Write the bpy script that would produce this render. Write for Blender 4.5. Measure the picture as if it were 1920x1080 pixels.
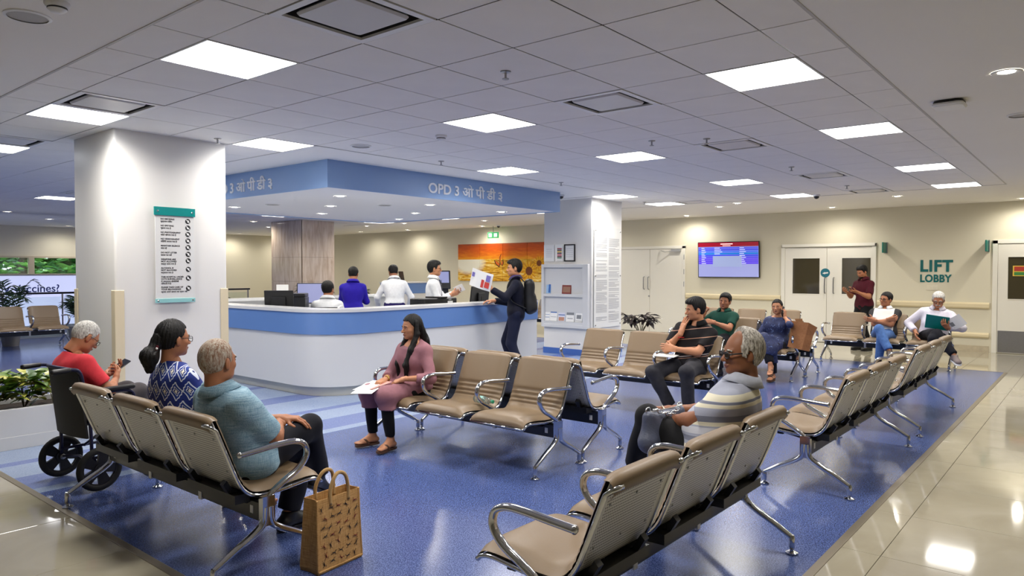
import bpy, math, random
import numpy as np
from mathutils import Vector, Matrix

SC = bpy.context.scene
for _o in list(bpy.data.objects):
    bpy.data.objects.remove(_o)
COL = SC.collection

# ------------------------------------------------------------------ camera
CAM_LOC = Vector((-4.392, -2.034, 1.53))
FPX = 1343.8
_yaw, _pit, _rol = 0.69118, -0.02473, 0.00075
F = Vector((math.cos(_yaw) * math.cos(_pit), math.sin(_yaw) * math.cos(_pit), math.sin(_pit)))
R0 = Vector((math.sin(_yaw), -math.cos(_yaw), 0))
U0 = R0.cross(F)
R = R0 * math.cos(_rol) + U0 * math.sin(_rol)
U = -R0 * math.sin(_rol) + U0 * math.cos(_rol)
cam_data = bpy.data.cameras.new('camera')
cam = bpy.data.objects.new('camera', cam_data)
COL.objects.link(cam)
cam_data.sensor_width = 36.0
cam_data.lens = FPX / 1920 * 36
cam_data.clip_start = 0.05
cam_data.clip_end = 200
cam.matrix_world = Matrix(((R.x, U.x, -F.x, CAM_LOC.x), (R.y, U.y, -F.y, CAM_LOC.y), (R.z, U.z, -F.z, CAM_LOC.z), (0, 0, 0, 1)))
SC.camera = cam

# ------------------------------------------------------------------ world, view
w = bpy.data.worlds.new('world')
SC.world = w
w.use_nodes = True
w.node_tree.nodes['Background'].inputs[0].default_value = (0.85, 0.93, 1.0, 1)
w.node_tree.nodes['Background'].inputs[1].default_value = 2.6
SC.view_settings.view_transform = 'Standard'
SC.view_settings.look = 'None'
SC.view_settings.gamma = 1.0
SC.view_settings.use_curve_mapping = False
SC.view_settings.exposure = 0.84
PANEL_STRENGTH = 4.0      # LED ceiling panels
PANEL_WATT = 15.5          # lamp behind each LED panel
DOWN_WATT = 30.0           # recessed downlights

# ------------------------------------------------------------------ helpers
CH = 2.803                 # ceiling height
PI = math.pi
rng = random.Random(7)


def lin(c):
    r = []
    for v in c[:3]:
        v = v / 255.0
        r.append(v / 12.92 if v <= 0.04045 else ((v + 0.055) / 1.055) ** 2.4)
    return (r[0], r[1], r[2], 1.0)


MATS = {}


def nodes_of(m):
    return m.node_tree.nodes, m.node_tree.links


def M(name, col=(200, 200, 200), rough=0.5, metal=0.0, var=None, bump=None, coat=0.0, emit=None, spec=0.5, alpha=None, trans=0.0, sheen=0.0, coatr=0.05):
    """Principled material; var=(scale, amount) mottles the colour, bump=(scale, strength) gives fine relief."""
    if name in MATS:
        return MATS[name]
    m = bpy.data.materials.new(name)
    m.use_nodes = True
    n, l = nodes_of(m)
    b = n['Principled BSDF']
    c = lin(col)
    b.inputs['Base Color'].default_value = c
    b.inputs['Roughness'].default_value = rough
    b.inputs['Metallic'].default_value = metal
    b.inputs['Specular IOR Level'].default_value = spec
    b.inputs['Coat Weight'].default_value = coat
    b.inputs['Coat Roughness'].default_value = coatr
    b.inputs['Transmission Weight'].default_value = trans
    if sheen:
        b.inputs['Sheen Weight'].default_value = sheen
    if alpha is not None:
        b.inputs['Alpha'].default_value = alpha
    tc = None
    if var or bump:
        tc = n.new('ShaderNodeTexCoord')
    if var:
        t = n.new('ShaderNodeTexNoise')
        t.inputs['Scale'].default_value = var[0]
        t.inputs['Detail'].default_value = 5
        l.new(tc.outputs['Object'], t.inputs['Vector'])
        r = n.new('ShaderNodeMapRange')
        r.inputs['To Min'].default_value = 1 - var[1]
        r.inputs['To Max'].default_value = 1 + var[1]
        r.inputs['From Min'].default_value = 0.25
        r.inputs['From Max'].default_value = 0.75
        l.new(t.outputs['Fac'], r.inputs['Value'])
        x = n.new('ShaderNodeVectorMath')
        x.operation = 'SCALE'
        x.inputs[0].default_value = c[:3]
        l.new(r.outputs[0], x.inputs['Scale'])
        l.new(x.outputs[0], b.inputs['Base Color'])
    if bump:
        t = n.new('ShaderNodeTexNoise')
        t.inputs['Scale'].default_value = bump[0]
        t.inputs['Detail'].default_value = 4
        l.new(tc.outputs['Object'], t.inputs['Vector'])
        q = n.new('ShaderNodeBump')
        q.inputs['Strength'].default_value = bump[1]
        q.inputs['Distance'].default_value = 0.02
        l.new(t.outputs['Fac'], q.inputs['Height'])
        l.new(q.outputs[0], b.inputs['Normal'])
    if emit:
        b.inputs['Emission Color'].default_value = lin(emit[0])
        b.inputs['Emission Strength'].default_value = emit[1]
    MATS[name] = m
    return m


def expr_mat(name, rough, fn, metal=0.0, bump=None, coat=0.0, spec=0.5):
    """Material whose base colour is wired by fn(nodes, links, object_coordinates_socket) -> colour socket."""
    m = M(name, (128, 128, 128), rough, metal, bump=bump, coat=coat, spec=spec)
    n, l = nodes_of(m)
    tc = n.new('ShaderNodeTexCoord')
    out = fn(n, l, tc.outputs['Object'])
    l.new(out, n['Principled BSDF'].inputs['Base Color'])
    return m


def math_node(n, l, op, a, b=None, c=None):
    q = n.new('ShaderNodeMath')
    q.operation = op
    for i, v in enumerate((a, b, c)):
        if v is None:
            continue
        if isinstance(v, (int, float)):
            q.inputs[i].default_value = v
        else:
            l.new(v, q.inputs[i])
    return q.outputs[0]


def mix_col(n, l, fac, a, b):
    q = n.new('ShaderNodeMix')
    q.data_type = 'RGBA'
    for i, v in ((0, fac), (6, a), (7, b)):
        if isinstance(v, (int, float)):
            q.inputs[i].default_value = v
        elif isinstance(v, tuple):
            q.inputs[i].default_value = lin(v)
        else:
            l.new(v, q.inputs[i])
    return q.outputs[2]


def sep(n, l, v):
    q = n.new('ShaderNodeSeparateXYZ')
    l.new(v, q.inputs[0])
    return q.outputs


def ramp(n, l, fac, stops, interp='LINEAR'):
    q = n.new('ShaderNodeValToRGB')
    q.color_ramp.interpolation = interp
    e = q.color_ramp.elements
    e[0].position, e[0].color = stops[0][0], lin(stops[0][1])
    e[1].position, e[1].color = stops[-1][0], lin(stops[-1][1])
    for p, c in stops[1:-1]:
        k = e.new(p)
        k.color = lin(c)
    l.new(fac, q.inputs[0])
    return q.outputs[0]


def noise(n, l, v, scale, detail=3, dist=0.0, dim=None):
    t = n.new('ShaderNodeTexNoise')
    t.inputs['Scale'].default_value = scale
    t.inputs['Detail'].default_value = detail
    t.inputs['Distortion'].default_value = dist
    l.new(v, t.inputs['Vector'])
    return t.outputs['Fac']


def catmull(pts, k=6):
    P = [Vector(p) for p in pts]
    if len(P) < 3:
        return P
    Q = [P[0] * 2 - P[1]] + P + [P[-1] * 2 - P[-2]]
    out = []
    for i in range(1, len(Q) - 2):
        a, b, c, d = Q[i - 1:i + 3]
        for j in range(k):
            t = j / k
            out.append(0.5 * ((2 * b) + (c - a) * t + (2 * a - 5 * b + 4 * c - d) * t * t + (3 * b - a - 3 * c + d) * t ** 3))
    out.append(P[-1])
    return out


class MB:
    """Collects shapes and links them as ONE mesh object."""

    def __init__(s):
        s.v, s.f, s.m = [], [], []

    def add(s, v, f, mi=0, T=None):
        o = len(s.v)
        s.v += [tuple(T @ Vector(p)) if T else tuple(p) for p in v]
        s.f += [tuple(i + o for i in q) for q in f]
        s.m += [mi] * len(f)
        return s

    def box(s, lo, hi, mi=0, T=None):
        x0, y0, z0 = lo
        x1, y1, z1 = hi
        v = [(x0, y0, z0), (x1, y0, z0), (x1, y1, z0), (x0, y1, z0), (x0, y0, z1), (x1, y0, z1), (x1, y1, z1), (x0, y1, z1)]
        f = [(3, 2, 1, 0), (4, 5, 6, 7), (0, 1, 5, 4), (1, 2, 6, 5), (2, 3, 7, 6), (3, 0, 4, 7)]
        return s.add(v, f, mi, T)

    def rbox(s, lo, hi, r=0.01, mi=0, T=None, seg=3):
        """box rounded in plan (xy) with chamfered top and bottom rims"""
        x0, y0, z0 = lo
        x1, y1, z1 = hi
        c = min(r * 0.5, (z1 - z0) * 0.45)
        rings = []
        for z, ins in ((z0, c), (z0 + c, 0), (z1 - c, 0), (z1, c)):
            ring = []
            for cx, cy, a0 in ((x1 - r, y1 - r, 0), (x0 + r, y1 - r, 90), (x0 + r, y0 + r, 180), (x1 - r, y0 + r, 270)):
                for k in range(seg + 1):
                    a = math.radians(a0 + 90 * k / seg)
                    rr = max(r - ins, 0.0005)
                    ring.append((cx + rr * math.cos(a), cy + rr * math.sin(a), z))
            rings.append(ring)
        return s.loft(rings, mi, T)

    def loft(s, rings, mi=0, T=None, close=True, caps=True):
        n = len(rings[0])
        v = [p for r in rings for p in r]
        f = []
        for i in range(len(rings) - 1):
            for j in range(n if close else n - 1):
                a, b = i * n + j, i * n + (j + 1) % n
                f.append((a, b, b + n, a + n))
        if caps and close:
            f.append(tuple(range(n - 1, -1, -1)))
            f.append(tuple((len(rings) - 1) * n + j for j in range(n)))
        return s.add(v, f, mi, T)

    def tube(s, pts, r, n=8, mi=0, T=None, flat=1.0, side=None, caps=True):
        P = [Vector(p) for p in pts]
        rr = r if isinstance(r, (list, tuple)) else [r] * len(P)
        rings = []
        nrm = None
        for i, p in enumerate(P):
            d = (P[min(i + 1, len(P) - 1)] - P[max(i - 1, 0)]).normalized()
            if side is not None:
                a = Vector(side)
                a = (a - d * a.dot(d)).normalized()
            elif nrm is None:
                a = d.orthogonal().normalized()
            else:
                a = (nrm - d * nrm.dot(d)).normalized()
            nrm = a
            b = d.cross(a)
            rings.append([tuple(p + (a * math.cos(2 * PI * k / n) + b * (math.sin(2 * PI * k / n) * flat)) * rr[i]) for k in range(n)])
        return s.loft(rings, mi, T, caps=caps)

    def lathe(s, prof, n=16, mi=0, T=None, caps=True):
        rings = [[(r * math.cos(2 * PI * k / n), r * math.sin(2 * PI * k / n), z) for k in range(n)] for r, z in prof]
        return s.loft(rings, mi, T, caps=caps)

    def prism(s, poly, z0, z1, mi=0, T=None):
        n = len(poly)
        v = [(x, y, z0) for x, y in poly] + [(x, y, z1) for x, y in poly]
        f = [tuple(range(n - 1, -1, -1)), tuple(range(n, 2 * n))]
        f += [(i, (i + 1) % n, (i + 1) % n + n, i + n) for i in range(n)]
        return s.add(v, f, mi, T)

    def sphere(s, c, r, n=10, mi=0, T=None):
        rx, ry, rz = r if isinstance(r, (tuple, list)) else (r, r, r)
        rings = []
        for i in range(n + 1):
            a = -PI / 2 + PI * i / n
            ca = max(math.cos(a), 0.02)
            rings.append([(c[0] + rx * ca * math.cos(2 * PI * k / (n + 2)), c[1] + ry * ca * math.sin(2 * PI * k / (n + 2)), c[2] + rz * math.sin(a)) for k in range(n + 2)])
        return s.loft(rings, mi, T)

    def build(s, name, mats, parent=None, smooth=False, loc=None, rz=None, bevel=None, solid=None):
        me = bpy.data.meshes.new(name)
        me.from_pydata(s.v, [], s.f)
        o = bpy.data.objects.new(name, me)
        COL.objects.link(o)
        for mt in (mats if isinstance(mats, (list, tuple)) else [mats]):
            me.materials.append(mt)
        me.polygons.foreach_set('material_index', s.m)
        if smooth is True:
            me.polygons.foreach_set('use_smooth', [True] * len(me.polygons))
        elif smooth:
            me.polygons.foreach_set('use_smooth', [True] * len(me.polygons))
            me.set_sharp_from_angle(angle=math.radians(smooth))
        me.update()
        if parent:
            o.parent = parent
        if loc:
            o.location = loc
        if rz is not None:
            o.rotation_euler = (0, 0, rz)
        if solid:
            q = o.modifiers.new('solid', 'SOLIDIFY')
            q.thickness = solid
            q.offset = 0
        if bevel:
            q = o.modifiers.new('bevel', 'BEVEL')
            q.width = bevel
            q.segments = 2
            q.limit_method = 'ANGLE'
        return o


def tag(o, label=None, cat=None, group=None, kind=None):
    if label:
        o['label'] = label
    if cat:
        o['category'] = cat
    if group:
        o['group'] = group
    if kind:
        o['kind'] = kind
    return o


def empty(name, loc=(0, 0, 0), rz=0.0):
    o = bpy.data.objects.new(name, None)
    COL.objects.link(o)
    o.empty_display_size = 0.1
    o.location = loc
    o.rotation_euler = (0, 0, rz)
    return o


def copy_tree(o, parent=None):
    c = o.copy()
    COL.objects.link(c)
    c.parent = parent
    for ch in list(o.children):
        copy_tree(ch, c)
    return c


def link_mesh(name, me, parent=None, loc=(0, 0, 0), rot=None, scale=None):
    o = bpy.data.objects.new(name, me)
    COL.objects.link(o)
    o.parent = parent
    o.location = loc
    if rot:
        o.rotation_euler = rot
    if scale:
        o.scale = scale
    return o


def text(name, body, size, mat, parent=None, T=None, ext=0.002, align='LEFT', bold=0.0, sx=1.0, space=1.0):
    """lettering as a thin mesh; T places the text plane (x right, y up, z out)"""
    cu = bpy.data.curves.new(name, 'FONT')
    cu.body = body
    cu.size = size
    cu.extrude = ext
    cu.align_x = align
    cu.offset = bold
    cu.space_character = space
    cu.resolution_u = 4
    tmp = bpy.data.objects.new(name, cu)
    COL.objects.link(tmp)
    dg = bpy.context.evaluated_depsgraph_get()
    dg.update()
    me = bpy.data.meshes.new_from_object(tmp.evaluated_get(dg))
    bpy.data.objects.remove(tmp)
    bpy.data.curves.remove(cu)
    me.name = name
    me.transform((T or Matrix()) @ Matrix.Diagonal((sx, 1, 1, 1)))
    me.materials.clear()
    me.materials.append(mat)
    o = bpy.data.objects.new(name, me)
    COL.objects.link(o)
    if parent:
        o.parent = parent
    return o


def plane_T(origin, xdir, ydir):
    x = Vector(xdir).normalized()
    y = Vector(ydir).normalized()
    z = x.cross(y)
    return Matrix(((x.x, y.x, z.x, origin[0]), (x.y, y.y, z.y, origin[1]), (x.z, y.z, z.z, origin[2]), (0, 0, 0, 1)))


# ------------------------------------------------------------------ materials shared by many things
WHITE = M('white_paint', (226, 224, 220), 0.45, bump=(60, 0.02))
CREAM = M('cream_paint', (222, 216, 194), 0.5, bump=(60, 0.02))
GYPSUM = M('gypsum_ceiling', (246, 243, 237), 0.7, var=(0.6, 0.02))
TILEC = M('ceiling_tile', (246, 243, 237), 0.75, var=(3, 0.025), bump=(150, 0.05))
DARKGAP = M('dark_gap', (26, 24, 23), 0.9)
CHROME = M('chrome', (205, 207, 210), 0.09, 1.0)
STEEL = M('brushed_steel', (165, 165, 165), 0.32, 1.0, var=(40, 0.05))
BLACKP = M('black_plastic', (22, 22, 24), 0.38)
BLACKM = M('black_metal', (18, 18, 20), 0.3, coat=0.3)
GREYP = M('grey_plastic', (128, 130, 132), 0.45)
WHITEP = M('white_plastic', (236, 236, 234), 0.35)
PAPER = M('paper', (238, 238, 236), 0.6)
TEAL = M('teal_acrylic', (18, 140, 138), 0.15, coat=0.4)
LAMP = M('led_diffuser', (255, 255, 255), 0.5, emit=((250, 252, 255), PANEL_STRENGTH))
SPOTM = M('downlight_lens', (255, 255, 255), 0.5, emit=((255, 246, 230), 38.0))
INK = M('black_ink', (25, 25, 28), 0.6)
GLASS = M('clear_glass', (235, 245, 242), 0.02, trans=1.0)

# ================================================================== floor
WX = 11.6          # long wall with the lift lobby doors
WY = 22.0          # far wall with the window strip
X0, Y0 = -9.0, -7.0
VX0, VX1, VY0 = -2.70, 8.57, -0.89


def tile_floor_mat():
    def fn(n, l, v):
        v = n.new('ShaderNodeNewGeometry').outputs['Position']
        a = noise(n, l, v, 1.7, 6, 1.2)
        c = ramp(n, l, a, [(0.3, (162, 154, 134)), (0.55, (172, 165, 145)), (0.75, (180, 173, 155))])
        b = noise(n, l, v, 40, 2)
        k = math_node(n, l, 'GREATER_THAN', b, 0.76)
        return mix_col(n, l, math_node(n, l, 'MULTIPLY', k, 0.25), c, (120, 110, 92))
    return expr_mat('polished_beige_tile', 0.07, fn, coat=0.2)


def vinyl_mat(name, dark, light, rough=0.2):
    def fn(n, l, v):
        a = noise(n, l, v, 150, 2)
        c = ramp(n, l, a, [(0.38, dark), (0.5, tuple((p + q) // 2 for p, q in zip(dark, light))), (0.62, light)])
        b = noise(n, l, v, 1.3, 4)
        return mix_col(n, l, math_node(n, l, 'MULTIPLY', b, 0.18), c, (104, 122, 176))
    m = expr_mat(name, rough, fn, bump=None, spec=0.5)
    return m


TILEF = tile_floor_mat()
VINYL = vinyl_mat('blue_speckled_vinyl', (30, 46, 96), (104, 122, 176))
PALEV = vinyl_mat('pale_blue_vinyl', (128, 146, 178), (160, 176, 202))
MIDV = vinyl_mat('mid_blue_vinyl', (84, 100, 156), (116, 132, 184))
GROUT = M('tile_grout', (138, 128, 108), 0.7)

floor = MB().box((X0, Y0, -0.06), (WX + 0.2, WY + 0.2, -0.008)).build('floor', GROUT)
tag(floor, 'polished beige tiled floor around the blue vinyl', 'floor', kind='structure')
tile_me = MB().rbox((0.0015, 0.0015, -0.008), (0.7985, 0.7985, 0.0), 0.004, seg=1).build('floor_tile', TILEF).data
bpy.data.objects.remove(bpy.data.objects['floor_tile'])


def floor_tile(xa, ya, xb, yb):
    o = link_mesh('floor_tile', tile_me, floor, (xa, ya, 0), scale=((xb - xa) / 0.8, (yb - ya) / 0.8, 1))
    return o


def joints(lo, hi, start, step=0.8):
    k = math.ceil((lo - start) / step - 1e-6)
    v = [lo]
    while start + k * step < hi - 0.02:
        if start + k * step > lo + 0.02:
            v.append(start + k * step)
        k += 1
    v.append(hi)
    return v


def tile_area(xa, ya, xb, yb):
    xs, ys = joints(xa, xb, -0.2), joints(ya, yb, -1.13)
    for i in range(len(xs) - 1):
        for j in range(len(ys) - 1):
            floor_tile(xs[i], ys[j], xs[i + 1], ys[j + 1])


tile_area(-4.2, -4.33, WX, VY0 - 0.04)          # in front of the blue vinyl
tile_area(-4.2, VY0 - 0.04, VX0 - 0.04, 5.27)   # to the side of it
tile_area(VX1 + 0.02, VY0 - 0.04, WX, 6.07)     # towards the lift lobby wall
rest = MB()
rest.box((X0, Y0, -0.008), (-4.2, 5.27, -0.0005))
rest.box((-4.2, Y0, -0.008), (WX, -4.33, -0.0005))
rest.box((VX1 + 0.02, 6.07, -0.008), (WX, WY, -0.0005))
o = rest.build('floor_tile_field', TILEF, floor)
o['kind'] = 'stuff'

vin = MB().box((VX0, VY0, -0.007), (VX1, WY, 0.001)).box((X0, 5.27, -0.007), (VX0, WY, 0.0008)).build('floor_vinyl', VINYL)
tag(vin, 'blue speckled vinyl sheet laid under the seating rows', 'vinyl floor', kind='structure')
for i, (a, b, m) in enumerate([(3.57, 3.70, PALEV), (3.70, 4.10, MIDV), (4.10, 4.50, PALEV), (4.50, 4.63, MIDV), (4.63, 5.25, PALEV), (5.25, 5.60, MIDV), (5.60, 6.33, PALEV), (6.33, 6.50, MIDV), (6.50, 7.2, PALEV)]):
    MB().box((VX0, a, 0.0005), (VX1, b, 0.0017)).build('vinyl_stripe', m, vin)
TRIM = M('bronze_floor_trim', (132, 122, 104), 0.35, 0.6)
t = MB().box((VX0 - 0.045, VY0 - 0.045, -0.006), (VX1 + 0.02, VY0, 0.004)).build('trim_1', TRIM, bevel=0.002)
tag(t, 'brown metal edging strip beside the long edge of the vinyl', 'trim', kind='structure')
t = MB().box((VX0 - 0.045, VY0, -0.006), (VX0, 5.27, 0.004)).build('trim_2', TRIM, bevel=0.002)
tag(t, 'brown metal edging strip between vinyl and beige tiles by the wheelchair', 'trim', kind='structure')
t = MB().box((VX1, VY0, -0.006), (VX1 + 0.02, 9, 0.003)).build('trim_3', TRIM)
tag(t, 'thin edging strip where vinyl meets the lobby tiles', 'trim', kind='structure')

# ================================================================== ceiling
GX0, GX1, GY0 = VX0, 8.4, -0.89
ceil = MB()
# plain gypsum around the tile fields; the openings are left for the lay-in grid
for xa, ya, xb, yb in [(X0, Y0, WX + 0.2, GY0), (X0, GY0, GX0, WY), (GX1, GY0, WX + 0.2, WY), (GX0, 14.8, GX1, WY), (0.0, 4.2, 6.0, 9.6)]:
    ceil.box((xa, ya, CH), (xb, yb, CH + 0.05))
ceiling = ceil.build('ceiling', GYPSUM)
tag(ceiling, 'plain gypsum ceiling with fields of square lay-in tiles', 'ceiling', kind='structure')
MB().box((X0, Y0, CH + 0.13), (WX + 0.2, WY + 0.2, CH + 0.16)).build('ceiling_backing', DARKGAP, ceiling)
edge = MB()
for a, b in [((GX0, GY0), (GX1, GY0)), ((GX0, GY0), (GX0, 14.8)), ((GX1, GY0), (GX1, 14.8)), ((0, 4.2), (6.0, 4.2)), ((0, 4.2), (0, 9.6)), ((6, 4.2), (6, 9.6))]:
    d = 0.008
    edge.box((a[0] - d, a[1] - d, CH - 0.004), (b[0] + d, b[1] + d, CH + 0.02))
edge.build('ceiling_edge_trim', M('ceiling_trim', (196, 192, 186), 0.5), ceiling)

LIGHT_CELLS = [(-4, -1), (0, -1), (4, -1), (9, -1), (13, -1), (-4, 3), (0, 3), (4, 3), (9, 3), (13, 3), (-4, 7), (-1, 7), (10, 7), (13, 7), (4, 6), (-4, 11), (-1, 12), (0, 20), (8, 21), (13, 21), (13, 17), (10, 13), (13, 12), (4, 18), (-3, 18)]
VENT_CELLS = [(-4, 1), (0, 1), (4, 1), (9, 1), (13, 1), (-4, 6), (13, 6), (-4, 10), (0, 18)]


def in_field(i, j):
    x, y = (i + 0.5) * 0.6, (j + 0.5) * 0.6
    if j < 7:
        return True
    return x < 0 or x > 6.0 or y > 9.6


ct = MB().rbox((0.0045, 0.0045, 0), (0.5955, 0.5955, 0.0035), 0.002, seg=1).build('ceiling_tile', TILEC)
ct_me = ct.data
bpy.data.objects.remove(ct)
# main-runner bars lying behind the joints
far_tiles = MB()
n_tiles = 0
for j in range(-2, 25):
    for i in range(-5, 14):
        if not in_field(i, j) or (i, j) in LIGHT_CELLS or (i, j) in VENT_CELLS:
            continue
        xa, xb = max(i * 0.6, GX0), min(i * 0.6 + 0.6, GX1)
        ya, yb = max(j * 0.6, GY0), min(j * 0.6 + 0.6, 14.8)
        if xb - xa < 0.02 or yb - ya < 0.02:
            continue
        near = j < 7 or (i < 0 and j < 15) or (i > 9 and j < 10)
        if near and n_tiles < 298:
            n_tiles += 1
            link_mesh('ceiling_tile', ct_me, ceiling, (xa, ya, CH), scale=((xb - xa) / 0.6, (yb - ya) / 0.6, 1))
        else:
            far_tiles.box((xa + 0.003, ya + 0.003, CH), (xb - 0.003, yb - 0.003, CH + 0.004))
o = far_tiles.build('ceiling_tile_field', TILEC, ceiling)
o['kind'] = 'stuff'

# lay-in LED panels
proto = empty('ceiling_light')
fr = MB()
for a, b in [((0.004, 0.004), (0.596, 0.016)), ((0.004, 0.584), (0.596, 0.596)), ((0.004, 0.016), (0.016, 0.584)), ((0.584, 0.016), (0.596, 0.584))]:
    fr.box((a[0], a[1], -0.003), (b[0], b[1], 0.02))
fr.build('frame', WHITEP, proto)
MB().box((0.014, 0.014, 0.001), (0.586, 0.586, 0.015)).build('diffuser', LAMP, proto)
ld = bpy.data.lights.new('panel_lamp', 'AREA')
ld.shape = 'SQUARE'
ld.size = 0.57
ld.energy = PANEL_WATT
ld.spread = math.radians(152)
ld.color = (1.0, 0.952, 0.88)
lo = bpy.data.objects.new('panel_lamp', ld)
COL.objects.link(lo)
lo.parent = proto
lo.location = (0.3, 0.3, -0.001)
WHERE = {(-4, -1): 'above the tiles nearest the viewer', (0, -1): 'above the bench with the striped-shirt man', (4, -1): 'above the long bench row by the tiled aisle', (9, -1): 'between two vents near the lift lobby end', (13, -1): 'at the corner of the tile field by the lift lobby', (-4, 3): 'in the ceiling in front of the notice pillar', (0, 3): 'above the woman in the pink tunic', (4, 3): 'above the man in the black polo shirt', (9, 3): 'above the man in the green polo shirt', (13, 3): 'beside the small dome camera', (-4, 7): 'touching the top of the notice pillar', (-1, 7): 'between notice pillar and blue fascia', (10, 7): 'in front of the leaflet pillar', (13, 7): 'beyond the leaflet pillar near the far tile edge', (4, 6): 'by the corner of the blue OPD fascia'}
FARL = sorted([c for c in LIGHT_CELLS if c not in WHERE], key=lambda c: (Vector(((c[0] + .5) * .6, (c[1] + .5) * .6, CH)) - CAM_LOC).dot(R) / (Vector(((c[0] + .5) * .6, (c[1] + .5) * .6, CH)) - CAM_LOC).dot(F))
for k, c in enumerate(FARL):
    WHERE[c] = 'far beyond the blue fascia, %s of ten counted from the left' % ('first', 'second', 'third', 'fourth', 'fifth', 'sixth', 'seventh', 'eighth', 'ninth', 'tenth')[k]
used = False
for c in LIGHT_CELLS:
    o = proto if not used else copy_tree(proto)
    used = True
    o.location = (c[0] * 0.6, c[1] * 0.6, CH)
    tag(o, 'square LED ceiling panel ' + WHERE[c], 'ceiling light', 'LED ceiling panels')

# square supply-air vents
proto = empty('ceiling_vent')
fr = MB()
for k, (w0, z0) in enumerate([(0.0, 0.0)]):
    for a, b in [((0.006, 0.006), (0.594, 0.05)), ((0.006, 0.55), (0.594, 0.594)), ((0.006, 0.05), (0.05, 0.55)), ((0.55, 0.05), (0.594, 0.55))]:
        fr.box((a[0], a[1], -0.004), (b[0], b[1], 0.012))
fr.build('vent_frame', WHITEP, proto)
v = MB()
v.add([(0.05, 0.05, 0.01), (0.55, 0.05, 0.01), (0.55, 0.55, 0.01), (0.05, 0.55, 0.01), (0.1, 0.1, 0.1), (0.5, 0.1, 0.1), (0.5, 0.5, 0.1), (0.1, 0.5, 0.1)], [(0, 4, 5, 1), (1, 5, 6, 2), (2, 6, 7, 3), (3, 7, 4, 0), (4, 7, 6, 5)])
v.build('vent_throat', DARKGAP, proto)
MB().rbox((0.095, 0.095, -0.004), (0.505, 0.505, 0.022), 0.03).build('vent_plate', M('vent_plate', (214, 212, 210), 0.4), proto, smooth=40)
WHERE = {(-4, 1): 'nearest the viewer, with bent face plate', (0, 1): 'above the aisle between the bench rows', (4, 1): 'above the seats of the long bench row', (9, 1): 'above the far seats of the waiting area', (13, 1): 'at the tile edge before the lift lobby', (-4, 6): 'beside the panel at the notice pillar', (13, 6): 'beyond the leaflet pillar', (-4, 10): 'with bluish throat behind the notice pillar', (0, 18): 'over the distant seats by the railing'}
used = False
for c in VENT_CELLS:
    o = proto if not used else copy_tree(proto)
    used = True
    o.location = (c[0] * 0.6, c[1] * 0.6, CH)
    tag(o, 'square ceiling air vent ' + WHERE[c], 'air vent', 'ceiling air vents')

# ================================================================== walls
BASE = M('stone_skirting', (196, 184, 158), 0.3, var=(14, 0.12))


def wall(name, lo, hi, mat, label):
    return tag(MB().box(lo, hi).build(name, mat), label, 'wall', kind='structure')


wall('wall_lobby', (WX, Y0, 0), (WX + 0.2, WY, CH + 0.1), CREAM, 'long cream wall with the lift lobby doors and the television')
wall('wall_behind', (X0 - 0.2, Y0, 0), (X0, WY, CH + 0.1), CREAM, 'cream wall behind the viewer')
wall('wall_aisle', (X0, Y0 - 0.2, 0), (WX, Y0, CH + 0.1), CREAM, 'cream wall along the tiled aisle')
fw = MB()
fw.box((X0, WY, 0), (WX, WY + 0.2, 1.33)).box((X0, WY, 1.93), (WX, WY + 0.2, CH + 0.1)).box((6.6, WY, 1.33), (WX, WY + 0.2, 1.93)).box((X0, WY, 1.33), (-3.0, WY + 0.2, 1.93))
tag(fw.build('wall_window', CREAM), 'far cream wall with a low strip of windows', 'wall', kind='structure')
wf = M('window_frame_beige', (196, 184, 160), 0.5)
for k in range(5):
    xa = -3.0 + k * 1.92
    win = MB()
    for a, b in [((xa, 1.33), (xa + 1.92, 1.42)), ((xa, 1.88), (xa + 1.92, 1.93)), ((xa, 1.42), (xa + 0.07, 1.88)), ((xa + 1.85, 1.42), (xa + 1.92, 1.88))]:
        win.box((a[0], WY - 0.02, a[1]), (b[0], WY + 0.1, b[1]))
    o = tag(win.build('window_%d' % (k + 1), wf), 'low window of the strip, number %d along the far wall, with trees outside' % (k + 1), 'window', 'strip windows', 'structure')
    MB().box((xa + 0.07, WY + 0.05, 1.42), (xa + 1.85, WY + 0.058, 1.88)).build('pane', GLASS, o)

for k, (ya, yb) in enumerate([(-0.38, 1.53), (3.48, 5.76), (7.62, 9.5)]):
    b = MB().box((WX - 0.015, ya, 0), (WX, yb, 0.115))
    tag(b.build('baseboard_%s' % ('lift', 'screen', 'corner')[k], BASE), 'stone skirting at the foot of the wall ' + ('below the lift lobby lettering', 'below the television', 'beyond the closed double doors')[k], 'baseboard', kind='structure')
RAIL = M('cream_rail', (226, 212, 176), 0.4)
for k, (ya, yb, za, zb, lab) in enumerate([(-0.38, 1.53, 0.81, 0.93, 'wide cream crash rail under the lift lobby lettering'), (3.48, 5.74, 0.86, 0.98, 'wide cream crash rail under the television'), (-0.38, 1.53, 0.26, 0.36, 'low cream bumper rail above the skirting by the lift lobby'), (3.48, 5.74, 0.26, 0.36, 'low cream bumper rail below the television')]):
    r = MB()
    prof = [(0, za), (-0.03, za + 0.004), (-0.05, za + 0.03), (-0.05, zb - 0.03), (-0.03, zb - 0.004), (0, zb)]
    r.loft([[(WX + p, y, z) for p, z in prof] for y in (ya, yb)])
    o = tag(r.build('wall_rail', RAIL), lab, 'crash rail', 'crash rails on the lobby wall')

# ------------------------------------------------------------------ doors in the lobby wall
DOORP = M('door_white', (236, 233, 222), 0.35)
DGLASS = M('dark_door_glass', (70, 64, 46), 0.06, coat=0.5)


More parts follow.
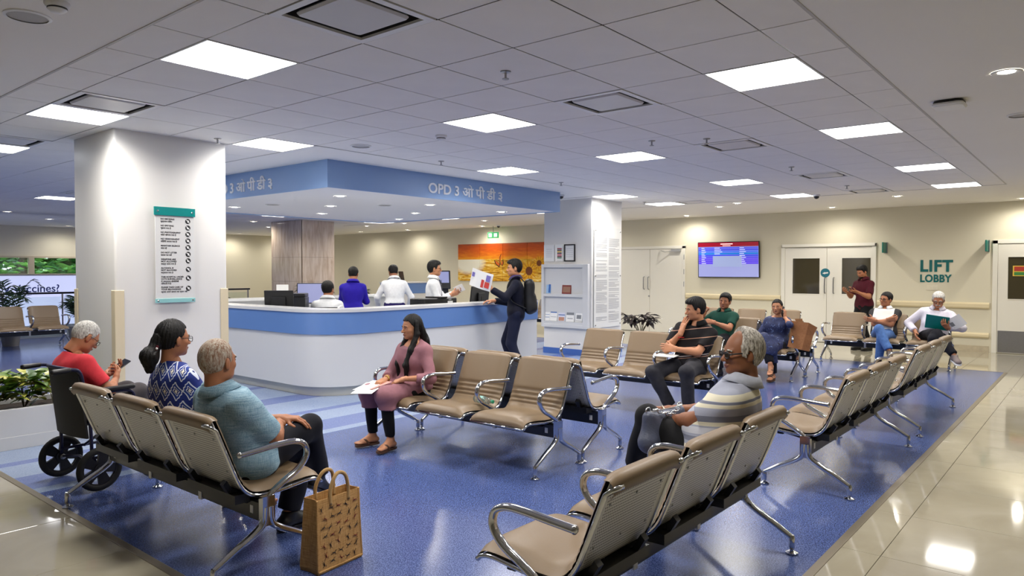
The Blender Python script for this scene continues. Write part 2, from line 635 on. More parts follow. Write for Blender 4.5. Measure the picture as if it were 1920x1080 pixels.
def door(n, y_hi, y_lo, top, leaves, label):
    """double or single door in wall x=WX, seen from smaller x; y_hi is its left side in view"""
    d = MB()
    for a, b in [((y_hi - 0.06, 0), (y_hi + 0.02, top + 0.06)), ((y_lo - 0.02, 0), (y_lo + 0.06, top + 0.06))]:
        d.box((WX - 0.035, a[0], a[1]), (WX + 0.01, b[0], b[1]))
    d.box((WX - 0.035, y_lo - 0.02, top), (WX + 0.01, y_hi + 0.02, top + 0.07))
    o = tag(d.build('door_%d' % n, DOORP, bevel=0.003), label, 'door', kind='structure')
    yy = y_hi - 0.06
    wd = (y_hi - y_lo - 0.12) / leaves
    out = []
    for k in range(leaves):
        out.append((yy - wd * (k + 1) + 0.004, yy - wd * k - 0.004))
    return o, out


def leaf(o, ya, yb, top, win=None, kick=False):
    if win is None:
        return MB().box((WX - 0.022, ya, 0.01), (WX - 0.002, yb, top)).build('door_leaf', DOORP, o, bevel=0.002)
    wa, wb, za, zb = win
    m = MB()
    for a, b in [((ya, 0.01), (yb, za)), ((ya, zb), (yb, top)), ((ya, za), (wa, zb)), ((wb, za), (yb, zb))]:
        m.box((WX - 0.022, a[0], a[1]), (WX - 0.002, b[0], b[1]))
    lf = m.build('door_leaf', DOORP, o)
    MB().box((WX - 0.013, wa, za), (WX - 0.004, wb, zb)).build('pane', DGLASS, o)
    g = MB()
    for a, b in [((wa - .01, za - .01), (wb + .01, za)), ((wa - .01, zb), (wb + .01, zb + .01)), ((wa - .01, za), (wa, zb)), ((wb, za), (wb + .01, zb))]:
        g.box((WX - 0.028, a[0], a[1]), (WX - 0.012, b[0], b[1]))
    g.build('glazing_bead', DOORP, o)
    return lf


def pull(o, y, za, zb):
    MB().tube(catmull([(WX - 0.022, y, za), (WX - 0.065, y, za + 0.012), (WX - 0.07, y, za + 0.05), (WX - 0.07, y, zb - 0.05), (WX - 0.065, y, zb - 0.012), (WX - 0.022, y, zb)], 4), 0.011, 8).build('door_handle', STEEL, o, smooth=True)


d1, L = door(1, 7.66, 5.78, 2.06, 2, 'plain cream double doors, closed, beyond the leaflet pillar')
for a, b in L:
    leaf(d1, a, b, 2.055)
pull(d1, 6.87, 1.06, 1.37)
pull(d1, 6.745, 1.06, 1.37)
MB().lathe([(0.022, 0), (0.022, 0.01), (0.01, 0.014)], 12, T=plane_T((WX - 0.022, 6.735, 0.89), (0, 1, 0), (0, 0, 1)) @ Matrix.Rotation(PI, 4, 'X')).build('lock', STEEL, d1)
m = MB().box((WX - 0.075, 5.87, 1.99), (WX - 0.02, 6.12, 2.05))
m.tube([(WX - 0.06, 6.1, 2.0), (WX - 0.14, 6.25, 1.98), (WX - 0.05, 6.4, 2.02)], 0.012, 6)
m.build('door_closer', M('silver_paint', (198, 198, 196), 0.35, 0.6), d1)
for z in (0.35, 1.2, 1.5, 1.85):
    MB().box((WX - 0.037, 5.785, z - 0.06), (WX - 0.02, 5.80, z + 0.06)).build('hinge', STEEL, d1)

d2, L = door(2, 3.45, 1.58, 2.03, 2, 'cream double doors with two dark glass vision panels')
leaf(d2, L[0][0], L[0][1], 2.02, (2.66, 3.22, 1.03, 1.79))
leaf(d2, L[1][0], L[1][1], 2.02, (1.66, 2.21, 1.04, 1.79))
pull(d2, 2.545, 1.05, 1.38)
pull(d2, 2.37, 1.05, 1.38)
MB().box((WX - 0.06, 1.58, 2.04), (WX - 0.005, 3.45, 2.1)).build('door_closer', DOORP, d2)
tc_ = MB().lathe([(0.095, 0), (0.095, 0.004)], 28, T=plane_T((WX - 0.022, 2.545, 1.48), (0, -1, 0), (0, 0, 1)))
dec = tc_.build('round_sticker', M('sticker_teal', (20, 110, 130), 0.4), d2)
ar = MB().prism([(-0.06, -0.012), (-0.005, 0.02), (-0.005, 0.008), (0.06, 0.018), (0.06, -0.01), (-0.005, -0.02), (-0.005, -0.03)], 0.004, 0.0055, T=plane_T((WX - 0.022, 2.545, 1.48), (0, -1, 0), (0, 0, 1)))
ar.build('hand_symbol', WHITEP, dec)
d3, L = door(3, -0.44, -2.30, 2.03, 2, 'cream door with a steel kick plate and dark window')
leaf(d3, L[0][0], L[0][1], 2.02, (-1.16, -0.66, 1.01, 1.78))
leaf(d3, L[1][0], L[1][1], 2.02, (-2.1, -1.55, 1.01, 1.78))
MB().box((WX - 0.026, L[0][0] + 0.01, 0.02), (WX - 0.02, L[0][1] - 0.01, 0.42)).build('kick_plate', STEEL, d3)
MB().box((WX - 0.026, L[1][0] + 0.01, 0.02), (WX - 0.02, L[1][1] - 0.01, 0.42)).build('kick_plate', STEEL, d3)
ns = MB().box((WX - 0.016, -1.05, 1.43), (WX - 0.0135, -0.73, 1.62)).build('window_notice', M('notice_yellow', (226, 190, 70), 0.6), d3)
MB().box((WX - 0.0175, -1.03, 1.52), (WX - 0.016, -0.75, 1.605)).build('red_notice_field', M('notice_red', (176, 52, 38), 0.6), ns)
MB().box((WX - 0.0175, -1.03, 1.445), (WX - 0.016, -0.75, 1.505)).build('green_notice_field', M('notice_green', (58, 130, 60), 0.6), ns)

# small wall things on the lobby wall
GREENBOX = M('teal_box', (10, 122, 108), 0.3)
for k, (y, yo, lab) in enumerate([(1.385, 1, 'teal projecting sign box at the corner of the double doors'), (-0.34, -1, 'teal projecting sign box beside the door with kick plate')]):
    s = empty('sign_box', (WX, y, 1.99))
    MB().box((-0.30, -0.012, -0.105), (-0.01, 0.012, 0.105)).build('sign_plate', GREENBOX, s, bevel=0.003)
    MB().box((-0.02, -0.03, -0.11), (0, 0.03, 0.11)).build('wall_mount', STEEL, s)
    MB().prism([(-0.06, -0.03), (0.0, 0.035), (0.06, -0.03), (0.03, -0.03), (0.03, -0.06), (-0.03, -0.06), (-0.03, -0.03)], 0.0122, 0.0135, T=plane_T((-0.15, 0, 0), (-1, 0, 0), (0, 0, 1))).build('sign_symbol', WHITEP, s)
    tag(s, lab, 'sign')
LETTER = M('teal_letters', (12, 104, 104), 0.35)
lift = empty('wall_lettering', (WX, 0.5, 1.31))
TW = plane_T((-0.002, 0.277, 0.208), (0, -1, 0), (0, 0, 1))
text('letters_lift', 'LIFT', 0.305, LETTER, lift, TW, 0.006, bold=0.0115, sx=0.93, space=1.1)
text('letters_lobby', 'LOBBY', 0.2, LETTER, lift, plane_T((-0.002, 0.275, 0.0), (0, -1, 0), (0, 0, 1)), 0.006, bold=0.007, sx=0.84, space=1.06)
tag(lift, 'large teal LIFT LOBBY lettering on the cream wall', 'wall lettering')
sw = empty('switch_plate', (WX, 0.56, 1.19))
MB().rbox((-0.1, -0.045, 0), (0.1, 0.045, 0.008), 0.008, T=plane_T((0, 0, 0), (0, -1, 0), (0, 0, 1))).build('plate', M('ivory_plastic', (224, 218, 198), 0.4), sw)
for q in (-0.06, 0, 0.06):
    MB().box((q - 0.018, -0.03, 0.008), (q + 0.018, 0.03, 0.013), T=plane_T((0, 0, 0), (0, -1, 0), (0, 0, 1))).build('switch', M('ivory_plastic'), sw)
tag(sw, 'ivory three-gang switch plate under the LOBBY lettering', 'switch')

# ================================================================== pillars
p1 = MB()
prof = []
for cx, cy, a0 in ((-0.65, 5.76, 0), (-1.67, 5.76, 90), (-1.67, 4.865, 180), (-0.65, 4.865, 270)):
    for k in range(4):
        a = math.radians(a0 + 30 * k)
        prof.append((cx + 0.025 * math.cos(a), cy + 0.025 * math.sin(a)))
p1.prism(prof, 0, CH + 0.01)
P1 = tag(p1.build('pillar', WHITE, smooth=30), 'white square pillar with the teal-topped notice board', 'pillar', kind='structure')
GUARD = M('corner_guard', (222, 208, 176), 0.4)
for cx, cy, sx, sy in ((-1.695, 4.84, 1, 1), (-0.625, 4.84, -1, 1), (-1.695, 5.785, 1, -1)):
    g = MB()
    g.box((min(cx - sx * 0.008, cx + sx * 0.075), min(cy - sy * 0.008, cy), 0.0), (max(cx - sx * 0.008, cx + sx * 0.075), max(cy - sy * 0.008, cy), 1.345))
    g.box((min(cx - sx * 0.008, cx), min(cy, cy + sy * 0.075), 0.0), (max(cx - sx * 0.008, cx), max(cy, cy + sy * 0.075), 1.345))
    g.build('corner_guard', GUARD, P1, bevel=0.004)
p2 = MB().box((6.25, 4.95, 0), (7.27, 6.0, CH + 0.01))
P2 = tag(p2.build('pillar', WHITE, bevel=0.01), 'white square pillar carrying the leaflet rack and the long text panel', 'pillar', kind='structure')
STRIPEB = M('skirting_blue', (72, 108, 182), 0.3)
MB().box((6.24, 4.94, 0.0), (7.28, 6.01, 0.11)).build('skirting', STRIPEB, P2)


def stone_mat():
    def fn(n, l, v):
        mp = n.new('ShaderNodeMapping')
        mp.inputs['Scale'].default_value = (5, 5, 0.9)
        l.new(v, mp.inputs['Vector'])
        a = noise(n, l, mp.outputs[0], 2.2, 8, 0.6)
        return ramp(n, l, a, [(0.25, (178, 154, 132)), (0.45, (204, 184, 164)), (0.6, (216, 199, 181)), (0.8, (226, 212, 198))])
    return expr_mat('polished_travertine', 0.12, fn, coat=0.3)


STONE = stone_mat()
p3 = MB().box((6.22, 13.67, 0), (7.18, 14.98, CH)).build('pillar', DARKGAP)
tag(p3, 'stone clad pillar with brown veining beyond the reception', 'pillar', kind='structure')
for zi, (za, zb) in enumerate([(0.0, 0.62), (0.62, 1.24), (1.24, 1.86), (1.86, CH)]):
    for (xa, xb) in ((6.2, 6.72), (6.724, 7.2)):
        MB().box((xa, 13.645, za + 0.002), (xb, 13.67, zb - 0.002)).build('stone_panel', STONE, p3)
    MB().box((6.195, 13.645, za + 0.002), (6.22, 14.30, zb - 0.002)).build('stone_panel', STONE, p3)
    MB().box((6.195, 14.303, za + 0.002), (6.22, 15.0, zb - 0.002)).build('stone_panel', STONE, p3)

# ================================================================== reception soffit with the OPD fascia
FX, FY, FX1, FY1, FZ = 0.61, 4.85, 5.16, 9.35, 2.495
FASC = M('blue_fascia', (146, 178, 222), 0.4)
so = MB().box((FX + 0.025, FY + 0.025, FZ), (FX1 - 0.02, FY1 - 0.02, FZ + 0.02))
SOFF = tag(so.build('soffit', M('soffit_white', (236, 236, 236), 0.5)), 'lowered white soffit with downlights over the reception', 'soffit', kind='structure')
fm = MB()
fm.box((FX, FY, FZ - 0.012), (FX1, FY + 0.025, CH)).box((FX, FY + 0.025, FZ - 0.012), (FX + 0.025, FY1, CH))
fm.box((FX1 - 0.025, FY + 0.025, FZ - 0.012), (FX1, FY1, CH)).box((FX + 0.025, FY1 - 0.025, FZ - 0.012), (FX1 - 0.025, FY1, CH))
FASCIA = fm.build('fascia', FASC, SOFF)
LETW = M('fascia_letters', (248, 249, 250), 0.4)
text('fascia_letters', 'OPD 3', 0.185, LETW, SOFF, plane_T((2.19, FY - 0.004, 2.555), (1, 0, 0), (0, 0, 1)), 0.008, bold=0.0035, sx=1.12)
text('fascia_letters', 'ओ पी डी ३', 0.185, LETW, SOFF, plane_T((2.84, FY - 0.004, 2.555), (1, 0, 0), (0, 0, 1)), 0.008, bold=0.003, sx=1.15)
text('fascia_letters', 'OPD 3', 0.185, LETW, SOFF, plane_T((FX - 0.004, 7.48, 2.555), (0, -1, 0), (0, 0, 1)), 0.008, bold=0.0035, sx=1.12)
text('fascia_letters', 'ओ पी डी ३', 0.185, LETW, SOFF, plane_T((FX - 0.004, 6.83, 2.555), (0, -1, 0), (0, 0, 1)), 0.008, bold=0.003, sx=1.15)

# ================================================================== downlights (lens and spot lamp each; some added unseen)
dl_proto = empty('downlight')
MB().lathe([(0.05, 0.0), (0.075, -0.006), (0.085, -0.004), (0.088, 0.0)], 20, caps=False).build('trim_ring', WHITEP, dl_proto, smooth=True)
MB().lathe([(0.07, 0.0), (0.0, 0.0005)], 20, caps=False).build('lens', SPOTM, dl_proto)
ld = bpy.data.lights.new('downlight_lamp', 'SPOT')
ld.energy = DOWN_WATT
ld.spot_size = math.radians(168)
ld.spot_blend = 0.7
ld.shadow_soft_size = 0.06
ld.color = (1.0, 0.94, 0.84)
lo = bpy.data.objects.new('downlight_lamp', ld)
COL.objects.link(lo)
lo.parent = dl_proto
lo.location = (0, 0, -0.02)
first = True
DL = [(1.193, -1.526, 0, 'in the plain ceiling above the tiled aisle'), (9.313, 0.727, 0, 'just past the tile field before LIFT'), (10.91, 2.237, 0, 'above the man in maroon by the doors'), (11.1, 5.5, 0, 'above the closed double doors'), (8.817, 3.35, 0, 'at the tile edge above the empty seats'), (9.363, 3.946, 0, 'in front of the television'), (11.1, -0.9, 0, 'above the door with the kick plate'), (3.9, -1.53, 0, 'over the aisle near the wall-mounted detector'), (6.6, -1.53, 0, 'over the aisle halfway to the lift lobby'), (9.3, -1.53, 0, 'over the aisle end by the kick plate door')]
ORD = ['first', 'second', 'third', 'fourth', 'fifth', 'sixth', 'seventh', 'eighth', 'ninth', 'tenth', 'eleventh', 'twelfth', 'thirteenth', 'fourteenth', 'fifteenth', 'sixteenth', 'seventeenth', 'eighteenth']


def screen_x(x, y, z=CH):
    d = Vector((x, y, z)) - CAM_LOC
    return d.dot(R) / d.dot(F)


for row, y, xs in (('front', 5.68, (1.414, 3.03, 4.653)), ('middle', 7.0, (2.225, 3.95)), ('rear', 8.3, (1.404, 3.0, 4.72))):
    for k, x in enumerate(xs):
        DL.append((x, y, 1, '%s from the corner in the %s row of the reception soffit' % (ORD[k], row)))
FARDL = sorted([(0.68, 16.5), (2.1, 18.4), (3.5, 21.2), (7.47, 19.8), (8.9, 21.4), (5.8, 15.2), (7.41, 17.1), (9.16, 19.7), (10.9, 21.3), (6.83, 15.3), (10.8, 17.1), (8.9, 14.4), (8.8, 12.7), (11.0, 15.0), (9.4, 10.3), (11.1, 11.9)], key=lambda p: screen_x(*p))
for k, (x, y) in enumerate(FARDL):
    DL.append((x, y, 0, 'in the far ceiling, %s counted from the left' % ORD[k]))
for x, y, lab in [(10.4, 7.9, 'added unseen behind the leaflet pillar near the closed doors'), (-0.6, 19.6, 'added unseen beyond the left edge near the strip of windows'), (-2.6, 17.0, 'added unseen beyond the left edge over the railing'), (0.3, 21.0, 'added unseen beyond the left edge above the first windows'), (5.0, 21.2, 'added unseen behind the notice pillar near the window wall'), (-4.4, 8.6, 'added unseen beyond the left edge behind the planter')]:  # extra lamps out of view, added to brighten the far walls and left side
    DL.append((x, y, 0, lab))
for x, y, sofit, lab in DL:
    o = dl_proto if first else copy_tree(dl_proto)
    first = False
    z = FZ if sofit else CH
    o.location = (x, y, z - 0.001)
    tag(o, 'round recessed downlight ' + lab, 'downlight', 'recessed downlights')

# ================================================================== tandem waiting benches
def leather_mat():
    m = M('tan_leather', (128, 108, 83), 0.42, var=(3, 0.05), bump=(220, 0.06))
    return m


def perforated_mat():
    """steel sheet with rows of small round holes, by object coordinates"""
    m = M('perforated_steel', (190, 190, 188), 0.38, 0.9)
    n, l = nodes_of(m)
    tc = n.new('ShaderNodeTexCoord')
    x, y, z = sep(n, l, tc.outputs['Object'])
    p = 0.0125
    u = math_node(n, l, 'DIVIDE', x, p)
    arc = math_node(n, l, 'ADD', z, math_node(n, l, 'MULTIPLY', y, 0.35))
    v = math_node(n, l, 'DIVIDE', arc, p * 0.9)
    row = math_node(n, l, 'FLOOR', v)
    u2 = math_node(n, l, 'ADD', u, math_node(n, l, 'MULTIPLY', math_node(n, l, 'MODULO', row, 2.0), 0.5))
    fu = math_node(n, l, 'SUBTRACT', math_node(n, l, 'FRACT', u2), 0.5)
    fv = math_node(n, l, 'SUBTRACT', math_node(n, l, 'FRACT', v), 0.5)
    d = math_node(n, l, 'ADD', math_node(n, l, 'MULTIPLY', fu, fu), math_node(n, l, 'MULTIPLY', fv, fv))
    hole = math_node(n, l, 'LESS_THAN', d, 0.085)
    inx = math_node(n, l, 'LESS_THAN', math_node(n, l, 'ABSOLUTE', x), 0.215)
    hole = math_node(n, l, 'MULTIPLY', hole, inx)
    b = n['Principled BSDF']
    l.new(mix_col(n, l, hole, (216, 214, 208), (70, 66, 61)), b.inputs['Base Color'])
    l.new(math_node(n, l, 'MULTIPLY', math_node(n, l, 'SUBTRACT', 1.0, hole), 0.28), b.inputs['Metallic'])
    return m


LEATHER = leather_mat()
PERF = perforated_mat()
PITCH, SW = 0.62, 0.265            # seat pitch, half width of a seat
# side profile of the seat shell, facing +y: (y, z) from the top of the back to the front lip
PROF = [Vector((p[0], p[1])) for p in [(-0.275, 0.80), (-0.245, 0.73), (-0.205, 0.63), (-0.165, 0.53), (-0.13, 0.455), (-0.085, 0.405), (-0.02, 0.385), (0.08, 0.385), (0.18, 0.395), (0.26, 0.402), (0.315, 0.395), (0.345, 0.375)]]
PROF = [Vector((p.x, p.y)) for p in catmull([(q.x, q.y, 0) for q in PROF], 8)]


def prof_normals(P):
    out = []
    for i in range(len(P)):
        d = (P[min(i + 1, len(P) - 1)] - P[max(i - 1, 0)]).normalized()
        out.append(Vector((-d.y, d.x)) * 1.0)          # towards the sitter
    return out


NRM = prof_normals(PROF)
arcs = [0.0]
for i in range(1, len(PROF)):
    arcs.append(arcs[-1] + (PROF[i] - PROF[i - 1]).length)
ARC = arcs[-1]


def seat_meshes():
    n = len(PROF)
    # shell: thin sheet
    sh = MB()
    w = SW - 0.012
    rings = []
    for i in range(n):
        p, q = PROF[i], PROF[i] - NRM[i] * 0.004
        rings.append([(-w, p.x, p.y), (w, p.x, p.y), (w, q.x, q.y), (-w, q.x, q.y)])
    sh.loft(rings)
    # cushion, wrapped over the top, with stitched grooves at the lumbar
    cu = MB()
    prof = []
    wrap = [(-0.262, 0.742, 0.030), (-0.285, 0.748, 0.026), (-0.304, 0.772, 0.018), (-0.303, 0.80, 0.012), (-0.286, 0.818, 0.006), (-0.262, 0.818, 0.0)]
    M_ = 11
    xs = [-1 + 2 * k / (M_ - 1) for k in range(M_)]
    xs = [math.copysign(abs(t) ** 0.75, t) for t in xs]
    rings = []
    for y, z, ins in wrap[1:]:
        rings.append([((SW - 0.004) * t, y + 0.012 * abs(t) ** 6, z - 0.02 * abs(t) ** 8) for t in xs])
    for i in range(1, n):
        s_ = arcs[i]
        t0 = 0.042
        for g in (0.265, 0.305, 0.345, 0.385):
            t0 -= 0.012 * math.exp(-((s_ - g) / 0.009) ** 2)
        t0 += 0.012 * math.exp(-((s_ - 0.66) / 0.12) ** 2)
        if ARC - s_ < 0.05:
            t0 *= math.sqrt(max((ARC - s_) / 0.05, 0.02))
        ring = []
        for t in xs:
            e = max(0.12, (1 - abs(t) ** 7)) ** 0.6
            p = PROF[i] + NRM[i] * t0 * e
            ring.append(((SW - 0.004) * t, p.x, p.y))
        rings.append(ring)
    cu.loft(rings, close=False)
    # rim bars on both edges
    rim = MB()
    for sx in (-1, 1):
        pts = [(sx * (SW - 0.004), p.x - q.x * 0.006, p.y - q.y * 0.006) for p, q in zip(PROF, NRM)]
        pts = [(sx * (SW - 0.05), -0.300, 0.775), (sx * (SW - 0.02), -0.298, 0.775), (sx * (SW - 0.005), -0.285, 0.768)] + pts[6:]
        rim.tube(pts, 0.0105, 7)
    rim.tube([(-SW + 0.004, 0.347, 0.368), (SW - 0.004, 0.347, 0.368)], 0.009, 6)
    rv = MB()
    for s_ in (0.12, 0.30, 0.44):
        i = min(range(n), key=lambda k: abs(arcs[k] - s_))
        for x in (-0.19, 0.0, 0.19):
            p = PROF[i] - NRM[i] * 0.004
            T = plane_T((x, p.x, p.y), (1, 0, 0), (0, (PROF[i + 1] - PROF[i - 1]).x, (PROF[i + 1] - PROF[i - 1]).y))
            rv.lathe([(0.007, 0.0), (0.005, 0.004), (0.0005, 0.005)], 8, T=T if (T @ Vector((0, 0, 1)) - T @ Vector((0, 0, 0))).y < 0 else T @ Matrix.Rotation(PI, 4, 'X'))
    # black underframe with its row of wing nuts
    un = MB()
    for x in (-0.17, 0.17):
        un.prism([(-0.165, 0.47), (-0.13, 0.41), (-0.06, 0.372), (0.20, 0.378), (0.20, 0.362), (0.02, 0.33), (-0.06, 0.33), (-0.13, 0.36), (-0.185, 0.45)], x - 0.018, x + 0.018, T=plane_T((0, 0, 0), (0, 1, 0), (0, 0, 1)))
    un.box((-SW + 0.02, -0.155, 0.355), (SW - 0.02, -0.075, 0.40))
    un.box((-SW + 0.02, 0.16, 0.36), (SW - 0.02, 0.2, 0.378))
    return sh, cu, rim, rv, un


ARM_PATH = catmull([(0, -0.015, 0.34), (0, 0.0, 0.385), (0, 0.075, 0.435), (0, 0.165, 0.485), (0, 0.215, 0.545), (0, 0.205, 0.605), (0, 0.15, 0.632), (0, 0.06, 0.634), (0, -0.05, 0.626), (0, -0.165, 0.618)], 5)


def arm_mesh(x):
    a = MB()
    n = len(ARM_PATH)
    rr = [0.0135 + 0.007 * min(1, i / 8) * (1 if i < n - 6 else 1) for i in range(n)]
    a.tube([(x, p.y, p.z) for p in ARM_PATH], rr, 10, flat=0.75, side=(1, 0, 0))
    a.sphere((x, -0.165, 0.618), (0.02, 0.012, 0.018), 6)
    return a


def leg_mesh(x):
    g = MB()
    post = [(x, -0.015, 0.40), (x, -0.015, 0.34), (x, -0.015, 0.27), (x, -0.012, 0.235)]
    g.box((x - 0.019, -0.052, 0.235), (x + 0.019, 0.016, 0.385))
    for s in (1, -1):
        pts = catmull([(x, -0.018 + s * 0.012, 0.33), (x, -0.018 + s * 0.022, 0.25), (x, -0.018 + s * 0.075, 0.205), (x, -0.018 + s * 0.17, 0.155), (x, -0.018 + s * 0.25, 0.108), (x, -0.018 + s * 0.285, 0.088)], 4)
        g.tube(pts, [0.026 - 0.009 * k / (len(pts) - 1) for k in range(len(pts))], 9, flat=0.8, side=(1, 0, 0))
        y = -0.018 + s * 0.285
        g.tube([(x, y, 0.10), (x, y, 0.088), (x, y, 0.03), (x, y, 0.022)], [0.012, 0.0165, 0.0165, 0.009], 10)
    return g


def foot_mesh(x, s):
    f = MB()
    f.lathe([(0.033, 0.0), (0.033, 0.005), (0.02, 0.012), (0.01, 0.017), (0.009, 0.03)], 14, T=Matrix.Translation((x, -0.018 + s * 0.285, 0.002)))
    return f


def make_bench(seats=3):
    b = empty('waiting_bench')
    tag(b, 'bench', 'bench', 'tandem waiting benches')
    W = seats * PITCH / 2
    MB().box((-W + 0.0, -0.05, 0.255), (W, 0.012, 0.355)).build('beam', BLACKM, b, bevel=0.006)
    sh, cu, rim, rv, un = seat_meshes()
    for k in range(seats):
        x = (k - (seats - 1) / 2) * PITCH
        if k == 0:
            s0 = sh.build('seat_shell', PERF, b, smooth=40)
            c0 = cu.build('cushion', LEATHER, s0, smooth=True, solid=None)
            r0 = rim.build('chrome_rim', CHROME, s0, smooth=True)
            v0 = rv.build('rivets', STEEL, s0)
            v0['kind'] = 'stuff'
            u0 = un.build('underframe', BLACKP, s0)
            s0.location = (x, 0, 0)
        else:
            c = copy_tree(s0, b)
            c.location = (x, 0, 0)
    for k in range(seats + 1):
        x = (k - seats / 2) * PITCH
        am = arm_mesh(x).build('armrest', CHROME, b, smooth=50)
        if k in (0, seats):
            lg = leg_mesh(x).build('leg', CHROME, b, smooth=50)
            for s in (1, -1):
                foot_mesh(x, s).build('glide_foot', CHROME, lg, smooth=40)
        else:
            MB().rbox((x - 0.016, -0.058, 0.248), (x + 0.016, 0.02, 0.365), 0.006).build('arm_clamp', M('satin_aluminium', (205, 205, 203), 0.35, 0.7), b)
    for x in (-W + 0.09, W - 0.09):
        MB().box((x - 0.014, -0.0512, 0.285), (x + 0.014, -0.05, 0.325)).build('sticker', PAPER, b)
        MB().box((x - 0.014, 0.012, 0.285), (x + 0.014, 0.0132, 0.325)).build('sticker', PAPER, b)
    return b


BEN = [  # x, y, facing angle of the seats, label
    (-2.385, 2.155, -90, 'tan waiting bench seen from behind, beside the wheelchair, with the jute bag at its end'),
    (-0.01, 2.08, 90, 'tan waiting bench with a woman in pink at one end and a bottle on it'),
    (0.645, 2.08, -90, 'empty bench standing back to back with the one holding the bottle'),
    (2.78, 2.03, 90, 'tan bench on which the man in a black polo shirt sits'),
    (5.86, 2.19, 90, 'tan bench shared by the man in green and the woman on the phone'),
    (6.515, 2.19, -90, 'bench back to back with that of the woman holding the brown paper bag'),
    (8.47, 0.70, 90, 'tan bench facing the viewer with two seated men and one empty seat'),
    (8.47, 3.02, 90, 'empty tan bench behind the woman on the phone'),
    (1.63, -0.44, 0, 'bench of the long row, seen from behind, standing just past the striped-shirt man'),
    (3.98, -0.44, 0, 'farthest bench of the long row along the tiled aisle'),
    (-1.40, -0.45, 0, 'large bench nearest the viewer, seen from behind, with the striped-shirt man'),
    (0.02, 14.0, 180, 'tan bench in the distance before the printed banner'),
    (-1.95, 14.0, 180, 'distant tan bench by the banner, cut off by the edge'),
    (9.6, 9.2, 90, 'distant bench half hidden between the counter and the leaflet pillar'),
]
bench = make_bench()
BO = []
for k, (x, y, a, lab) in enumerate(BEN):
    o = bench if k == 0 else copy_tree(bench)
    o.location = (x, y, 0.0015)
    o.rotation_euler = (0, 0, math.radians(a))
    tag(o, lab, 'bench', 'tandem waiting benches')
    BO.append(o)

# ================================================================== people: smooth implicit bodies meshed by surface nets
def A3(*v):
    return np.array(v, dtype=np.float64)


def unit(v):
    v = np.asarray(v, float)
    return v / (np.linalg.norm(v) + 1e-12)


def surf_net(f, lo, h):
    s = f < 0
    nx, ny, nz = f.shape
    cnt = np.zeros((nx - 1, ny - 1, nz - 1), np.int8)
    for a in (0, 1):
        for b in (0, 1):
            for c in (0, 1):
                cnt += s[a:nx - 1 + a, b:ny - 1 + b, c:nz - 1 + c]
    mixed = (cnt > 0) & (cnt < 8)
    ijk = np.argwhere(mixed)
    if len(ijk) == 0:
        return np.zeros((0, 3)), np.zeros((0, 4), int)
    idx = -np.ones(mixed.shape, np.int64)
    idx[mixed] = np.arange(len(ijk))
    acc = np.zeros((len(ijk), 3))
    num = np.zeros(len(ijk))
    I, J, K = ijk.T
    for ax in range(3):
        o = [0, 0, 0]
        o[ax] = 1
        oth = [k for k in range(3) if k != ax]
        for b in (0, 1):
            for c in (0, 1):
                d = [0, 0, 0]
                d[oth[0]], d[oth[1]] = b, c
                va = f[I + d[0], J + d[1], K + d[2]]
                vb = f[I + d[0] + o[0], J + d[1] + o[1], K + d[2] + o[2]]
                m = (va < 0) != (vb < 0)
                t = np.where(m, va / np.where(m, va - vb, 1), 0)
                p = np.zeros((len(ijk), 3))
                p[:, oth[0]], p[:, oth[1]], p[:, ax] = b, c, t
                acc += p * m[:, None]
                num += m
    V = lo + (ijk + acc / num[:, None]) * h
    Fs = []
    for ax in range(3):
        oth = [(1, 2), (2, 0), (0, 1)][ax]
        sl = [slice(None)] * 3
        sl[ax] = slice(0, -1)
        s0 = s[tuple(sl)]
        sl[ax] = slice(1, None)
        s1 = s[tuple(sl)]
        e = np.argwhere(s0 != s1)
        if len(e) == 0:
            continue
        sh = [nx - 1, ny - 1, nz - 1]
        ok = np.ones(len(e), bool)
        for k in oth:
            ok &= (e[:, k] > 0) & (e[:, k] < sh[k])
        e = e[ok]
        q = []
        for du, dv in ((-1, -1), (0, -1), (0, 0), (-1, 0)):
            g = e.copy()
            g[:, oth[0]] += du
            g[:, oth[1]] += dv
            q.append(idx[g[:, 0], g[:, 1], g[:, 2]])
        q = np.stack(q, 1)
        inside = s0[e[:, 0], e[:, 1], e[:, 2]]
        q[~inside] = q[~inside][:, ::-1]
        Fs.append(q)
    return V, np.concatenate(Fs)


def smin(a, b, k):
    if k <= 0:
        return np.minimum(a, b)
    h = np.clip(0.5 + 0.5 * (b - a) / k, 0, 1)
    return b + (a - b) * h - k * h * (1 - h)


class Grid:
    def __init__(s, lo, hi, h):
        s.lo, s.h = np.asarray(lo, float), h
        s.n = (np.ceil((np.asarray(hi) - s.lo) / h) + 1).astype(int)

    def full(s):
        return np.full(s.n, 9.0)

    def all(s):
        if not hasattr(s, 'X'):
            s.X = np.stack(np.meshgrid(*[s.lo[i] + np.arange(s.n[i]) * s.h for i in range(3)], indexing='ij'), -1)
        return s.X

    def sub(s, lo, hi):
        a = np.clip(np.floor((np.asarray(lo) - s.lo) / s.h).astype(int), 0, s.n - 1)
        b = np.clip(np.ceil((np.asarray(hi) - s.lo) / s.h).astype(int) + 1, 1, s.n)
        if np.any(b <= a):
            return None, None
        sl = tuple(slice(a[i], b[i]) for i in range(3))
        return sl, s.all()[sl]


def cone(a, b, ra, rb=None, k=0.03, sq=None):
    """tapered capsule; sq=(axis, factor) flattens it along an axis"""
    return ('c', np.asarray(a, float), np.asarray(b, float), ra, ra if rb is None else rb, k, sq)


def ell(c, r, k=0.03, Rm=None):
    return ('e', np.asarray(c, float), np.asarray(r, float), Rm, k)


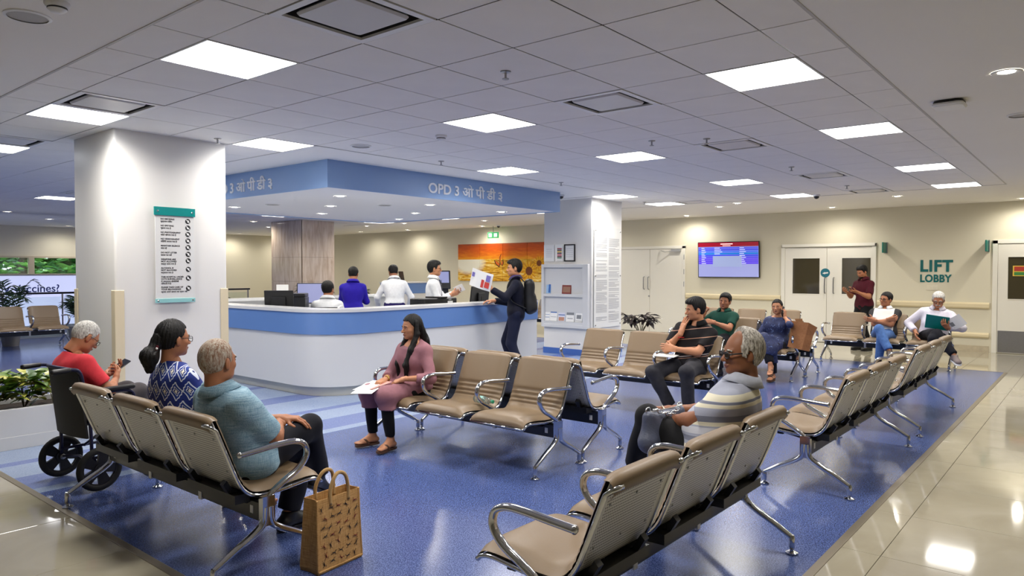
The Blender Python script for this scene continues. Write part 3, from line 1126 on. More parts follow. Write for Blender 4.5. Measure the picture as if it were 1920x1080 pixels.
def prim_eval(p, g):
    if p[0] == 'c':
        _, a, b, ra, rb, k, sq = p
        m = max(ra, rb) + k + 2.5 * g.h
        sl, X = g.sub(np.minimum(a, b) - m, np.maximum(a, b) + m)
        if sl is None:
            return None, None
        q = X - a
        e = b - a
        if sq:
            n, f = sq
            q = q + np.multiply.outer(q @ n, n) * (1 / f - 1)
            e = e + n * (e @ n) * (1 / f - 1)
        t = np.clip((q @ e) / max(e @ e, 1e-9), 0, 1)
        d = np.sqrt(((q - t[..., None] * e) ** 2).sum(-1)) - (ra + (rb - ra) * t)
        return sl, d
    _, c, r, Rm, k = p
    m = max(r) + k + 2.5 * g.h
    sl, X = g.sub(c - m, c + m)
    if sl is None:
        return None, None
    q = X - c
    if Rm is not None:
        q = q @ Rm
    k0 = np.sqrt(((q / r) ** 2).sum(-1))
    k1 = np.sqrt(((q / r ** 2) ** 2).sum(-1)) + 1e-9
    return sl, k0 * (k0 - 1) / k1


def field(g, prims, cuts=(), inflate=0.0):
    f = g.full()
    b0, b1 = g.n.copy(), np.zeros(3, int)
    for p in prims:
        if inflate:
            p = (p[0], p[1], p[2], p[3] + inflate, p[4] + inflate) + p[5:] if p[0] == 'c' else (p[0], p[1], p[2] + inflate) + p[3:]
        sl, d = prim_eval(p, g)
        if sl is not None:
            f[sl] = smin(f[sl], d, p[5] if p[0] == 'c' else p[4])
            b0 = np.minimum(b0, [q.start for q in sl])
            b1 = np.maximum(b1, [q.stop for q in sl])
    if len(cuts):
        sl = tuple(slice(b0[i], b1[i]) for i in range(3))
        X = g.all()[sl]
        for c, n in cuts:
            f[sl] = np.maximum(f[sl], (X - np.asarray(c)) @ unit(n))
    return f


def folds(g, seed, amp, freq=38):
    r = np.random.RandomState(seed)
    X = g.all()
    w = np.sin(X @ (r.randn(3) * 9)) * 1.3
    out = 0
    for i in range(4):
        d = unit(r.randn(3) * A3(1, 1, 1.4)) * freq * (0.7 + 0.5 * r.rand())
        out = out + np.sin(X @ d + w + r.rand() * 6)
    return out * amp / 3


def to_obj(name, V, Fc, mat, parent, smooth=True):
    me = bpy.data.meshes.new(name)
    Fc = np.asarray(Fc)
    me.vertices.add(len(V))
    me.vertices.foreach_set('co', np.asarray(V, np.float32).ravel())
    me.loops.add(Fc.size)
    me.polygons.add(len(Fc))
    me.loops.foreach_set('vertex_index', Fc.astype(np.int32).ravel())
    me.polygons.foreach_set('loop_start', np.arange(0, Fc.size, 4, dtype=np.int32))
    me.polygons.foreach_set('use_smooth', np.ones(len(Fc), bool))
    me.update(calc_edges=True)
    me.validate()
    me.materials.append(mat)
    o = bpy.data.objects.new(name, me)
    COL.objects.link(o)
    o.parent = parent
    return o


def rotx(a):
    a = math.radians(a)
    return np.array([[1, 0, 0], [0, math.cos(a), -math.sin(a)], [0, math.sin(a), math.cos(a)]])


def roty(a):
    a = math.radians(a)
    return np.array([[math.cos(a), 0, math.sin(a)], [0, 1, 0], [-math.sin(a), 0, math.cos(a)]])


def rotz(a):
    a = math.radians(a)
    return np.array([[math.cos(a), -math.sin(a), 0], [math.sin(a), math.cos(a), 0], [0, 0, 1]])


CACHE = {}


# ------------------------------------------------------------------ head (origin at the top of the neck, +y is the face)
def head_mesh(fem=False):
    key = ('head', fem)
    if key in CACHE:
        return CACHE[key]
    jw = 0.9 if fem else 1.0
    P = [ell((0, -0.012, 0.118), (0.0735, 0.094, 0.098), 0.02), ell((0, 0.028, 0.078), (0.0605, 0.06, 0.085), 0.03),
         ell((0, 0.042, 0.024), (0.046 * jw, 0.046, 0.036), 0.03), ell((0, 0.074, 0.004), (0.019 * jw, 0.016, 0.014), 0.02)]
    for s in (-1, 1):
        P += [ell((s * 0.04, 0.05, 0.072), (0.024, 0.028, 0.022), 0.02), ell((s * 0.043, 0.012, 0.032), (0.018 * jw, 0.035, 0.03), 0.03)]
    P += [cone((-0.036, 0.075, 0.113), (0.036, 0.075, 0.113), 0.0105 if not fem else 0.008, k=0.015)]
    P += [cone((0, 0.086, 0.103), (0, 0.108, 0.068), 0.0075, 0.0125, 0.01), ell((-0.011, 0.098, 0.064), (0.009, 0.01, 0.0075), 0.008), ell((0.011, 0.098, 0.064), (0.009, 0.01, 0.0075), 0.008)]
    P += [ell((0, 0.087, 0.0395), (0.023, 0.0105, 0.0055), 0.006), ell((0, 0.086, 0.030), (0.019, 0.0105, 0.0065), 0.006)]
    P += [cone((0, -0.022, 0.05), (0, -0.028, -0.05), 0.052 if not fem else 0.045, 0.054 if not fem else 0.046, 0.025)]
    for s in (-1, 1):
        P += [ell((s * 0.0785, -0.006, 0.088), (0.009, 0.019, 0.031), 0.008, rotz(s * 18) @ rotx(-10)), ell((s * 0.073, 0.0, 0.066), (0.008, 0.01, 0.012), 0.008)]
    g = Grid((-0.11, -0.13, -0.06), (0.11, 0.14, 0.24), 0.0042)
    f = field(g, P)
    for s in (-1, 1):
        sl, d = prim_eval(ell((s * 0.031, 0.094, 0.096), (0.0175, 0.017, 0.0115), 0.01), g)
        f[sl] = -smin(-f[sl], d, 0.008)
    CACHE[key] = surf_net(f, g.lo, g.h)
    return CACHE[key]


HAIRZ = {
    'short': ([-0.13, -0.06, -0.03, -0.016, 0.006, 0.016, 0.034, 0.05, 0.1], [0.015, 0.02, 0.045, 0.118, 0.12, 0.09, 0.10, 0.158, 0.178]),
    'fem': ([-0.13, -0.06, -0.03, -0.016, 0.006, 0.016, 0.034, 0.05, 0.1], [-0.03, -0.03, 0.0, 0.10, 0.11, 0.105, 0.13, 0.165, 0.178]),
    'bald': ([-0.13, -0.06, -0.03, -0.016, 0.006, 0.016, 0.03, 0.04, 0.1], [0.015, 0.015, 0.04, 0.115, 0.118, 0.10, 0.20, 0.30, 0.40]),
}


def hair_mesh(style, thick=0.011, vol=0.0, seed=1, wave=0.002):
    key = ('hair', style, thick, vol, seed)
    if key in CACHE:
        return CACHE[key]
    base = {'short': 'short', 'buzz': 'short', 'bald': 'bald', 'long': 'fem', 'bun': 'fem'}[style]
    lo, hi = (-0.13, -0.16, -0.08), (0.13, 0.13, 0.26)
    P = [ell((0, -0.014, 0.120), (0.0735 + thick, 0.094 + thick, 0.098 + thick), 0.02)]
    if vol:
        P += [ell((0, 0.03, 0.185), (0.06, 0.065, 0.03 + vol), 0.03)]
    if style == 'short':
        P += [ell((0.0, -0.03, 0.15), (0.082, 0.085, 0.07 + vol), 0.03)]
    g = Grid(lo, hi, 0.005)
    f = field(g, P)
    X = g.all()
    ys, zs = HAIRZ[base]
    zl = np.interp(X[..., 1], ys, zs)
    if style == 'bald':
        # bare crown in front: keep only the back and sides
        zl = np.where(X[..., 1] > -0.02, np.maximum(zl, 0.0), zl)
        top = np.interp(X[..., 1], [-0.1, -0.03, -0.005, 0.015, 0.03, 0.05], [9, 9, 0.245, 0.19, 0.15, 0.125])
        f = np.maximum(f, (X[..., 2] - top) * 0.8)
        zl = np.interp(X[..., 1], [-0.13, -0.06, -0.03, -0.016, 0.006, 0.016, 0.036, 0.05], [0.015, 0.015, 0.04, 0.112, 0.115, 0.075, 0.09, 0.5])
    f = np.maximum(f, (zl - X[..., 2]) * 0.75)
    r = np.random.RandomState(seed)
    ang = np.arctan2(X[..., 0], X[..., 1] + 0.03)
    f = f + wave * (np.sin(ang * 23 + X[..., 2] * 40 + r.rand() * 6) + np.sin(ang * 37 - X[..., 2] * 95 + 2) * 0.6)
    V, Fc = surf_net(f, g.lo, g.h)
    CACHE[key] = (V, Fc)
    return V, Fc


def extra_hair(style):
    key = ('xhair', style)
    if key in CACHE:
        return CACHE[key]
    if style == 'long':
        P = [cone((0, -0.06, 0.12), (0.01, -0.13, -0.06), 0.075, 0.07, 0.03, (A3(0, 1, 0), 0.6)), cone((0.01, -0.13, -0.06), (0.02, -0.195, -0.34), 0.08, 0.05, 0.03, (A3(0, 1, 0), 0.5))]
        for s in (-1, 1):
            P += [cone((s * 0.066, -0.005, 0.15), (s * 0.088, -0.0, 0.03), 0.024, 0.026, 0.02), cone((s * 0.088, -0.0, 0.03), (s * 0.09, 0.075, -0.12), 0.026, 0.032, 0.02), cone((s * 0.09, 0.075, -0.12), (s * 0.082, 0.135, -0.26), 0.032, 0.03, 0.02), cone((s * 0.082, 0.135, -0.26), (s * 0.075, 0.14, -0.40), 0.03, 0.014, 0.02)]
        lo, hi = (-0.16, -0.28, -0.46), (0.16, 0.2, 0.24)
    else:
        P = [cone((0, -0.085, 0.10), (0, -0.118, 0.055), 0.05, 0.035, 0.03), ell((0, -0.155, -0.005), (0.055, 0.05, 0.055), 0.03), cone((0, -0.15, -0.02), (0.0, -0.15, -0.085), 0.05, 0.03, 0.03)]
        lo, hi = (-0.12, -0.26, -0.18), (0.12, 0.02, 0.2)
    g = Grid(lo, hi, 0.006)
    f = field(g, P)
    X = g.all()
    f = f + 0.0025 * (np.sin(X[..., 0] * 160 + np.sin(X[..., 2] * 20) * 2) + np.sin(X[..., 0] * 260 + X[..., 1] * 200))
    CACHE[key] = surf_net(f, g.lo, g.h)
    return CACHE[key]


# ------------------------------------------------------------------ hand (origin wrist, +y fingers, palm faces -z, thumb at -x: a right hand)
POSES = {'relaxed': ([22, 24, 28, 32], 0.75, (25, 20)), 'grip': ([50, 52, 54, 56], 0.95, (50, 40)), 'hold': ([38, 36, 36, 38], 0.8, (45, 15)), 'flat': ([7, 6, 7, 9], 0.6, (18, 8)), 'fist': ([72, 76, 78, 80], 1.0, (55, 50)), 'pinch': ([42, 55, 62, 66], 0.9, (48, 18))}


def hand_mesh(pose):
    key = ('hand', pose)
    if key in CACHE:
        return CACHE[key]
    curls, k2, th = POSES[pose]
    P = [cone((-0.012, -0.03, 0), (-0.012, 0.01, 0), 0.022, 0.021, 0.02), cone((0.012, -0.03, 0), (0.012, 0.01, 0), 0.022, 0.02, 0.02)]
    kx = [-0.031, -0.010, 0.011, 0.030]
    ky = [0.086, 0.090, 0.086, 0.077]
    ln = [(0.042, 0.025, 0.021), (0.046, 0.028, 0.022), (0.043, 0.026, 0.021), (0.034, 0.020, 0.018)]
    for i in range(4):
        P += [cone((kx[i] * 0.6, 0.008, 0), (kx[i], ky[i], 0), 0.0145, 0.0115, 0.016)]
    P += [cone((-0.022, 0.012, -0.008), (-0.036, 0.045, -0.014), 0.018, 0.014, 0.015)]
    for i in range(4):
        p = A3(kx[i], ky[i], 0)
        a = 0
        sp = [-5, -1, 3, 8][i]
        for j in range(3):
            a += curls[i] * (1 if j == 0 else k2 if j == 1 else k2 * 0.7)
            d = rotz(-sp) @ rotx(-a) @ A3(0, 1, 0)
            q = p + d * ln[i][j]
            P += [cone(p, q, 0.0092 - 0.0009 * j, 0.0086 - 0.0009 * j, 0.004)]
            p = q
    p = A3(-0.036, 0.042, -0.014)
    a1, a2 = th
    d = unit(A3(-math.sin(math.radians(60 - a1 * 0.5)), math.cos(math.radians(60 - a1 * 0.5)), -math.sin(math.radians(a1)) * 0.8))
    q = p + d * 0.036
    P += [cone(p, q, 0.0115, 0.0105, 0.006)]
    d2 = unit(d + A3(0.3 * math.sin(math.radians(a2)) + 0.15, 0.45, -0.2 * math.sin(math.radians(a2))))
    P += [cone(q, q + d2 * 0.029, 0.0105, 0.0085, 0.004)]
    g = Grid((-0.12, -0.06, -0.12), (0.07, 0.20, 0.04), 0.0036)
    CACHE[key] = surf_net(field(g, P), g.lo, g.h)
    return CACHE[key]


def foot_template(kind):
    """bare foot or shoe: origin ankle, +y toes, sole at z=-0.075"""
    key = ('foot', kind)
    if key in CACHE:
        return CACHE[key]
    z = A3(0, 0, 1)
    if kind == 'bare':
        P = [cone((0, 0.0, 0.03), (0, -0.01, -0.03), 0.034, 0.034, 0.02), ell((0, -0.03, -0.048), (0.03, 0.035, 0.027), 0.02), cone((0, -0.02, -0.045), (0.0, 0.10, -0.058), 0.034, 0.036, 0.03, (z, 0.6)), cone((0, 0.02, -0.015), (0, 0.10, -0.05), 0.03, 0.025, 0.03)]
        for i, (x, y, r) in enumerate([(-0.03, 0.165, 0.0125), (-0.011, 0.17, 0.009), (0.005, 0.164, 0.0085), (0.019, 0.154, 0.008), (0.031, 0.142, 0.0075)]):
            P += [cone((x * 0.9, 0.105, -0.057), (x, y, -0.063), r * 1.15, r, 0.008)]
        g = Grid((-0.07, -0.09, -0.1), (0.07, 0.2, 0.09), 0.005)
        cuts = [((0, 0, -0.074), (0, 0, -1))]
    else:
        P = [cone((0, 0.0, 0.0), (0, -0.01, -0.03), 0.042, 0.04, 0.02), ell((0, -0.03, -0.045), (0.037, 0.042, 0.035), 0.02), cone((0, -0.03, -0.05), (0.0, 0.145, -0.052), 0.041, 0.042, 0.03, (z, 0.72)), cone((0, 0.02, -0.01), (0, 0.12, -0.045), 0.036, 0.03, 0.03)]
        g = Grid((-0.08, -0.1, -0.1), (0.08, 0.22, 0.06), 0.007)
        cuts = [((0, 0, -0.078), (0, 0, -1)), ((0, 0, 0.02), (0, 0, 1))]
    CACHE[key] = surf_net(field(g, P, cuts), g.lo, g.h)
    return CACHE[key]


def place(Vm, Rm, t, s=1.0, mirror=False):
    V, Fc = Vm
    V = V * s
    if mirror:
        V = V * A3(-1, 1, 1)
        Fc = Fc[:, ::-1]
    return V @ np.asarray(Rm).T + t, Fc


def join(parts):
    Vs, Fs, o = [], [], 0
    for V, Fc in parts:
        Vs.append(V)
        Fs.append(Fc + o)
        o += len(V)
    return np.concatenate(Vs), np.concatenate(Fs)


def ik(a, b, l1, l2, pole):
    """middle joint of a two-bone chain from a to b bending towards pole; returns joint and reachable end"""
    a, b = np.asarray(a, float), np.asarray(b, float)
    d = b - a
    L = np.linalg.norm(d)
    if L > (l1 + l2) * 0.998:
        b = a + d / L * (l1 + l2) * 0.998
        d = b - a
        L = np.linalg.norm(d)
    u = d / L
    x = (l1 * l1 - l2 * l2 + L * L) / (2 * L)
    hgt = math.sqrt(max(l1 * l1 - x * x, 1e-6))
    p = np.asarray(pole, float)
    p = unit(p - u * (p @ u))
    return a + u * x + p * hgt, b


def frame_from(y, nz):
    """rotation with +y along y and +z as near nz as possible"""
    y = unit(y)
    z = unit(np.asarray(nz, float) - y * (np.asarray(nz, float) @ y))
    return np.stack([np.cross(y, z), y, z], 1)


SKIN = {}


def skin(tone):
    return M('skin_%s' % tone, {'light': (204, 150, 116), 'mid': (188, 132, 98), 'tan': (168, 112, 80), 'dark': (142, 92, 64)}[tone], 0.5, var=(14, 0.07), bump=(120, 0.03), spec=0.35)


def hair_mat(name, c, c2=None):
    def fn(n, l, v):
        mp = n.new('ShaderNodeMapping')
        mp.inputs['Scale'].default_value = (90, 60, 22)
        l.new(v, mp.inputs['Vector'])
        a = noise(n, l, mp.outputs[0], 1.6, 4, 0.5)
        return ramp(n, l, a, [(0.35, c), (0.65, c2 or tuple(min(255, int(q * 1.5 + 6)) for q in c))])
    return expr_mat(name, 0.58, fn, bump=(160, 0.25), spec=0.3)


BLACKH = hair_mat('black_hair', (7, 6, 6), (20, 17, 16))
GREYH = hair_mat('grey_hair', (98, 92, 82), (206, 200, 188))
WHITEH = hair_mat('white_hair', (150, 146, 140), (222, 220, 214))
THINH = hair_mat('thin_grey_hair', (132, 96, 74), (186, 176, 160))
EYEW = M('eye_white', (226, 220, 212), 0.2)
EYED = M('eye_dark', (28, 18, 12), 0.1)
LIP = M('lips', (132, 74, 64), 0.45)


def cloth(name, col, rough=0.75, var=(30, 0.08)):
    return M(name, col, rough, var=var, bump=(260, 0.12), sheen=0.04, spec=0.18)


def make_person(name, label, loc, rz, p):
    """p: pose and clothing dictionary in the person's own frame (+y ahead, +x to the person's right-hand side, z up)"""
    s = p.get('s', 1.0)
    fem = p.get('fem', False)
    root = empty(name, loc, math.radians(rz))
    tag(root, label, 'person')
    hc = p.get('h', 0.0135)
    sk = skin(p.get('skin', 'mid'))
    pel = A3(*p['pelvis'])
    l1, l2 = p.get('lean', (0, 0))
    side = p.get('side', 0)
    tw = p.get('twist', 0)
    R1 = roty(side) @ rotx(-l1)
    R2 = rotz(tw) @ roty(side) @ rotx(-l2)
    u1, u2 = R1 @ A3(0, 0, 1), R2 @ A3(0, 0, 1)
    f1, f2 = R1 @ A3(0, 1, 0), R2 @ A3(0, 1, 0)
    x1, x2 = R1 @ A3(1, 0, 0), R2 @ A3(1, 0, 0)
    wide = p.get('wide', 1.0) * s
    ts = s * p.get('tl', 1.0)
    chest = pel + u1 * 0.28 * ts
    neck = chest + u2 * 0.215 * ts
    shw = (0.155 if fem else 0.178) * wide
    SH = {1: chest + u2 * 0.128 * ts + x2 * shw, -1: chest + u2 * 0.128 * ts - x2 * shw}
    for k, dv in p.get('shrug', {}).items():
        SH[k] = SH[k] + A3(*dv)
    hy, hp, hr = p.get('head', (0, 0, 0))
    Rh = rotz(hy) @ rotx(-hp) @ roty(hr)
    hb = neck + unit(u2 * 0.6 + Rh @ A3(0, 0.1, 1) * 0.6) * 0.062 * s
    hs = p.get('hs', 0.95 if fem else 1.0) * (0.35 + 0.65 * s)
    # --- limbs
    hips = {k: pel + x1 * k * 0.085 * s - u1 * 0.02 * s for k in (1, -1)}
    legs, arms = {}, {}
    for k in (1, -1):
        q = p['legs'][k]
        kn, an = ik(hips[k], q['ankle'], 0.43 * s, 0.42 * s, q.get('pole', (0, 1, 0.3)))
        legs[k] = (hips[k], kn, an, unit(q.get('toe', (0, 1, 0))), q.get('up', (0, 0, 1)))
        q = p['arms'][k]
        el, wr = ik(SH[k], q['wrist'], 0.285 * s, 0.25 * s, q.get('pole', (k * 0.6, -0.5, -0.6)))
        arms[k] = (SH[k], el, wr, q)
    # --- shared solids
    flat = (f2, 0.70 if not fem else 0.72)
    flat1 = (f1, 0.76)
    bel = p.get('belly', 0.0)
    bw = (0.125 if fem else 0.135) * wide
    torso = [cone(pel - u1 * 0.02 * s, pel + u1 * 0.12 * s, 0.15 * wide, bw, 0.05, flat1), cone(pel + u1 * 0.10 * s, chest + u2 * 0.02 * s, bw, 0.145 * wide, 0.06, flat1),
             cone(chest - x2 * 0.055 * s, chest + x2 * 0.055 * s, 0.125 * wide, 0.125 * wide, 0.06, (f2, 0.86)),
             cone(chest + u2 * 0.085 * s - x2 * 0.085 * s, chest + u2 * 0.085 * s + x2 * 0.085 * s, 0.09 * wide, 0.09 * wide, 0.06, (f2, 0.95)),
             cone(neck - u2 * 0.045 * s + x2 * 0.03 * s, SH[1] - x2 * 0.01 * s, 0.045 * s, 0.05 * s, 0.05), cone(neck - u2 * 0.045 * s - x2 * 0.03 * s, SH[-1] + x2 * 0.01 * s, 0.045 * s, 0.05 * s, 0.05), cone(chest + u2 * 0.14 * s, neck + u2 * 0.02, 0.07 * s, 0.052 * s, 0.05)]
    if bel:
        torso += [ell(pel + u1 * 0.14 * s + f1 * (0.04 + bel * 0.5), (0.145 * wide, 0.09 + bel, 0.13 * s), 0.06, R1)]
    if fem:
        torso += [ell(chest + u2 * 0.02 + f2 * 0.075 * s + x2 * k * 0.07 * s, (0.065 * s, 0.06 * s, 0.06 * s), 0.04, R2) for k in (1, -1)]
    pelvis = [cone(pel - x1 * 0.07 * s, pel + x1 * 0.07 * s, 0.118 * wide, 0.118 * wide, 0.05, (f1, 0.92))]
    leg_pr = {k: [cone(a, b, 0.086 * wide, 0.060 * s, 0.035), cone(b, c, 0.057 * s, 0.038 * s, 0.02), cone(b + (c - b) * 0.15 - f1 * 0.012, b + (c - b) * 0.45 - f1 * 0.015, 0.05 * s, 0.045 * s, 0.03)] for k, (a, b, c, _, _) in legs.items()}
    ar = 0.88 if fem else 1.0
    arm_pr = {k: [cone(a, b, 0.052 * s * ar, 0.042 * s * ar, 0.03), cone(b, c, 0.043 * s * ar, 0.027 * s * ar, 0.02), cone(b + (c - b) * 0.1, b + (c - b) * 0.4, 0.043 * s * ar, 0.04 * s * ar, 0.02)] for k, (a, b, c, _) in arms.items()}
    allp = torso + pelvis + sum(leg_pr.values(), []) + sum(arm_pr.values(), [])
    pts = np.array([q for pr in allp for q in ((pr[1], pr[2]) if pr[0] == 'c' else (pr[1],))])
    lo, hi = pts.min(0) - 0.22, pts.max(0) + 0.22
    # --- body (skin): torso and limbs, head, hands and bare feet in one mesh
    g = Grid(lo, hi, 0.013)
    f = field(g, torso + pelvis, inflate=-0.006)
    for k in (1, -1):
        f = smin(f, field(g, leg_pr[k], inflate=-0.004), 0.03)
        f = smin(f, field(g, arm_pr[k], inflate=0.0), 0.03)
    parts = [surf_net(f, g.lo, g.h), place(head_mesh(fem), Rh, hb, hs)]
    for k in (1, -1):
        a, b, c, q = arms[k]
        d = unit(q.get('dir', unit(c - b)))
        pn = np.asarray(q.get('palm', (0, 0, -1)), float)
        parts.append(place(hand_mesh(q.get('pose', 'relaxed')), frame_from(d, -pn), c + d * 0.012, s * (0.93 if fem else 1.02), mirror=(k == -1)))
    footw = p.get('foot', 'shoe')
    for k in (1, -1):
        _, _, an, toe, up = legs[k]
        if footw == 'sandal':
            parts.append(place(foot_template('bare'), frame_from(toe, up), an, s, mirror=(k == 1)))
    V, Fc = join(parts)
    body = to_obj('body', V, Fc, sk, root)
    Th = Matrix([[*(Rh[i] * hs), hb[i]] for i in range(3)] + [[0, 0, 0, 1]])
    # --- face details
    for k in (-1, 1):
        e = MB().sphere((k * 0.031, 0.0715, 0.0955), 0.0122, 8, T=Th)
        e.sphere((k * 0.031, 0.0792, 0.0950), (0.0064, 0.0052, 0.0064), 6, 1, T=Th)
        e.build('eye', [EYEW, EYED], root, smooth=True)
        MB().tube([tuple(Th @ Vector(q)) for q in catmull([(k * 0.014, 0.0905, 0.1145), (k * 0.030, 0.091, 0.120), (k * 0.050, 0.079, 0.1135)], 4)], 0.0042 if not fem else 0.0028, 5).build('eyebrow', {'grey': GREYH, 'white': WHITEH}.get(p.get('brow'), BLACKH), root)
        MB().tube([tuple(Th @ Vector(q)) for q in catmull([(k * 0.015, 0.082, 0.0985), (k * 0.031, 0.0845, 0.1025), (k * 0.047, 0.076, 0.097)], 4)], 0.0042, 5).build('eyelid', sk, root)
    lp = MB()
    lp.tube([tuple(Th @ Vector(q)) for q in catmull([(-0.021, 0.0865, 0.035), (-0.008, 0.0985, 0.0385), (0, 0.0985, 0.0375), (0.008, 0.0985, 0.0385), (0.021, 0.0865, 0.035)], 3)], 0.0034, 6)
    lp.tube([tuple(Th @ Vector(q)) for q in catmull([(-0.019, 0.0865, 0.0335), (0, 0.0975, 0.029), (0.019, 0.0865, 0.0335)], 4)], 0.004, 6)
    lp.build('lips', LIP, root, smooth=True)
    # --- hair
    hm = p.get('hairmat', BLACKH)
    st = p.get('hair', 'short')
    hp_ = [place(hair_mesh(st, p.get('hthick', 0.010), p.get('hvol', 0.0), p.get('seed', 1), p.get('hwave', 0.002)), Rh, hb, hs)]
    if st in ('long', 'bun'):
        hp_.append(place(extra_hair(st), Rh if st == 'bun' else rotz(hy) @ rotx(-hp * 0.5), hb, hs))
    V, Fc = join(hp_)
    to_obj('hair', V, Fc, hm, root)
    if p.get('moustache'):
        MB().tube([tuple(Th @ Vector(q)) for q in catmull([(-0.03, 0.083, 0.042), (-0.012, 0.1, 0.05), (0, 0.101, 0.051), (0.012, 0.1, 0.05), (0.03, 0.083, 0.042)], 4)], 0.0075, 7).build('moustache', p['moustache'], root, smooth=True)
    if p.get('beard'):
        P = [ell((0, 0.042, 0.022), (0.051, 0.050, 0.04), 0.03), ell((0, 0.076, 0.002), (0.022, 0.019, 0.017), 0.02)] + [ell((q * 0.048, 0.01, 0.045), (0.017, 0.03, 0.045), 0.03) for q in (-1, 1)]
        gb = Grid((-0.09, -0.06, -0.05), (0.09, 0.12, 0.12), 0.006)
        fb = field(gb, P)
        X = gb.all()
        fb = np.maximum(fb, X[..., 2] - np.interp(X[..., 1], [0.0, 0.03, 0.07, 0.1], [0.09, 0.05, 0.03, 0.024]))
        to_obj('beard', *place(surf_net(fb, gb.lo, gb.h), Rh, hb, hs), p['beard'], root)
    if p.get('glasses'):
        gm = MB()
        for k in (-1, 1):
            ring = [(k * 0.033 + 0.023 * math.copysign(abs(math.cos(a)) ** 0.6, math.cos(a)), 0.104 - 0.004 * abs(math.cos(a)), 0.094 + 0.0165 * math.copysign(abs(math.sin(a)) ** 0.7, math.sin(a))) for a in [2 * PI * q / 18 for q in range(19)]]
            gm.tube([tuple(Th @ Vector(q)) for q in ring], p.get('gthick', 0.0019), 5)
            gm.tube([tuple(Th @ Vector(q)) for q in [(k * 0.056, 0.099, 0.1), (k * 0.072, 0.07, 0.102), (k * 0.082, 0.01, 0.104), (k * 0.083, -0.02, 0.096), (k * 0.079, -0.035, 0.082)]], p.get('gthick', 0.0019) * 1.2, 5)
        gm.tube([tuple(Th @ Vector(q)) for q in [(-0.011, 0.104, 0.099), (0, 0.108, 0.102), (0.011, 0.104, 0.099)]], 0.0016, 5)
        go = gm.build('glasses', p['glasses'], root, smooth=True)
        if p.get('tint'):
            for k in (-1, 1):
                MB().add([tuple(Th @ Vector((k * 0.033 + 0.022 * math.cos(a), 0.103, 0.094 + 0.0155 * math.sin(a)))) for a in [2 * PI * q / 14 for q in range(14)]], [tuple(range(14))]).build('lens', p['tint'], go)
    # --- upper garment
    g = Grid(lo, hi, hc)
    inf = p.get('loose', 0.014)
    am = p.get('fold', 0.0045)
    seed = p.get('seed', 1)
    fo = folds(g, seed, am)
    hem = p.get('hem', -0.07)
    f = field(g, torso + pelvis, inflate=inf)
    X = g.all()
    hemc = pel + u1 * hem * s
    f = np.maximum(f, (hemc - X) @ u1)
    nk = neck - u2 * (p.get('neckcut', 0.0) - (0.012 if p.get('collar') is not None else 0.0)) * s
    f = np.maximum(f, (X - nk) @ unit(u2 + f2 * p.get('vneck', 0.35)) * 1.0)
    if p.get('tunic'):
        ft = g.full()
        for k in (1, -1):
            a, b, c, _, _ = legs[k]
            ft = smin(ft, field(g, [cone(a, b + (b - a) * 0.05, 0.096 * wide, 0.076 * s, 0.05), cone(b + (b - a) * 0.03, b + (c - b) * p['tunic'], 0.076 * s, 0.082 * s, 0.05)], [(b + (c - b) * p['tunic'], A3(0, 0, -1))], inflate=0.004), 0.09)
        f = smin(f, ft, 0.05)
    sl_ = p.get('sleeve', 0.55)
    for k in (1, -1):
        a, b, c, _ = arms[k]
        if sl_ <= 1:
            e = a + (b - a) * sl_
            fa = field(g, [cone(a, b, 0.050 * s * ar, 0.052 * s * ar, 0.03)], [(e, b - a)], inflate=p.get('sleeve_loose', 0.012))
        else:
            e = b + (c - b) * (sl_ - 1)
            fa = smin(field(g, [cone(a, b, 0.050 * s * ar, 0.047 * s * ar, 0.03)], inflate=p.get('sleeve_loose', 0.011)), field(g, [cone(b, c, 0.047 * s * ar, 0.034 * s * ar, 0.02)], [(e, c - b)], inflate=p.get('sleeve_loose', 0.011)), 0.02)
        f = smin(f, fa, 0.03)
    V, Fc = surf_net(f + fo, g.lo, g.h)
    top = to_obj(p.get('topname', 'shirt'), V, Fc, p['top'], root)
    # --- trousers
    f = field(g, pelvis + torso[:1], [(pel + u1 * 0.09 * s, u1)], inflate=0.010)
    tl = p.get('trouser', 0.93)
    for k in (1, -1):
        a, b, c, _, _ = legs[k]
        f = smin(f, field(g, [cone(a, b, 0.088 * wide, 0.066 * s, 0.035), cone(b, c, 0.064 * s, p.get('cuff', 0.052) * s, 0.025)], [(b + (c - b) * tl, c - b)], inflate=p.get('tloose', 0.010)), 0.03)
    V, Fc = surf_net(f + folds(g, seed + 5, am), g.lo, g.h)
    to_obj('trousers', V, Fc, p['bottom'], root)
    # --- collar
    if p.get('collar') is not None:
        Rc = np.stack([x2, f2, u2], 1)
        cb = neck + u2 * 0.010 * s - f2 * 0.004
        cm = MB()
        n = 22
        rows = []
        for r_, z_ in ((0.074, -0.02), (0.069, 0.045), (0.078, 0.049), (0.112, 0.0)):
            row = []
            for i in range(n + 1):
                a = math.radians(-250 + 320 * i / n - 0) if False else math.radians(90 + 22 + (360 - 44) * i / n)
                drop = -0.03 * max(0, math.sin(a)) ** 2
                q = cb + Rc @ (A3(r_ * math.cos(a) * 1.08, r_ * math.sin(a), z_ + drop) * s)
                row.append(tuple(q))
            rows.append(row)
        cm.loft(rows, close=False)
        cm.build('collar', p['collar'], root, smooth=True, solid=0.004)
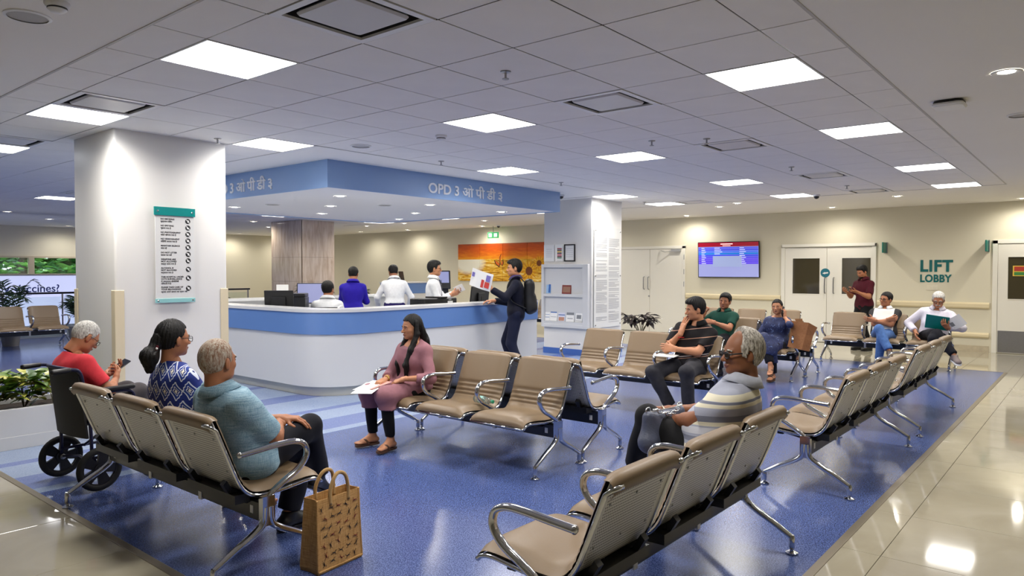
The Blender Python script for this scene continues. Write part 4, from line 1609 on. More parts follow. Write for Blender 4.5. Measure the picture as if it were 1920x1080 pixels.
    # --- shoes
    for k in (1, -1):
        _, _, an, toe, up = legs[k]
        Rf = frame_from(toe, up)
        Tf = Matrix([[*(Rf[i] * s), an[i]] for i in range(3)] + [[0, 0, 0, 1]])
        if footw == 'sandal':
            so_ = MB()
            ol = [(0.0, -0.072), (0.024, -0.062), (0.033, -0.035), (0.032, 0.03), (0.042, 0.09), (0.042, 0.14), (0.028, 0.172), (0.0, 0.185), (-0.026, 0.182), (-0.042, 0.155), (-0.041, 0.10), (-0.03, 0.04), (-0.033, -0.03), (-0.024, -0.062)]
            so_.prism(ol, -0.094, -0.0745, T=Tf)
            sd = so_.build('sandal', p.get('shoemat', BLACKP), root)
            st_ = MB()
            st_.tube([tuple(Tf @ Vector(q)) for q in catmull([(-0.04, 0.06, -0.075), (-0.03, 0.085, -0.036), (0.0, 0.095, -0.028), (0.03, 0.085, -0.038), (0.04, 0.06, -0.075)], 4)], 0.012, 6, flat=0.35, side=tuple(Rf @ A3(0, 1, 0)))
            st_.tube([tuple(Tf @ Vector(q)) for q in catmull([(-0.02, 0.12, -0.07), (-0.012, 0.105, -0.04), (0.0, 0.09, -0.03)], 3)], 0.007, 6)
            st_.build('strap', p.get('shoemat', BLACKP), sd)
        else:
            V, Fc = place(foot_template('shoe'), Rf, an, s, mirror=(k == 1))
            sh = to_obj('shoe', V, Fc, p.get('shoemat', BLACKP), root)
            ol = [(0.0, -0.078), (0.03, -0.066), (0.038, -0.03), (0.036, 0.04), (0.046, 0.10), (0.043, 0.15), (0.026, 0.182), (0.0, 0.192), (-0.026, 0.182), (-0.043, 0.15), (-0.046, 0.10), (-0.036, 0.04), (-0.038, -0.03), (-0.03, -0.066)]
            MB().prism(ol, -0.094, -0.074, T=Tf).build('sole', p.get('solemat', BLACKP), sh)
    info = dict(root=root, Th=Th, arms=arms, legs=legs, neck=neck, chest=chest, pel=pel, u2=u2, f2=f2, x2=x2, SH=SH)
    return info

# ================================================================== the people in the waiting hall
def stripe_mat(name, base, bands, axis_w=(0, 0, 1), rough=0.75):
    """cloth with horizontal bands: bands=[(centre, half width, colour)] along a direction in the person's frame"""
    def fn(n, l, v):
        d = n.new('ShaderNodeVectorMath')
        d.operation = 'DOT_PRODUCT'
        l.new(v, d.inputs[0])
        d.inputs[1].default_value = axis_w
        c = None
        t = d.outputs['Value']
        cur = base
        for ce, hw, co in bands:
            k = math_node(n, l, 'LESS_THAN', math_node(n, l, 'ABSOLUTE', math_node(n, l, 'SUBTRACT', t, ce)), hw)
            cur = mix_col(n, l, k, cur, co)
        return cur
    return expr_mat(name, rough, fn, bump=(240, 0.12), spec=0.25)


def ogee_mat():
    def fn(n, l, v):
        x, y, z = sep(n, l, v)
        wob = math_node(n, l, 'MULTIPLY', math_node(n, l, 'SINE', math_node(n, l, 'MULTIPLY', z, 60.0)), 0.06)
        u = math_node(n, l, 'ADD', math_node(n, l, 'MULTIPLY', math_node(n, l, 'ADD', x, math_node(n, l, 'MULTIPLY', y, 0.9)), 11.0), wob)
        w_ = math_node(n, l, 'MULTIPLY', z, 9.0)
        row = math_node(n, l, 'FLOOR', w_)
        u = math_node(n, l, 'ADD', u, math_node(n, l, 'MULTIPLY', math_node(n, l, 'MODULO', row, 2.0), 0.5))
        fu = math_node(n, l, 'ABSOLUTE', math_node(n, l, 'SUBTRACT', math_node(n, l, 'FRACT', u), 0.5))
        fv = math_node(n, l, 'ABSOLUTE', math_node(n, l, 'SUBTRACT', math_node(n, l, 'FRACT', w_), 0.5))
        d = math_node(n, l, 'ADD', fu, fv)
        d = math_node(n, l, 'ADD', d, math_node(n, l, 'MULTIPLY', math_node(n, l, 'SINE', math_node(n, l, 'MULTIPLY', math_node(n, l, 'ADD', u, w_), 19.0)), 0.03))
        return ramp(n, l, d, [(0.0, (226, 222, 206)), (0.10, (226, 222, 206)), (0.11, (34, 46, 110)), (0.19, (34, 46, 110)), (0.20, (214, 220, 234)), (0.26, (214, 220, 234)), (0.27, (40, 62, 140)), (0.42, (30, 44, 112)), (0.43, (212, 218, 232)), (0.52, (212, 218, 232)), (0.53, (36, 52, 126)), (0.9, (28, 40, 104))], 'CONSTANT')
    return expr_mat('blue_ogee_print', 0.7, fn, bump=(240, 0.1), spec=0.25)


def linen_mat(name, a, b):
    def fn(n, l, v):
        out = None
        for sc in ((900, 900, 40), (40, 40, 900)):
            mp = n.new('ShaderNodeMapping')
            mp.inputs['Scale'].default_value = sc
            l.new(v, mp.inputs['Vector'])
            q = noise(n, l, mp.outputs[0], 0.35, 2)
            out = q if out is None else math_node(n, l, 'MULTIPLY', math_node(n, l, 'ADD', out, q), 0.5)
        return ramp(n, l, out, [(0.36, a), (0.64, b)])
    return expr_mat(name, 0.8, fn, bump=(300, 0.2), spec=0.2)


NAVYT = cloth('navy_trousers', (17, 18, 27))
BLACKC = cloth('black_cloth', (13, 13, 16))
DENIM = cloth('blue_denim', (74, 108, 164), var=(22, 0.25))
DGREYJ = cloth('charcoal_jeans', (48, 48, 54), var=(22, 0.2))
WSHIRT = cloth('white_uniform_shirt', (226, 228, 230))
SANDB = M('brown_sandal', (86, 58, 40), 0.6)
SANDG = M('dark_grey_sandal', (54, 50, 48), 0.7)
GOLDF = M('thin_metal_frame', (60, 52, 48), 0.3, 0.7)
DARKL = M('dark_lens', (14, 12, 12), 0.06, coat=0.5)
PEOPLE = {}


def P_(key, label, loc, rz, **p):
    PEOPLE[key] = make_person('person', label, (loc[0], loc[1], 0.0015), rz, p)
    return PEOPLE[key]


# elderly man in a red shirt, bent over a phone, in the wheelchair
P_('red', 'person in a red shirt in the wheelchair bent over a phone', (-2.42, 3.73), -84, s=0.90, tl=0.85, h=0.010, pelvis=(0, 0.04, 0.54), lean=(-12, 8), side=-4, head=(-4, 36, 0), skin='tan', hair='buzz', hthick=0.006, hwave=0.0008, hairmat=WHITEH, brow='grey', glasses=GOLDF, gthick=0.0016,
   legs={1: dict(ankle=(0.10, 0.46, 0.215)), -1: dict(ankle=(-0.10, 0.46, 0.215))},
   arms={1: dict(wrist=(0.05, 0.27, 0.70), pole=(0.8, -0.2, -0.6), dir=(-0.55, 0.5, 0.45), palm=(-0.6, 0.0, 0.5), pose='pinch'), -1: dict(wrist=(-0.12, 0.28, 0.72), pole=(-0.8, -0.2, -0.6), dir=(0.3, 0.8, 0.35), palm=(0.3, -0.2, 0.9), pose='hold')},
   top=cloth('red_shirt', (206, 56, 66)), bottom=cloth('grey_trousers', (70, 66, 68)), sleeve=0.75, sleeve_loose=0.016, neckcut=0.005, shoemat=BLACKP, seed=3)
# woman in a printed blue top, hair tied back
pw = P_('print', 'person in a blue and white printed tunic with black hair tied back', (-2.385, 2.22), -90, s=0.95, tl=0.96, fem=True, h=0.0095, pelvis=(0, 0.03, 0.525), lean=(-9, -4), head=(4, 2, 0), skin='tan', hair='bun', hthick=0.010, glasses=GOLDF, gthick=0.0018,
        legs={1: dict(ankle=(0.10, 0.42, 0.095)), -1: dict(ankle=(-0.10, 0.40, 0.095))},
        arms={1: dict(wrist=(0.08, 0.30, 0.62), pole=(0.5, -0.5, -0.5), dir=(-0.6, 0.8, -0.1), pose='relaxed'), -1: dict(wrist=(-0.06, 0.32, 0.62), pole=(-0.5, -0.5, -0.5), dir=(0.6, 0.8, -0.1), pose='relaxed')},
        top=ogee_mat(), bottom=cloth('maroon_leggings', (120, 40, 52)), sleeve=1.35, tunic=0.25, topname='tunic', neckcut=-0.02, vneck=0.3, foot='sandal', shoemat=SANDB, seed=4)
T = pw['Th']
MB().tube([tuple(T @ Vector(q)) for q in [(0.03 * math.cos(a), -0.122 + 0.012 * math.sin(a), 0.045 + 0.03 * math.sin(a)) for a in [2 * PI * k / 12 for k in range(13)]]], 0.010, 7).build('hair_tie', M('maroon_scrunchie', (96, 22, 36), 0.8), pw['root'], smooth=True)
MB().sphere((0.035, -0.125, 0.042), 0.008, 6, T=T).build('hair_bead', WHITEP, pw['root'])
# man in a light blue linen shirt, legs crossed
P_('linen', 'person with short grey hair in a light blue linen shirt, legs crossed', (-2.385, 1.55), -90, s=0.95, tl=0.87, h=0.009, pelvis=(0, 0.06, 0.515), lean=(-22, -20), head=(14, -2, 0), skin='tan', hair='buzz', hthick=0.0065, hwave=0.0008, hairmat=THINH, brow='grey', wide=1.1, belly=0.02,
   legs={1: dict(ankle=(-0.12, 0.60, 0.27), pole=(0.15, 0.5, 1.0), toe=(-0.3, 0.7, -0.4), up=(0, 0.4, 0.9)), -1: dict(ankle=(-0.10, 0.38, 0.095))},
   arms={1: dict(wrist=(-0.01, 0.27, 0.66), pole=(0.9, -0.3, -0.6), dir=(-0.9, 0.4, 0.0), pose='relaxed'), -1: dict(wrist=(-0.04, 0.30, 0.68), pole=(-0.9, -0.2, -0.6), dir=(0.8, 0.6, 0.0), pose='relaxed')},
   top=linen_mat('blue_linen', (104, 142, 166), (166, 194, 208)), collar=MATS['blue_linen'], bottom=NAVYT, sleeve=0.86, sleeve_loose=0.022, loose=0.02, fold=0.006, hem=-0.08, cuff=0.058, foot='shoe', shoemat=BLACKP, seed=8)
# woman in the pink tunic
pk = P_('pink', 'person with long black hair in a dusty pink tunic holding papers', (-0.01, 2.69), 90, s=0.91, tl=0.82, fem=True, h=0.0095, pelvis=(0, 0.04, 0.515), lean=(-4, 6), head=(-14, 7, 0), skin='mid', hair='long', hthick=0.011,
        legs={1: dict(ankle=(0.17, 0.37, 0.097), pole=(0.1, 1, 0.3), toe=(0.2, 1, 0)), -1: dict(ankle=(-0.09, 0.39, 0.097), toe=(-0.15, 1, 0))},
        arms={1: dict(wrist=(0.05, 0.33, 0.585), pole=(0.7, -0.5, -0.4), dir=(-0.15, 0.9, -0.15), palm=(0.1, -0.1, -1), pose='hold'), -1: dict(wrist=(-0.13, 0.27, 0.60), pole=(-0.7, -0.5, -0.4), dir=(0.75, 0.5, -0.3), palm=(0.2, -0.2, -0.9), pose='relaxed')},
        top=cloth('pink_tunic', (152, 106, 115)), bottom=BLACKC, sleeve=1.55, tunic=0.33, topname='tunic', neckcut=-0.012, vneck=0.45, cuff=0.036, tloose=0.006, foot='sandal', shoemat=SANDB, seed=6, hem=-0.02)
rt = pk['arms'][1][2]
MB().tube([tuple(rt + A3(0.031 * math.cos(a), 0.0 - 0.02, 0.029 * math.sin(a))) for a in [2 * PI * k / 12 for k in range(13)]], 0.006, 6).build('bracelet', M('gold', (200, 160, 90), 0.25, 1.0), pk['root'], smooth=True)
# man in the striped polo, seen from behind
cr, gr, lv = (226, 220, 196), (122, 126, 142), (204, 206, 214)
P_('striped', 'person with grey hair in a striped polo shirt, legs crossed, handbag on the lap', (-0.72, -0.47), 0, s=0.98, tl=0.91, h=0.0085, pelvis=(0, 0.06, 0.525), lean=(-22, -18), twist=14, head=(48, 3, 0), skin='dark', hair='bald', hthick=0.020, hwave=0.0016, hairmat=GREYH, brow='grey', wide=1.12, belly=0.045, glasses=BLACKP, gthick=0.0034, tint=DARKL,
   legs={-1: dict(ankle=(0.13, 0.62, 0.34), pole=(-0.15, 0.4, 1.0), toe=(-0.35, 0.8, -0.25), up=(0.2, 0.2, 0.95)), 1: dict(ankle=(0.08, 0.44, 0.095))},
   arms={-1: dict(wrist=(0.03, 0.31, 0.685), pole=(-0.9, -0.2, -0.5), dir=(0.6, 0.75, 0.1), palm=(0.2, 0.1, -1), pose='grip'), 1: dict(wrist=(0.12, 0.36, 0.72), pole=(0.9, -0.2, -0.4), dir=(-0.55, 0.75, 0.05), palm=(-0.2, 0, -1), pose='relaxed')},
   top=stripe_mat('striped_polo', (166, 170, 186), [(0.875, 0.017, cr), (0.850, 0.006, gr), (0.833, 0.010, cr), (0.765, 0.016, gr), (0.738, 0.011, cr), (0.70, 0.018, lv), (0.655, 0.013, gr), (0.61, 0.014, cr)], (0.0, 0.10, 1.0)),
   collar=cloth('grey_collar', (176, 180, 192)), bottom=BLACKC, sleeve=0.72, sleeve_loose=0.018, loose=0.017, foot='sandal', shoemat=SANDG, seed=11)
# man in the black polo, hand against the face
P_('black', 'person in a black polo shirt with thin stripes resting the cheek on a hand', (2.78, 1.38), 90, s=0.98, tl=0.91, h=0.011, pelvis=(0, 0.06, 0.525), lean=(-15, 0), side=-6, head=(-42, 8, 0), skin='mid', hair='short', hthick=0.013, hvol=0.012, wide=1.05,
   legs={1: dict(ankle=(0.06, 0.36, 0.095), pole=(0.5, 1, 0.3)), -1: dict(ankle=(-0.17, 0.42, 0.095), pole=(-0.2, 1, 0.3))},
   arms={1: dict(wrist=(0.065, 0.14, 0.86), pole=(0.5, 0.4, -0.9), dir=(-0.15, -0.35, 0.9), palm=(-0.4, -0.85, 0.0), pose='flat'), -1: dict(wrist=(0.08, 0.26, 0.70), pole=(-0.9, 0.1, -0.5), dir=(0.95, 0.1, 0.1), palm=(0, -0.9, -0.3), pose='relaxed')},
   top=stripe_mat('black_polo', (22, 19, 21), [(1.0, 0.003, (196, 150, 130)), (0.90, 0.003, (196, 150, 130)), (0.80, 0.0035, (186, 140, 116)), (0.71, 0.003, (196, 150, 130)), (0.62, 0.004, (206, 196, 190)), (0.60, 0.003, (196, 150, 130))], (0.14, 0, 1)), collar=BLACKC, bottom=DGREYJ, sleeve=0.75, seed=12)
MB().tube([tuple(PEOPLE['black']['arms'][1][2] + A3(0.033 * math.cos(a), 0.033 * math.sin(a), -0.045)) for a in [2 * PI * k / 10 for k in range(11)]], 0.004, 5).build('wrist_thread', M('red_thread', (190, 24, 30), 0.7), PEOPLE['black']['root'])
# man in the green polo
P_('green', 'person in a dark green polo shirt with one hand raised beside the chin', (5.86, 2.35), 90, s=0.96, tl=0.84, pelvis=(0, 0.06, 0.525), lean=(-16, -8), head=(6, 2, -6), skin='tan', hair='short', hthick=0.012, hvol=0.006,
   legs={1: dict(ankle=(0.12, 0.42, 0.095)), -1: dict(ankle=(-0.12, 0.40, 0.095))},
   arms={1: dict(wrist=(0.235, 0.17, 0.86), pole=(0.8, -0.1, -0.8), dir=(-0.1, 0.1, 1), palm=(-0.9, 0.3, 0), pose='grip'), -1: dict(wrist=(0.03, 0.29, 0.77), pole=(-0.9, -0.2, -0.5), dir=(0.95, 0.2, 0.1), palm=(0, -0.8, -0.5), pose='hold')},
   top=cloth('green_polo', (16, 62, 50)), collar=MATS['green_polo'], bottom=NAVYT, sleeve=0.72, seed=14)
# woman on the phone
P_('phone', 'person in a navy blue dress holding a phone to the ear', (5.86, 1.54), 90, s=0.91, tl=0.79, fem=True, pelvis=(0, 0.06, 0.515), lean=(-12, -4), head=(4, 0, 4), skin='mid', hair='bun', hthick=0.009,
   legs={1: dict(ankle=(-0.10, 0.56, 0.25), pole=(0.2, 0.6, 1.0), toe=(-0.2, 0.8, -0.4), up=(0, 0.4, 0.9)), -1: dict(ankle=(-0.06, 0.36, 0.095))},
   arms={-1: dict(wrist=(-0.125, 0.08, 0.875), pole=(-0.7, 0.5, -0.8), dir=(0.05, -0.25, 0.95), palm=(0.9, -0.1, 0.1), pose='hold'), 1: dict(wrist=(0.07, 0.29, 0.60), pole=(0.8, -0.3, -0.5), dir=(-0.4, 0.9, -0.2), pose='hold')},
   top=expr_mat('navy_print_dress', 0.7, lambda n, l, v: ramp(n, l, noise(n, l, v, 26, 3, 1.0), [(0.3, (26, 34, 68)), (0.62, (34, 46, 92)), (0.68, (96, 116, 160))], 'LINEAR'), bump=(240, 0.1)), topname='dress', bottom=MATS['navy_trousers'], sleeve=1.3, tunic=0.55, loose=0.008, sleeve_loose=0.006, neckcut=-0.015, vneck=0.35, foot='sandal', shoemat=SANDB, seed=15)
# man in the white and black polo, arms crossed
P_('polo', 'person in a white polo shirt with black sleeves, arms crossed, in jeans', (8.47, 0.72), 90, s=0.95, tl=0.83, pelvis=(0, 0.06, 0.525), lean=(-16, -10), head=(-24, 0, -4), skin='tan', hair='short', hthick=0.009, glasses=GOLDF, wide=1.05, belly=0.02,
   legs={1: dict(ankle=(-0.20, 0.60, 0.28), pole=(0.2, 0.6, 1.0), toe=(-0.25, 0.9, -0.2), up=(0, 0.2, 0.95)), -1: dict(ankle=(0.0, 0.36, 0.095), toe=(0.1, 1, 0))},
   arms={1: dict(wrist=(-0.10, 0.22, 0.745), pole=(0.9, 0.1, -0.6), dir=(-0.95, 0.05, 0.15), palm=(0, -0.9, 0.2), pose='grip'), -1: dict(wrist=(0.09, 0.25, 0.72), pole=(-0.9, 0.1, -0.6), dir=(0.95, -0.1, 0.15), palm=(0, -0.9, 0.2), pose='flat')},
   top=expr_mat('white_black_polo', 0.75, lambda n, l, v: mix_col(n, l, math_node(n, l, 'GREATER_THAN', math_node(n, l, 'ABSOLUTE', sep(n, l, v)[0]), 0.15), (222, 220, 216), (24, 22, 26)), bump=(240, 0.1)), collar=WSHIRT, bottom=DENIM, sleeve=0.66, sleeve_loose=0.018, shoemat=M('brown_shoe', (62, 48, 40), 0.5), seed=16)
# older man with the teal folder
P_('folder', 'person with white hair and moustache reading a teal folder', (8.47, 0.02), 90, s=0.98, tl=0.83, pelvis=(0, 0.05, 0.53), lean=(-10, 0), side=-7, head=(6, 22, -3), skin='tan', hair='short', hthick=0.007, hairmat=WHITEH, brow='white', glasses=BLACKP, gthick=0.003, moustache=WHITEH, wide=1.1, belly=0.04,
   legs={1: dict(ankle=(-0.36, 0.56, 0.27), pole=(0.2, 0.6, 1.0), toe=(-0.45, 0.8, -0.2), up=(0, 0.2, 0.95)), -1: dict(ankle=(-0.04, 0.38, 0.095))},
   arms={1: dict(wrist=(0.22, 0.20, 0.57), pole=(0.9, -0.4, -0.2), dir=(-0.2, 0.6, -0.7), palm=(-0.8, 0.2, -0.3), pose='relaxed'), -1: dict(wrist=(-0.23, 0.33, 0.66), pole=(-0.9, -0.3, -0.4), dir=(0.3, 0.6, 0.5), palm=(0.3, 0.4, 0.8), pose='hold')},
   top=cloth('pale_lilac_shirt', (206, 202, 214)), collar=MATS['pale_lilac_shirt'], bottom=NAVYT, sleeve=1.85, sleeve_loose=0.016, shoemat=M('grey_canvas_shoe', (120, 108, 106), 0.8), solemat=PAPER, seed=17)
# man in maroon standing by the doors
P_('maroon', 'person standing in a maroon shirt by the double doors looking at a phone', (10.42, 1.50), 58, s=0.955, pelvis=(0, 0, 0.885), lean=(0, 4), head=(4, 22, 0), skin='tan', hair='short', hthick=0.014, hvol=0.008, beard=BLACKH,
   legs={1: dict(ankle=(0.10, 0.02, 0.094)), -1: dict(ankle=(-0.10, -0.03, 0.094))},
   arms={-1: dict(wrist=(-0.14, 0.32, 1.13), pole=(-0.5, -0.6, -0.8), dir=(0.2, 0.9, 0.15), palm=(0.3, 0, 0.9), pose='hold'), 1: dict(wrist=(0.10, 0.32, 1.12), pole=(0.5, -0.6, -0.8), dir=(-0.4, 0.9, 0.15), palm=(-0.3, 0, 0.9), pose='hold')},
   top=cloth('maroon_shirt', (72, 16, 30)), collar=MATS['maroon_shirt'], bottom=BLACKC, sleeve=0.8, hem=-0.16, seed=18)
# young man with the backpack at the counter
P_('navy', 'person in a navy sweater with a backpack holding up a brochure at the counter', (3.66, 4.55), 40, s=0.985, pelvis=(0, 0, 0.915), lean=(2, 2), head=(10, 4, 0), skin='mid', hair='short', hthick=0.016, hvol=0.01,
   legs={1: dict(ankle=(0.09, 0.05, 0.094)), -1: dict(ankle=(-0.09, -0.08, 0.094))},
   arms={-1: dict(wrist=(-0.30, 0.36, 1.27), pole=(-0.6, -0.2, -0.9), dir=(-0.05, 0.55, 0.75), palm=(0.6, 0.6, 0.2), pose='hold'), 1: dict(wrist=(0.12, 0.33, 1.08), pole=(0.5, -0.6, -0.8), dir=(-0.3, 0.95, 0.0), pose='relaxed')},
   top=cloth('navy_sweater', (16, 18, 34)), topname='sweater', collar=cloth('purple_collar', (58, 46, 92)), bottom=cloth('navy_jeans', (26, 30, 52)), sleeve=1.9, hem=-0.10, seed=19)
# reception staff
TIE = M('dark_tie', (22, 26, 44), 0.6)
tp = P_('tie', 'person in a white uniform shirt with a dark lanyard, facing the navy sweater', (3.62, 6.23), -140, s=0.98, pelvis=(0, 0, 0.91), lean=(2, 2), head=(6, 2, 0), skin='mid', hair='short', hthick=0.014, hvol=0.016, glasses=GOLDF,
        legs={1: dict(ankle=(0.09, 0.03, 0.094)), -1: dict(ankle=(-0.09, -0.03, 0.094))},
        arms={1: dict(wrist=(0.08, 0.30, 1.14), pole=(0.5, -0.7, -0.7), dir=(-0.3, 0.85, 0.3), palm=(-0.8, 0, 0.3), pose='hold'), -1: dict(wrist=(-0.07, 0.33, 1.17), pole=(-0.5, -0.7, -0.7), dir=(0.3, 0.85, 0.3), palm=(0.8, 0, 0.3), pose='hold')},
        top=WSHIRT, collar=WSHIRT, bottom=NAVYT, sleeve=1.85, hem=0.0, seed=20)
MB().prism([(-0.012, 0), (0.012, 0), (0.03, -0.36), (0, -0.41), (-0.03, -0.36)], 0, 0.006, T=plane_T((0, 0.135, 1.375), (1, 0, 0), (0, -0.02, 1))).build('tie', TIE, tp['root'])
MB().tube(catmull([(-0.035, 0.15, 1.20), (-0.07, 0.09, 1.40), (-0.05, -0.02, 1.46), (0.05, -0.02, 1.46), (0.07, 0.09, 1.40), (0.035, 0.15, 1.20)], 4), 0.006, 5).build('lanyard', TIE, tp['root'])
P_('royal', 'person in a royal blue shirt standing with the back turned behind the counter', (3.25, 7.80), -48, s=0.93, pelvis=(0, 0, 0.86), lean=(4, 8), head=(0, 16, 0), skin='tan', hair='short', hthick=0.009,
   legs={1: dict(ankle=(0.10, 0.02, 0.094)), -1: dict(ankle=(-0.10, 0.0, 0.094))},
   arms={1: dict(wrist=(0.12, 0.34, 1.0), pole=(0.5, -0.6, -0.8)), -1: dict(wrist=(-0.12, 0.34, 1.0), pole=(-0.5, -0.6, -0.8))},
   top=cloth('royal_blue_shirt', (38, 24, 152)), collar=MATS['royal_blue_shirt'], bottom=BLACKC, sleeve=1.8, hem=-0.14, seed=21)
P_('desk', 'person in a white shirt leaning both hands on the reception worktop, seen from behind', (4.27, 7.90), -36, s=0.97, pelvis=(0, -0.03, 0.89), lean=(10, 18), head=(14, 24, 0), skin='dark', hair='short', hthick=0.008,
   legs={1: dict(ankle=(0.10, -0.02, 0.094)), -1: dict(ankle=(-0.10, -0.02, 0.094))},
   arms={1: dict(wrist=(0.27, 0.20, 0.84), pole=(0.7, -0.6, 0), dir=(0.1, 0.9, -0.4), pose='flat'), -1: dict(wrist=(-0.27, 0.22, 0.84), pole=(-0.7, -0.6, 0), dir=(-0.1, 0.9, -0.4), pose='flat')},
   top=WSHIRT, collar=WSHIRT, bottom=cloth('purple_trousers', (34, 26, 84)), sleeve=1.85, hem=0.02, seed=22)
P_('sitting', 'person in a white shirt seated at the reception desk, seen from behind', (1.95, 6.72), -42, s=0.95, tl=.96, pelvis=(0, 0, 0.65), lean=(6, 12), head=(-22, 6, 0), skin='tan', hair='short', hthick=0.012,
   legs={1: dict(ankle=(0.12, 0.36, 0.22)), -1: dict(ankle=(-0.12, 0.36, 0.22))},
   arms={1: dict(wrist=(0.14, 0.36, 0.88), pole=(0.5, -0.6, -0.8)), -1: dict(wrist=(-0.14, 0.36, 0.88), pole=(-0.5, -0.6, -0.8))},
   top=WSHIRT, collar=WSHIRT, bottom=NAVYT, sleeve=1.85, hem=0.0, seed=23)

# ================================================================== reception counter
def arc(cx, cy, r, a0, a1, n=8):
    return [(cx + r * math.cos(math.radians(a0 + (a1 - a0) * k / n)), cy + r * math.sin(math.radians(a0 + (a1 - a0) * k / n))) for k in range(n + 1)]


CPATH = [(5.2, 9.2), (4.0, 9.2), (2.5, 9.2)] + arc(1.05, 8.8, 0.4, 90, 180, 5) + [(0.65, 7.6), (0.65, 6.6)] + arc(1.27, 5.59, 0.62, 180, 270, 10) + [(2.4, 4.97), (3.6, 4.97), (4.70, 4.97)]


def offset_path(P, d):
    """shift the open path to its left by d (inside of the reception)"""
    out = []
    for i in range(len(P)):
        a, b = P[max(i - 1, 0)], P[min(i + 1, len(P) - 1)]
        t = Vector((b[0] - a[0], b[1] - a[1])).normalized()
        out.append((P[i][0] - t.y * d, P[i][1] + t.x * d))
    return out


def ribbon(m, d0, d1, z0, z1, mi=0):
    A, B = offset_path(CPATH, d0), offset_path(CPATH, d1)
    rings = [[(a[0], a[1], z0), (a[0], a[1], z1), (b[0], b[1], z1), (b[0], b[1], z0)] for a, b in zip(A, B)]
    return m.loft(rings, mi)


GLOSSW = M('counter_white', (212, 213, 214), 0.25, coat=0.2)
CBLUE = M('counter_blue', (98, 134, 192), 0.3, coat=0.15)
ctr = empty('reception_counter', (2.7, 7.0, 0))
for nm, args, mt in [('front_panel', (0.0, 0.05, 0.12, 0.76), GLOSSW), ('blue_band', (-0.018, 0.05, 0.755, 1.02), CBLUE), ('worktop', (-0.03, 0.30, 1.02, 1.058), GLOSSW), ('plinth', (0.075, 0.12, 0.002, 0.12), M('counter_plinth', (206, 206, 200), 0.4)), ('inner_desk', (0.06, 0.80, 0.715, 0.745), GLOSSW), ('inner_panel', (0.05, 0.07, 0.12, 1.02), GLOSSW)]:
    o = ribbon(MB(), *args).build(nm, mt, ctr, smooth=35)
    o.matrix_parent_inverse = Matrix.Translation((-2.7, -7.0, 0))
o = MB().box((4.68, 4.99, 0.002), (4.70, 5.75, 0.72)).box((5.18, 8.4, 0.002), (5.2, 9.18, 0.72)).build('end_panel', GLOSSW, ctr)
o.matrix_parent_inverse = Matrix.Translation((-2.7, -7.0, 0))
tag(ctr, 'curved white reception counter with a blue band under the OPD soffit', 'counter')

# ------------------------------------------------------------------ things on the desk
SCREENL = M('lavender_screen', (120, 124, 158), 0.2, emit=((150, 155, 200), 0.28))


def monitor(loc, rz, w, h, zc, label, lit=True, base_z=0.746):
    t = empty('computer_monitor', (loc[0], loc[1], base_z), math.radians(rz))
    z = zc - base_z
    MB().rbox((-w / 2, -h / 2, -0.012), (w / 2, h / 2, 0.012), 0.008, T=plane_T((0, 0, z), (1, 0, 0), (0, 0.12, 1))).build('housing', BLACKP, t, smooth=40)
    MB().box((-w / 2 + 0.012, -h / 2 + 0.014, 0.012), (w / 2 - 0.012, h / 2 - 0.012, 0.0135), T=plane_T((0, 0, z), (1, 0, 0), (0, 0.12, 1))).build('screen', SCREENL if lit else M('dark_screen', (16, 17, 20), 0.15), t)
    MB().box((-0.1, 0.02, z - 0.1), (0.1, 0.045, z + 0.06)).build('rear_cover', BLACKP, t, bevel=0.01)
    MB().box((-0.025, 0.03, 0.012), (0.025, 0.05, z)).build('stand', BLACKP, t)
    MB().rbox((-0.12, -0.06, 0), (0.12, 0.12, 0.012), 0.03).build('base', BLACKP, t)
    return tag(t, label, 'monitor')


monitor((3.92, 5.50), 192, 0.55, 0.33, 1.12, 'black monitor seen from behind, next to the navy sweater')
monitor((2.22, 7.42), -42, 0.52, 0.32, 1.17, 'monitor with pale lavender screen before the seated white shirt', base_z=0.0)
monitor((1.18, 6.75), 130, 0.40, 0.30, 1.10, 'dark monitor turned away beside the black printer')
dk = empty('staff_desk', (2.3, 7.55, 0), math.radians(-42))
MB().box((-0.6, -0.32, 0.715), (0.6, 0.32, 0.742)).build('top', GLOSSW, dk)
for x in (-0.56, 0.53):
    MB().box((x, -0.3, 0.0), (x + 0.03, 0.3, 0.715)).build('side_panel', GLOSSW, dk)
tag(dk, 'white desk in front of the seated staff member', 'desk')
bpy.data.objects['computer_monitor.001'].location.z = 0.743
for ch in bpy.data.objects['computer_monitor.001'].children:
    if ch.name.startswith(('housing', 'screen', 'rear_cover')):
        ch.location.z = -0.743
    if ch.name.startswith('stand'):
        ch.scale = (1, 1, 0.36)
pr = empty('printer', (1.50, 6.98, 0.746), math.radians(-42))
MB().rbox((-0.24, -0.2, 0), (0.24, 0.2, 0.40), 0.02).build('housing', BLACKP, pr, smooth=40)
MB().box((-0.2, -0.235, 0.13), (0.2, -0.15, 0.15)).build('paper_tray', BLACKP, pr)
MB().rbox((-0.235, -0.19, 0.402), (0.235, 0.19, 0.45), 0.015).build('scanner_lid', BLACKP, pr, smooth=40)
MB().lathe([(0.016, 0), (0.016, 0.003)], 14, T=plane_T((-0.1, -0.2, 0.33), (1, 0, 0), (0, 0, 1))).build('badge', GREYP, pr)
tag(pr, 'black multifunction printer behind the curve of the counter', 'printer')
bx = empty('label_printer', (3.02, 5.60, 0.746), math.radians(2))
MB().rbox((-0.34, -0.16, 0), (0.34, 0.16, 0.375), 0.02).build('housing', BLACKP, bx, smooth=40)
MB().box((-0.05, -0.165, 0.375), (0.12, 0.12, 0.395)).build('lid', BLACKP, bx)
MB().box((0.13, -0.162, 0.285), (0.24, -0.16, 0.33)).build('asset_label', PAPER, bx)
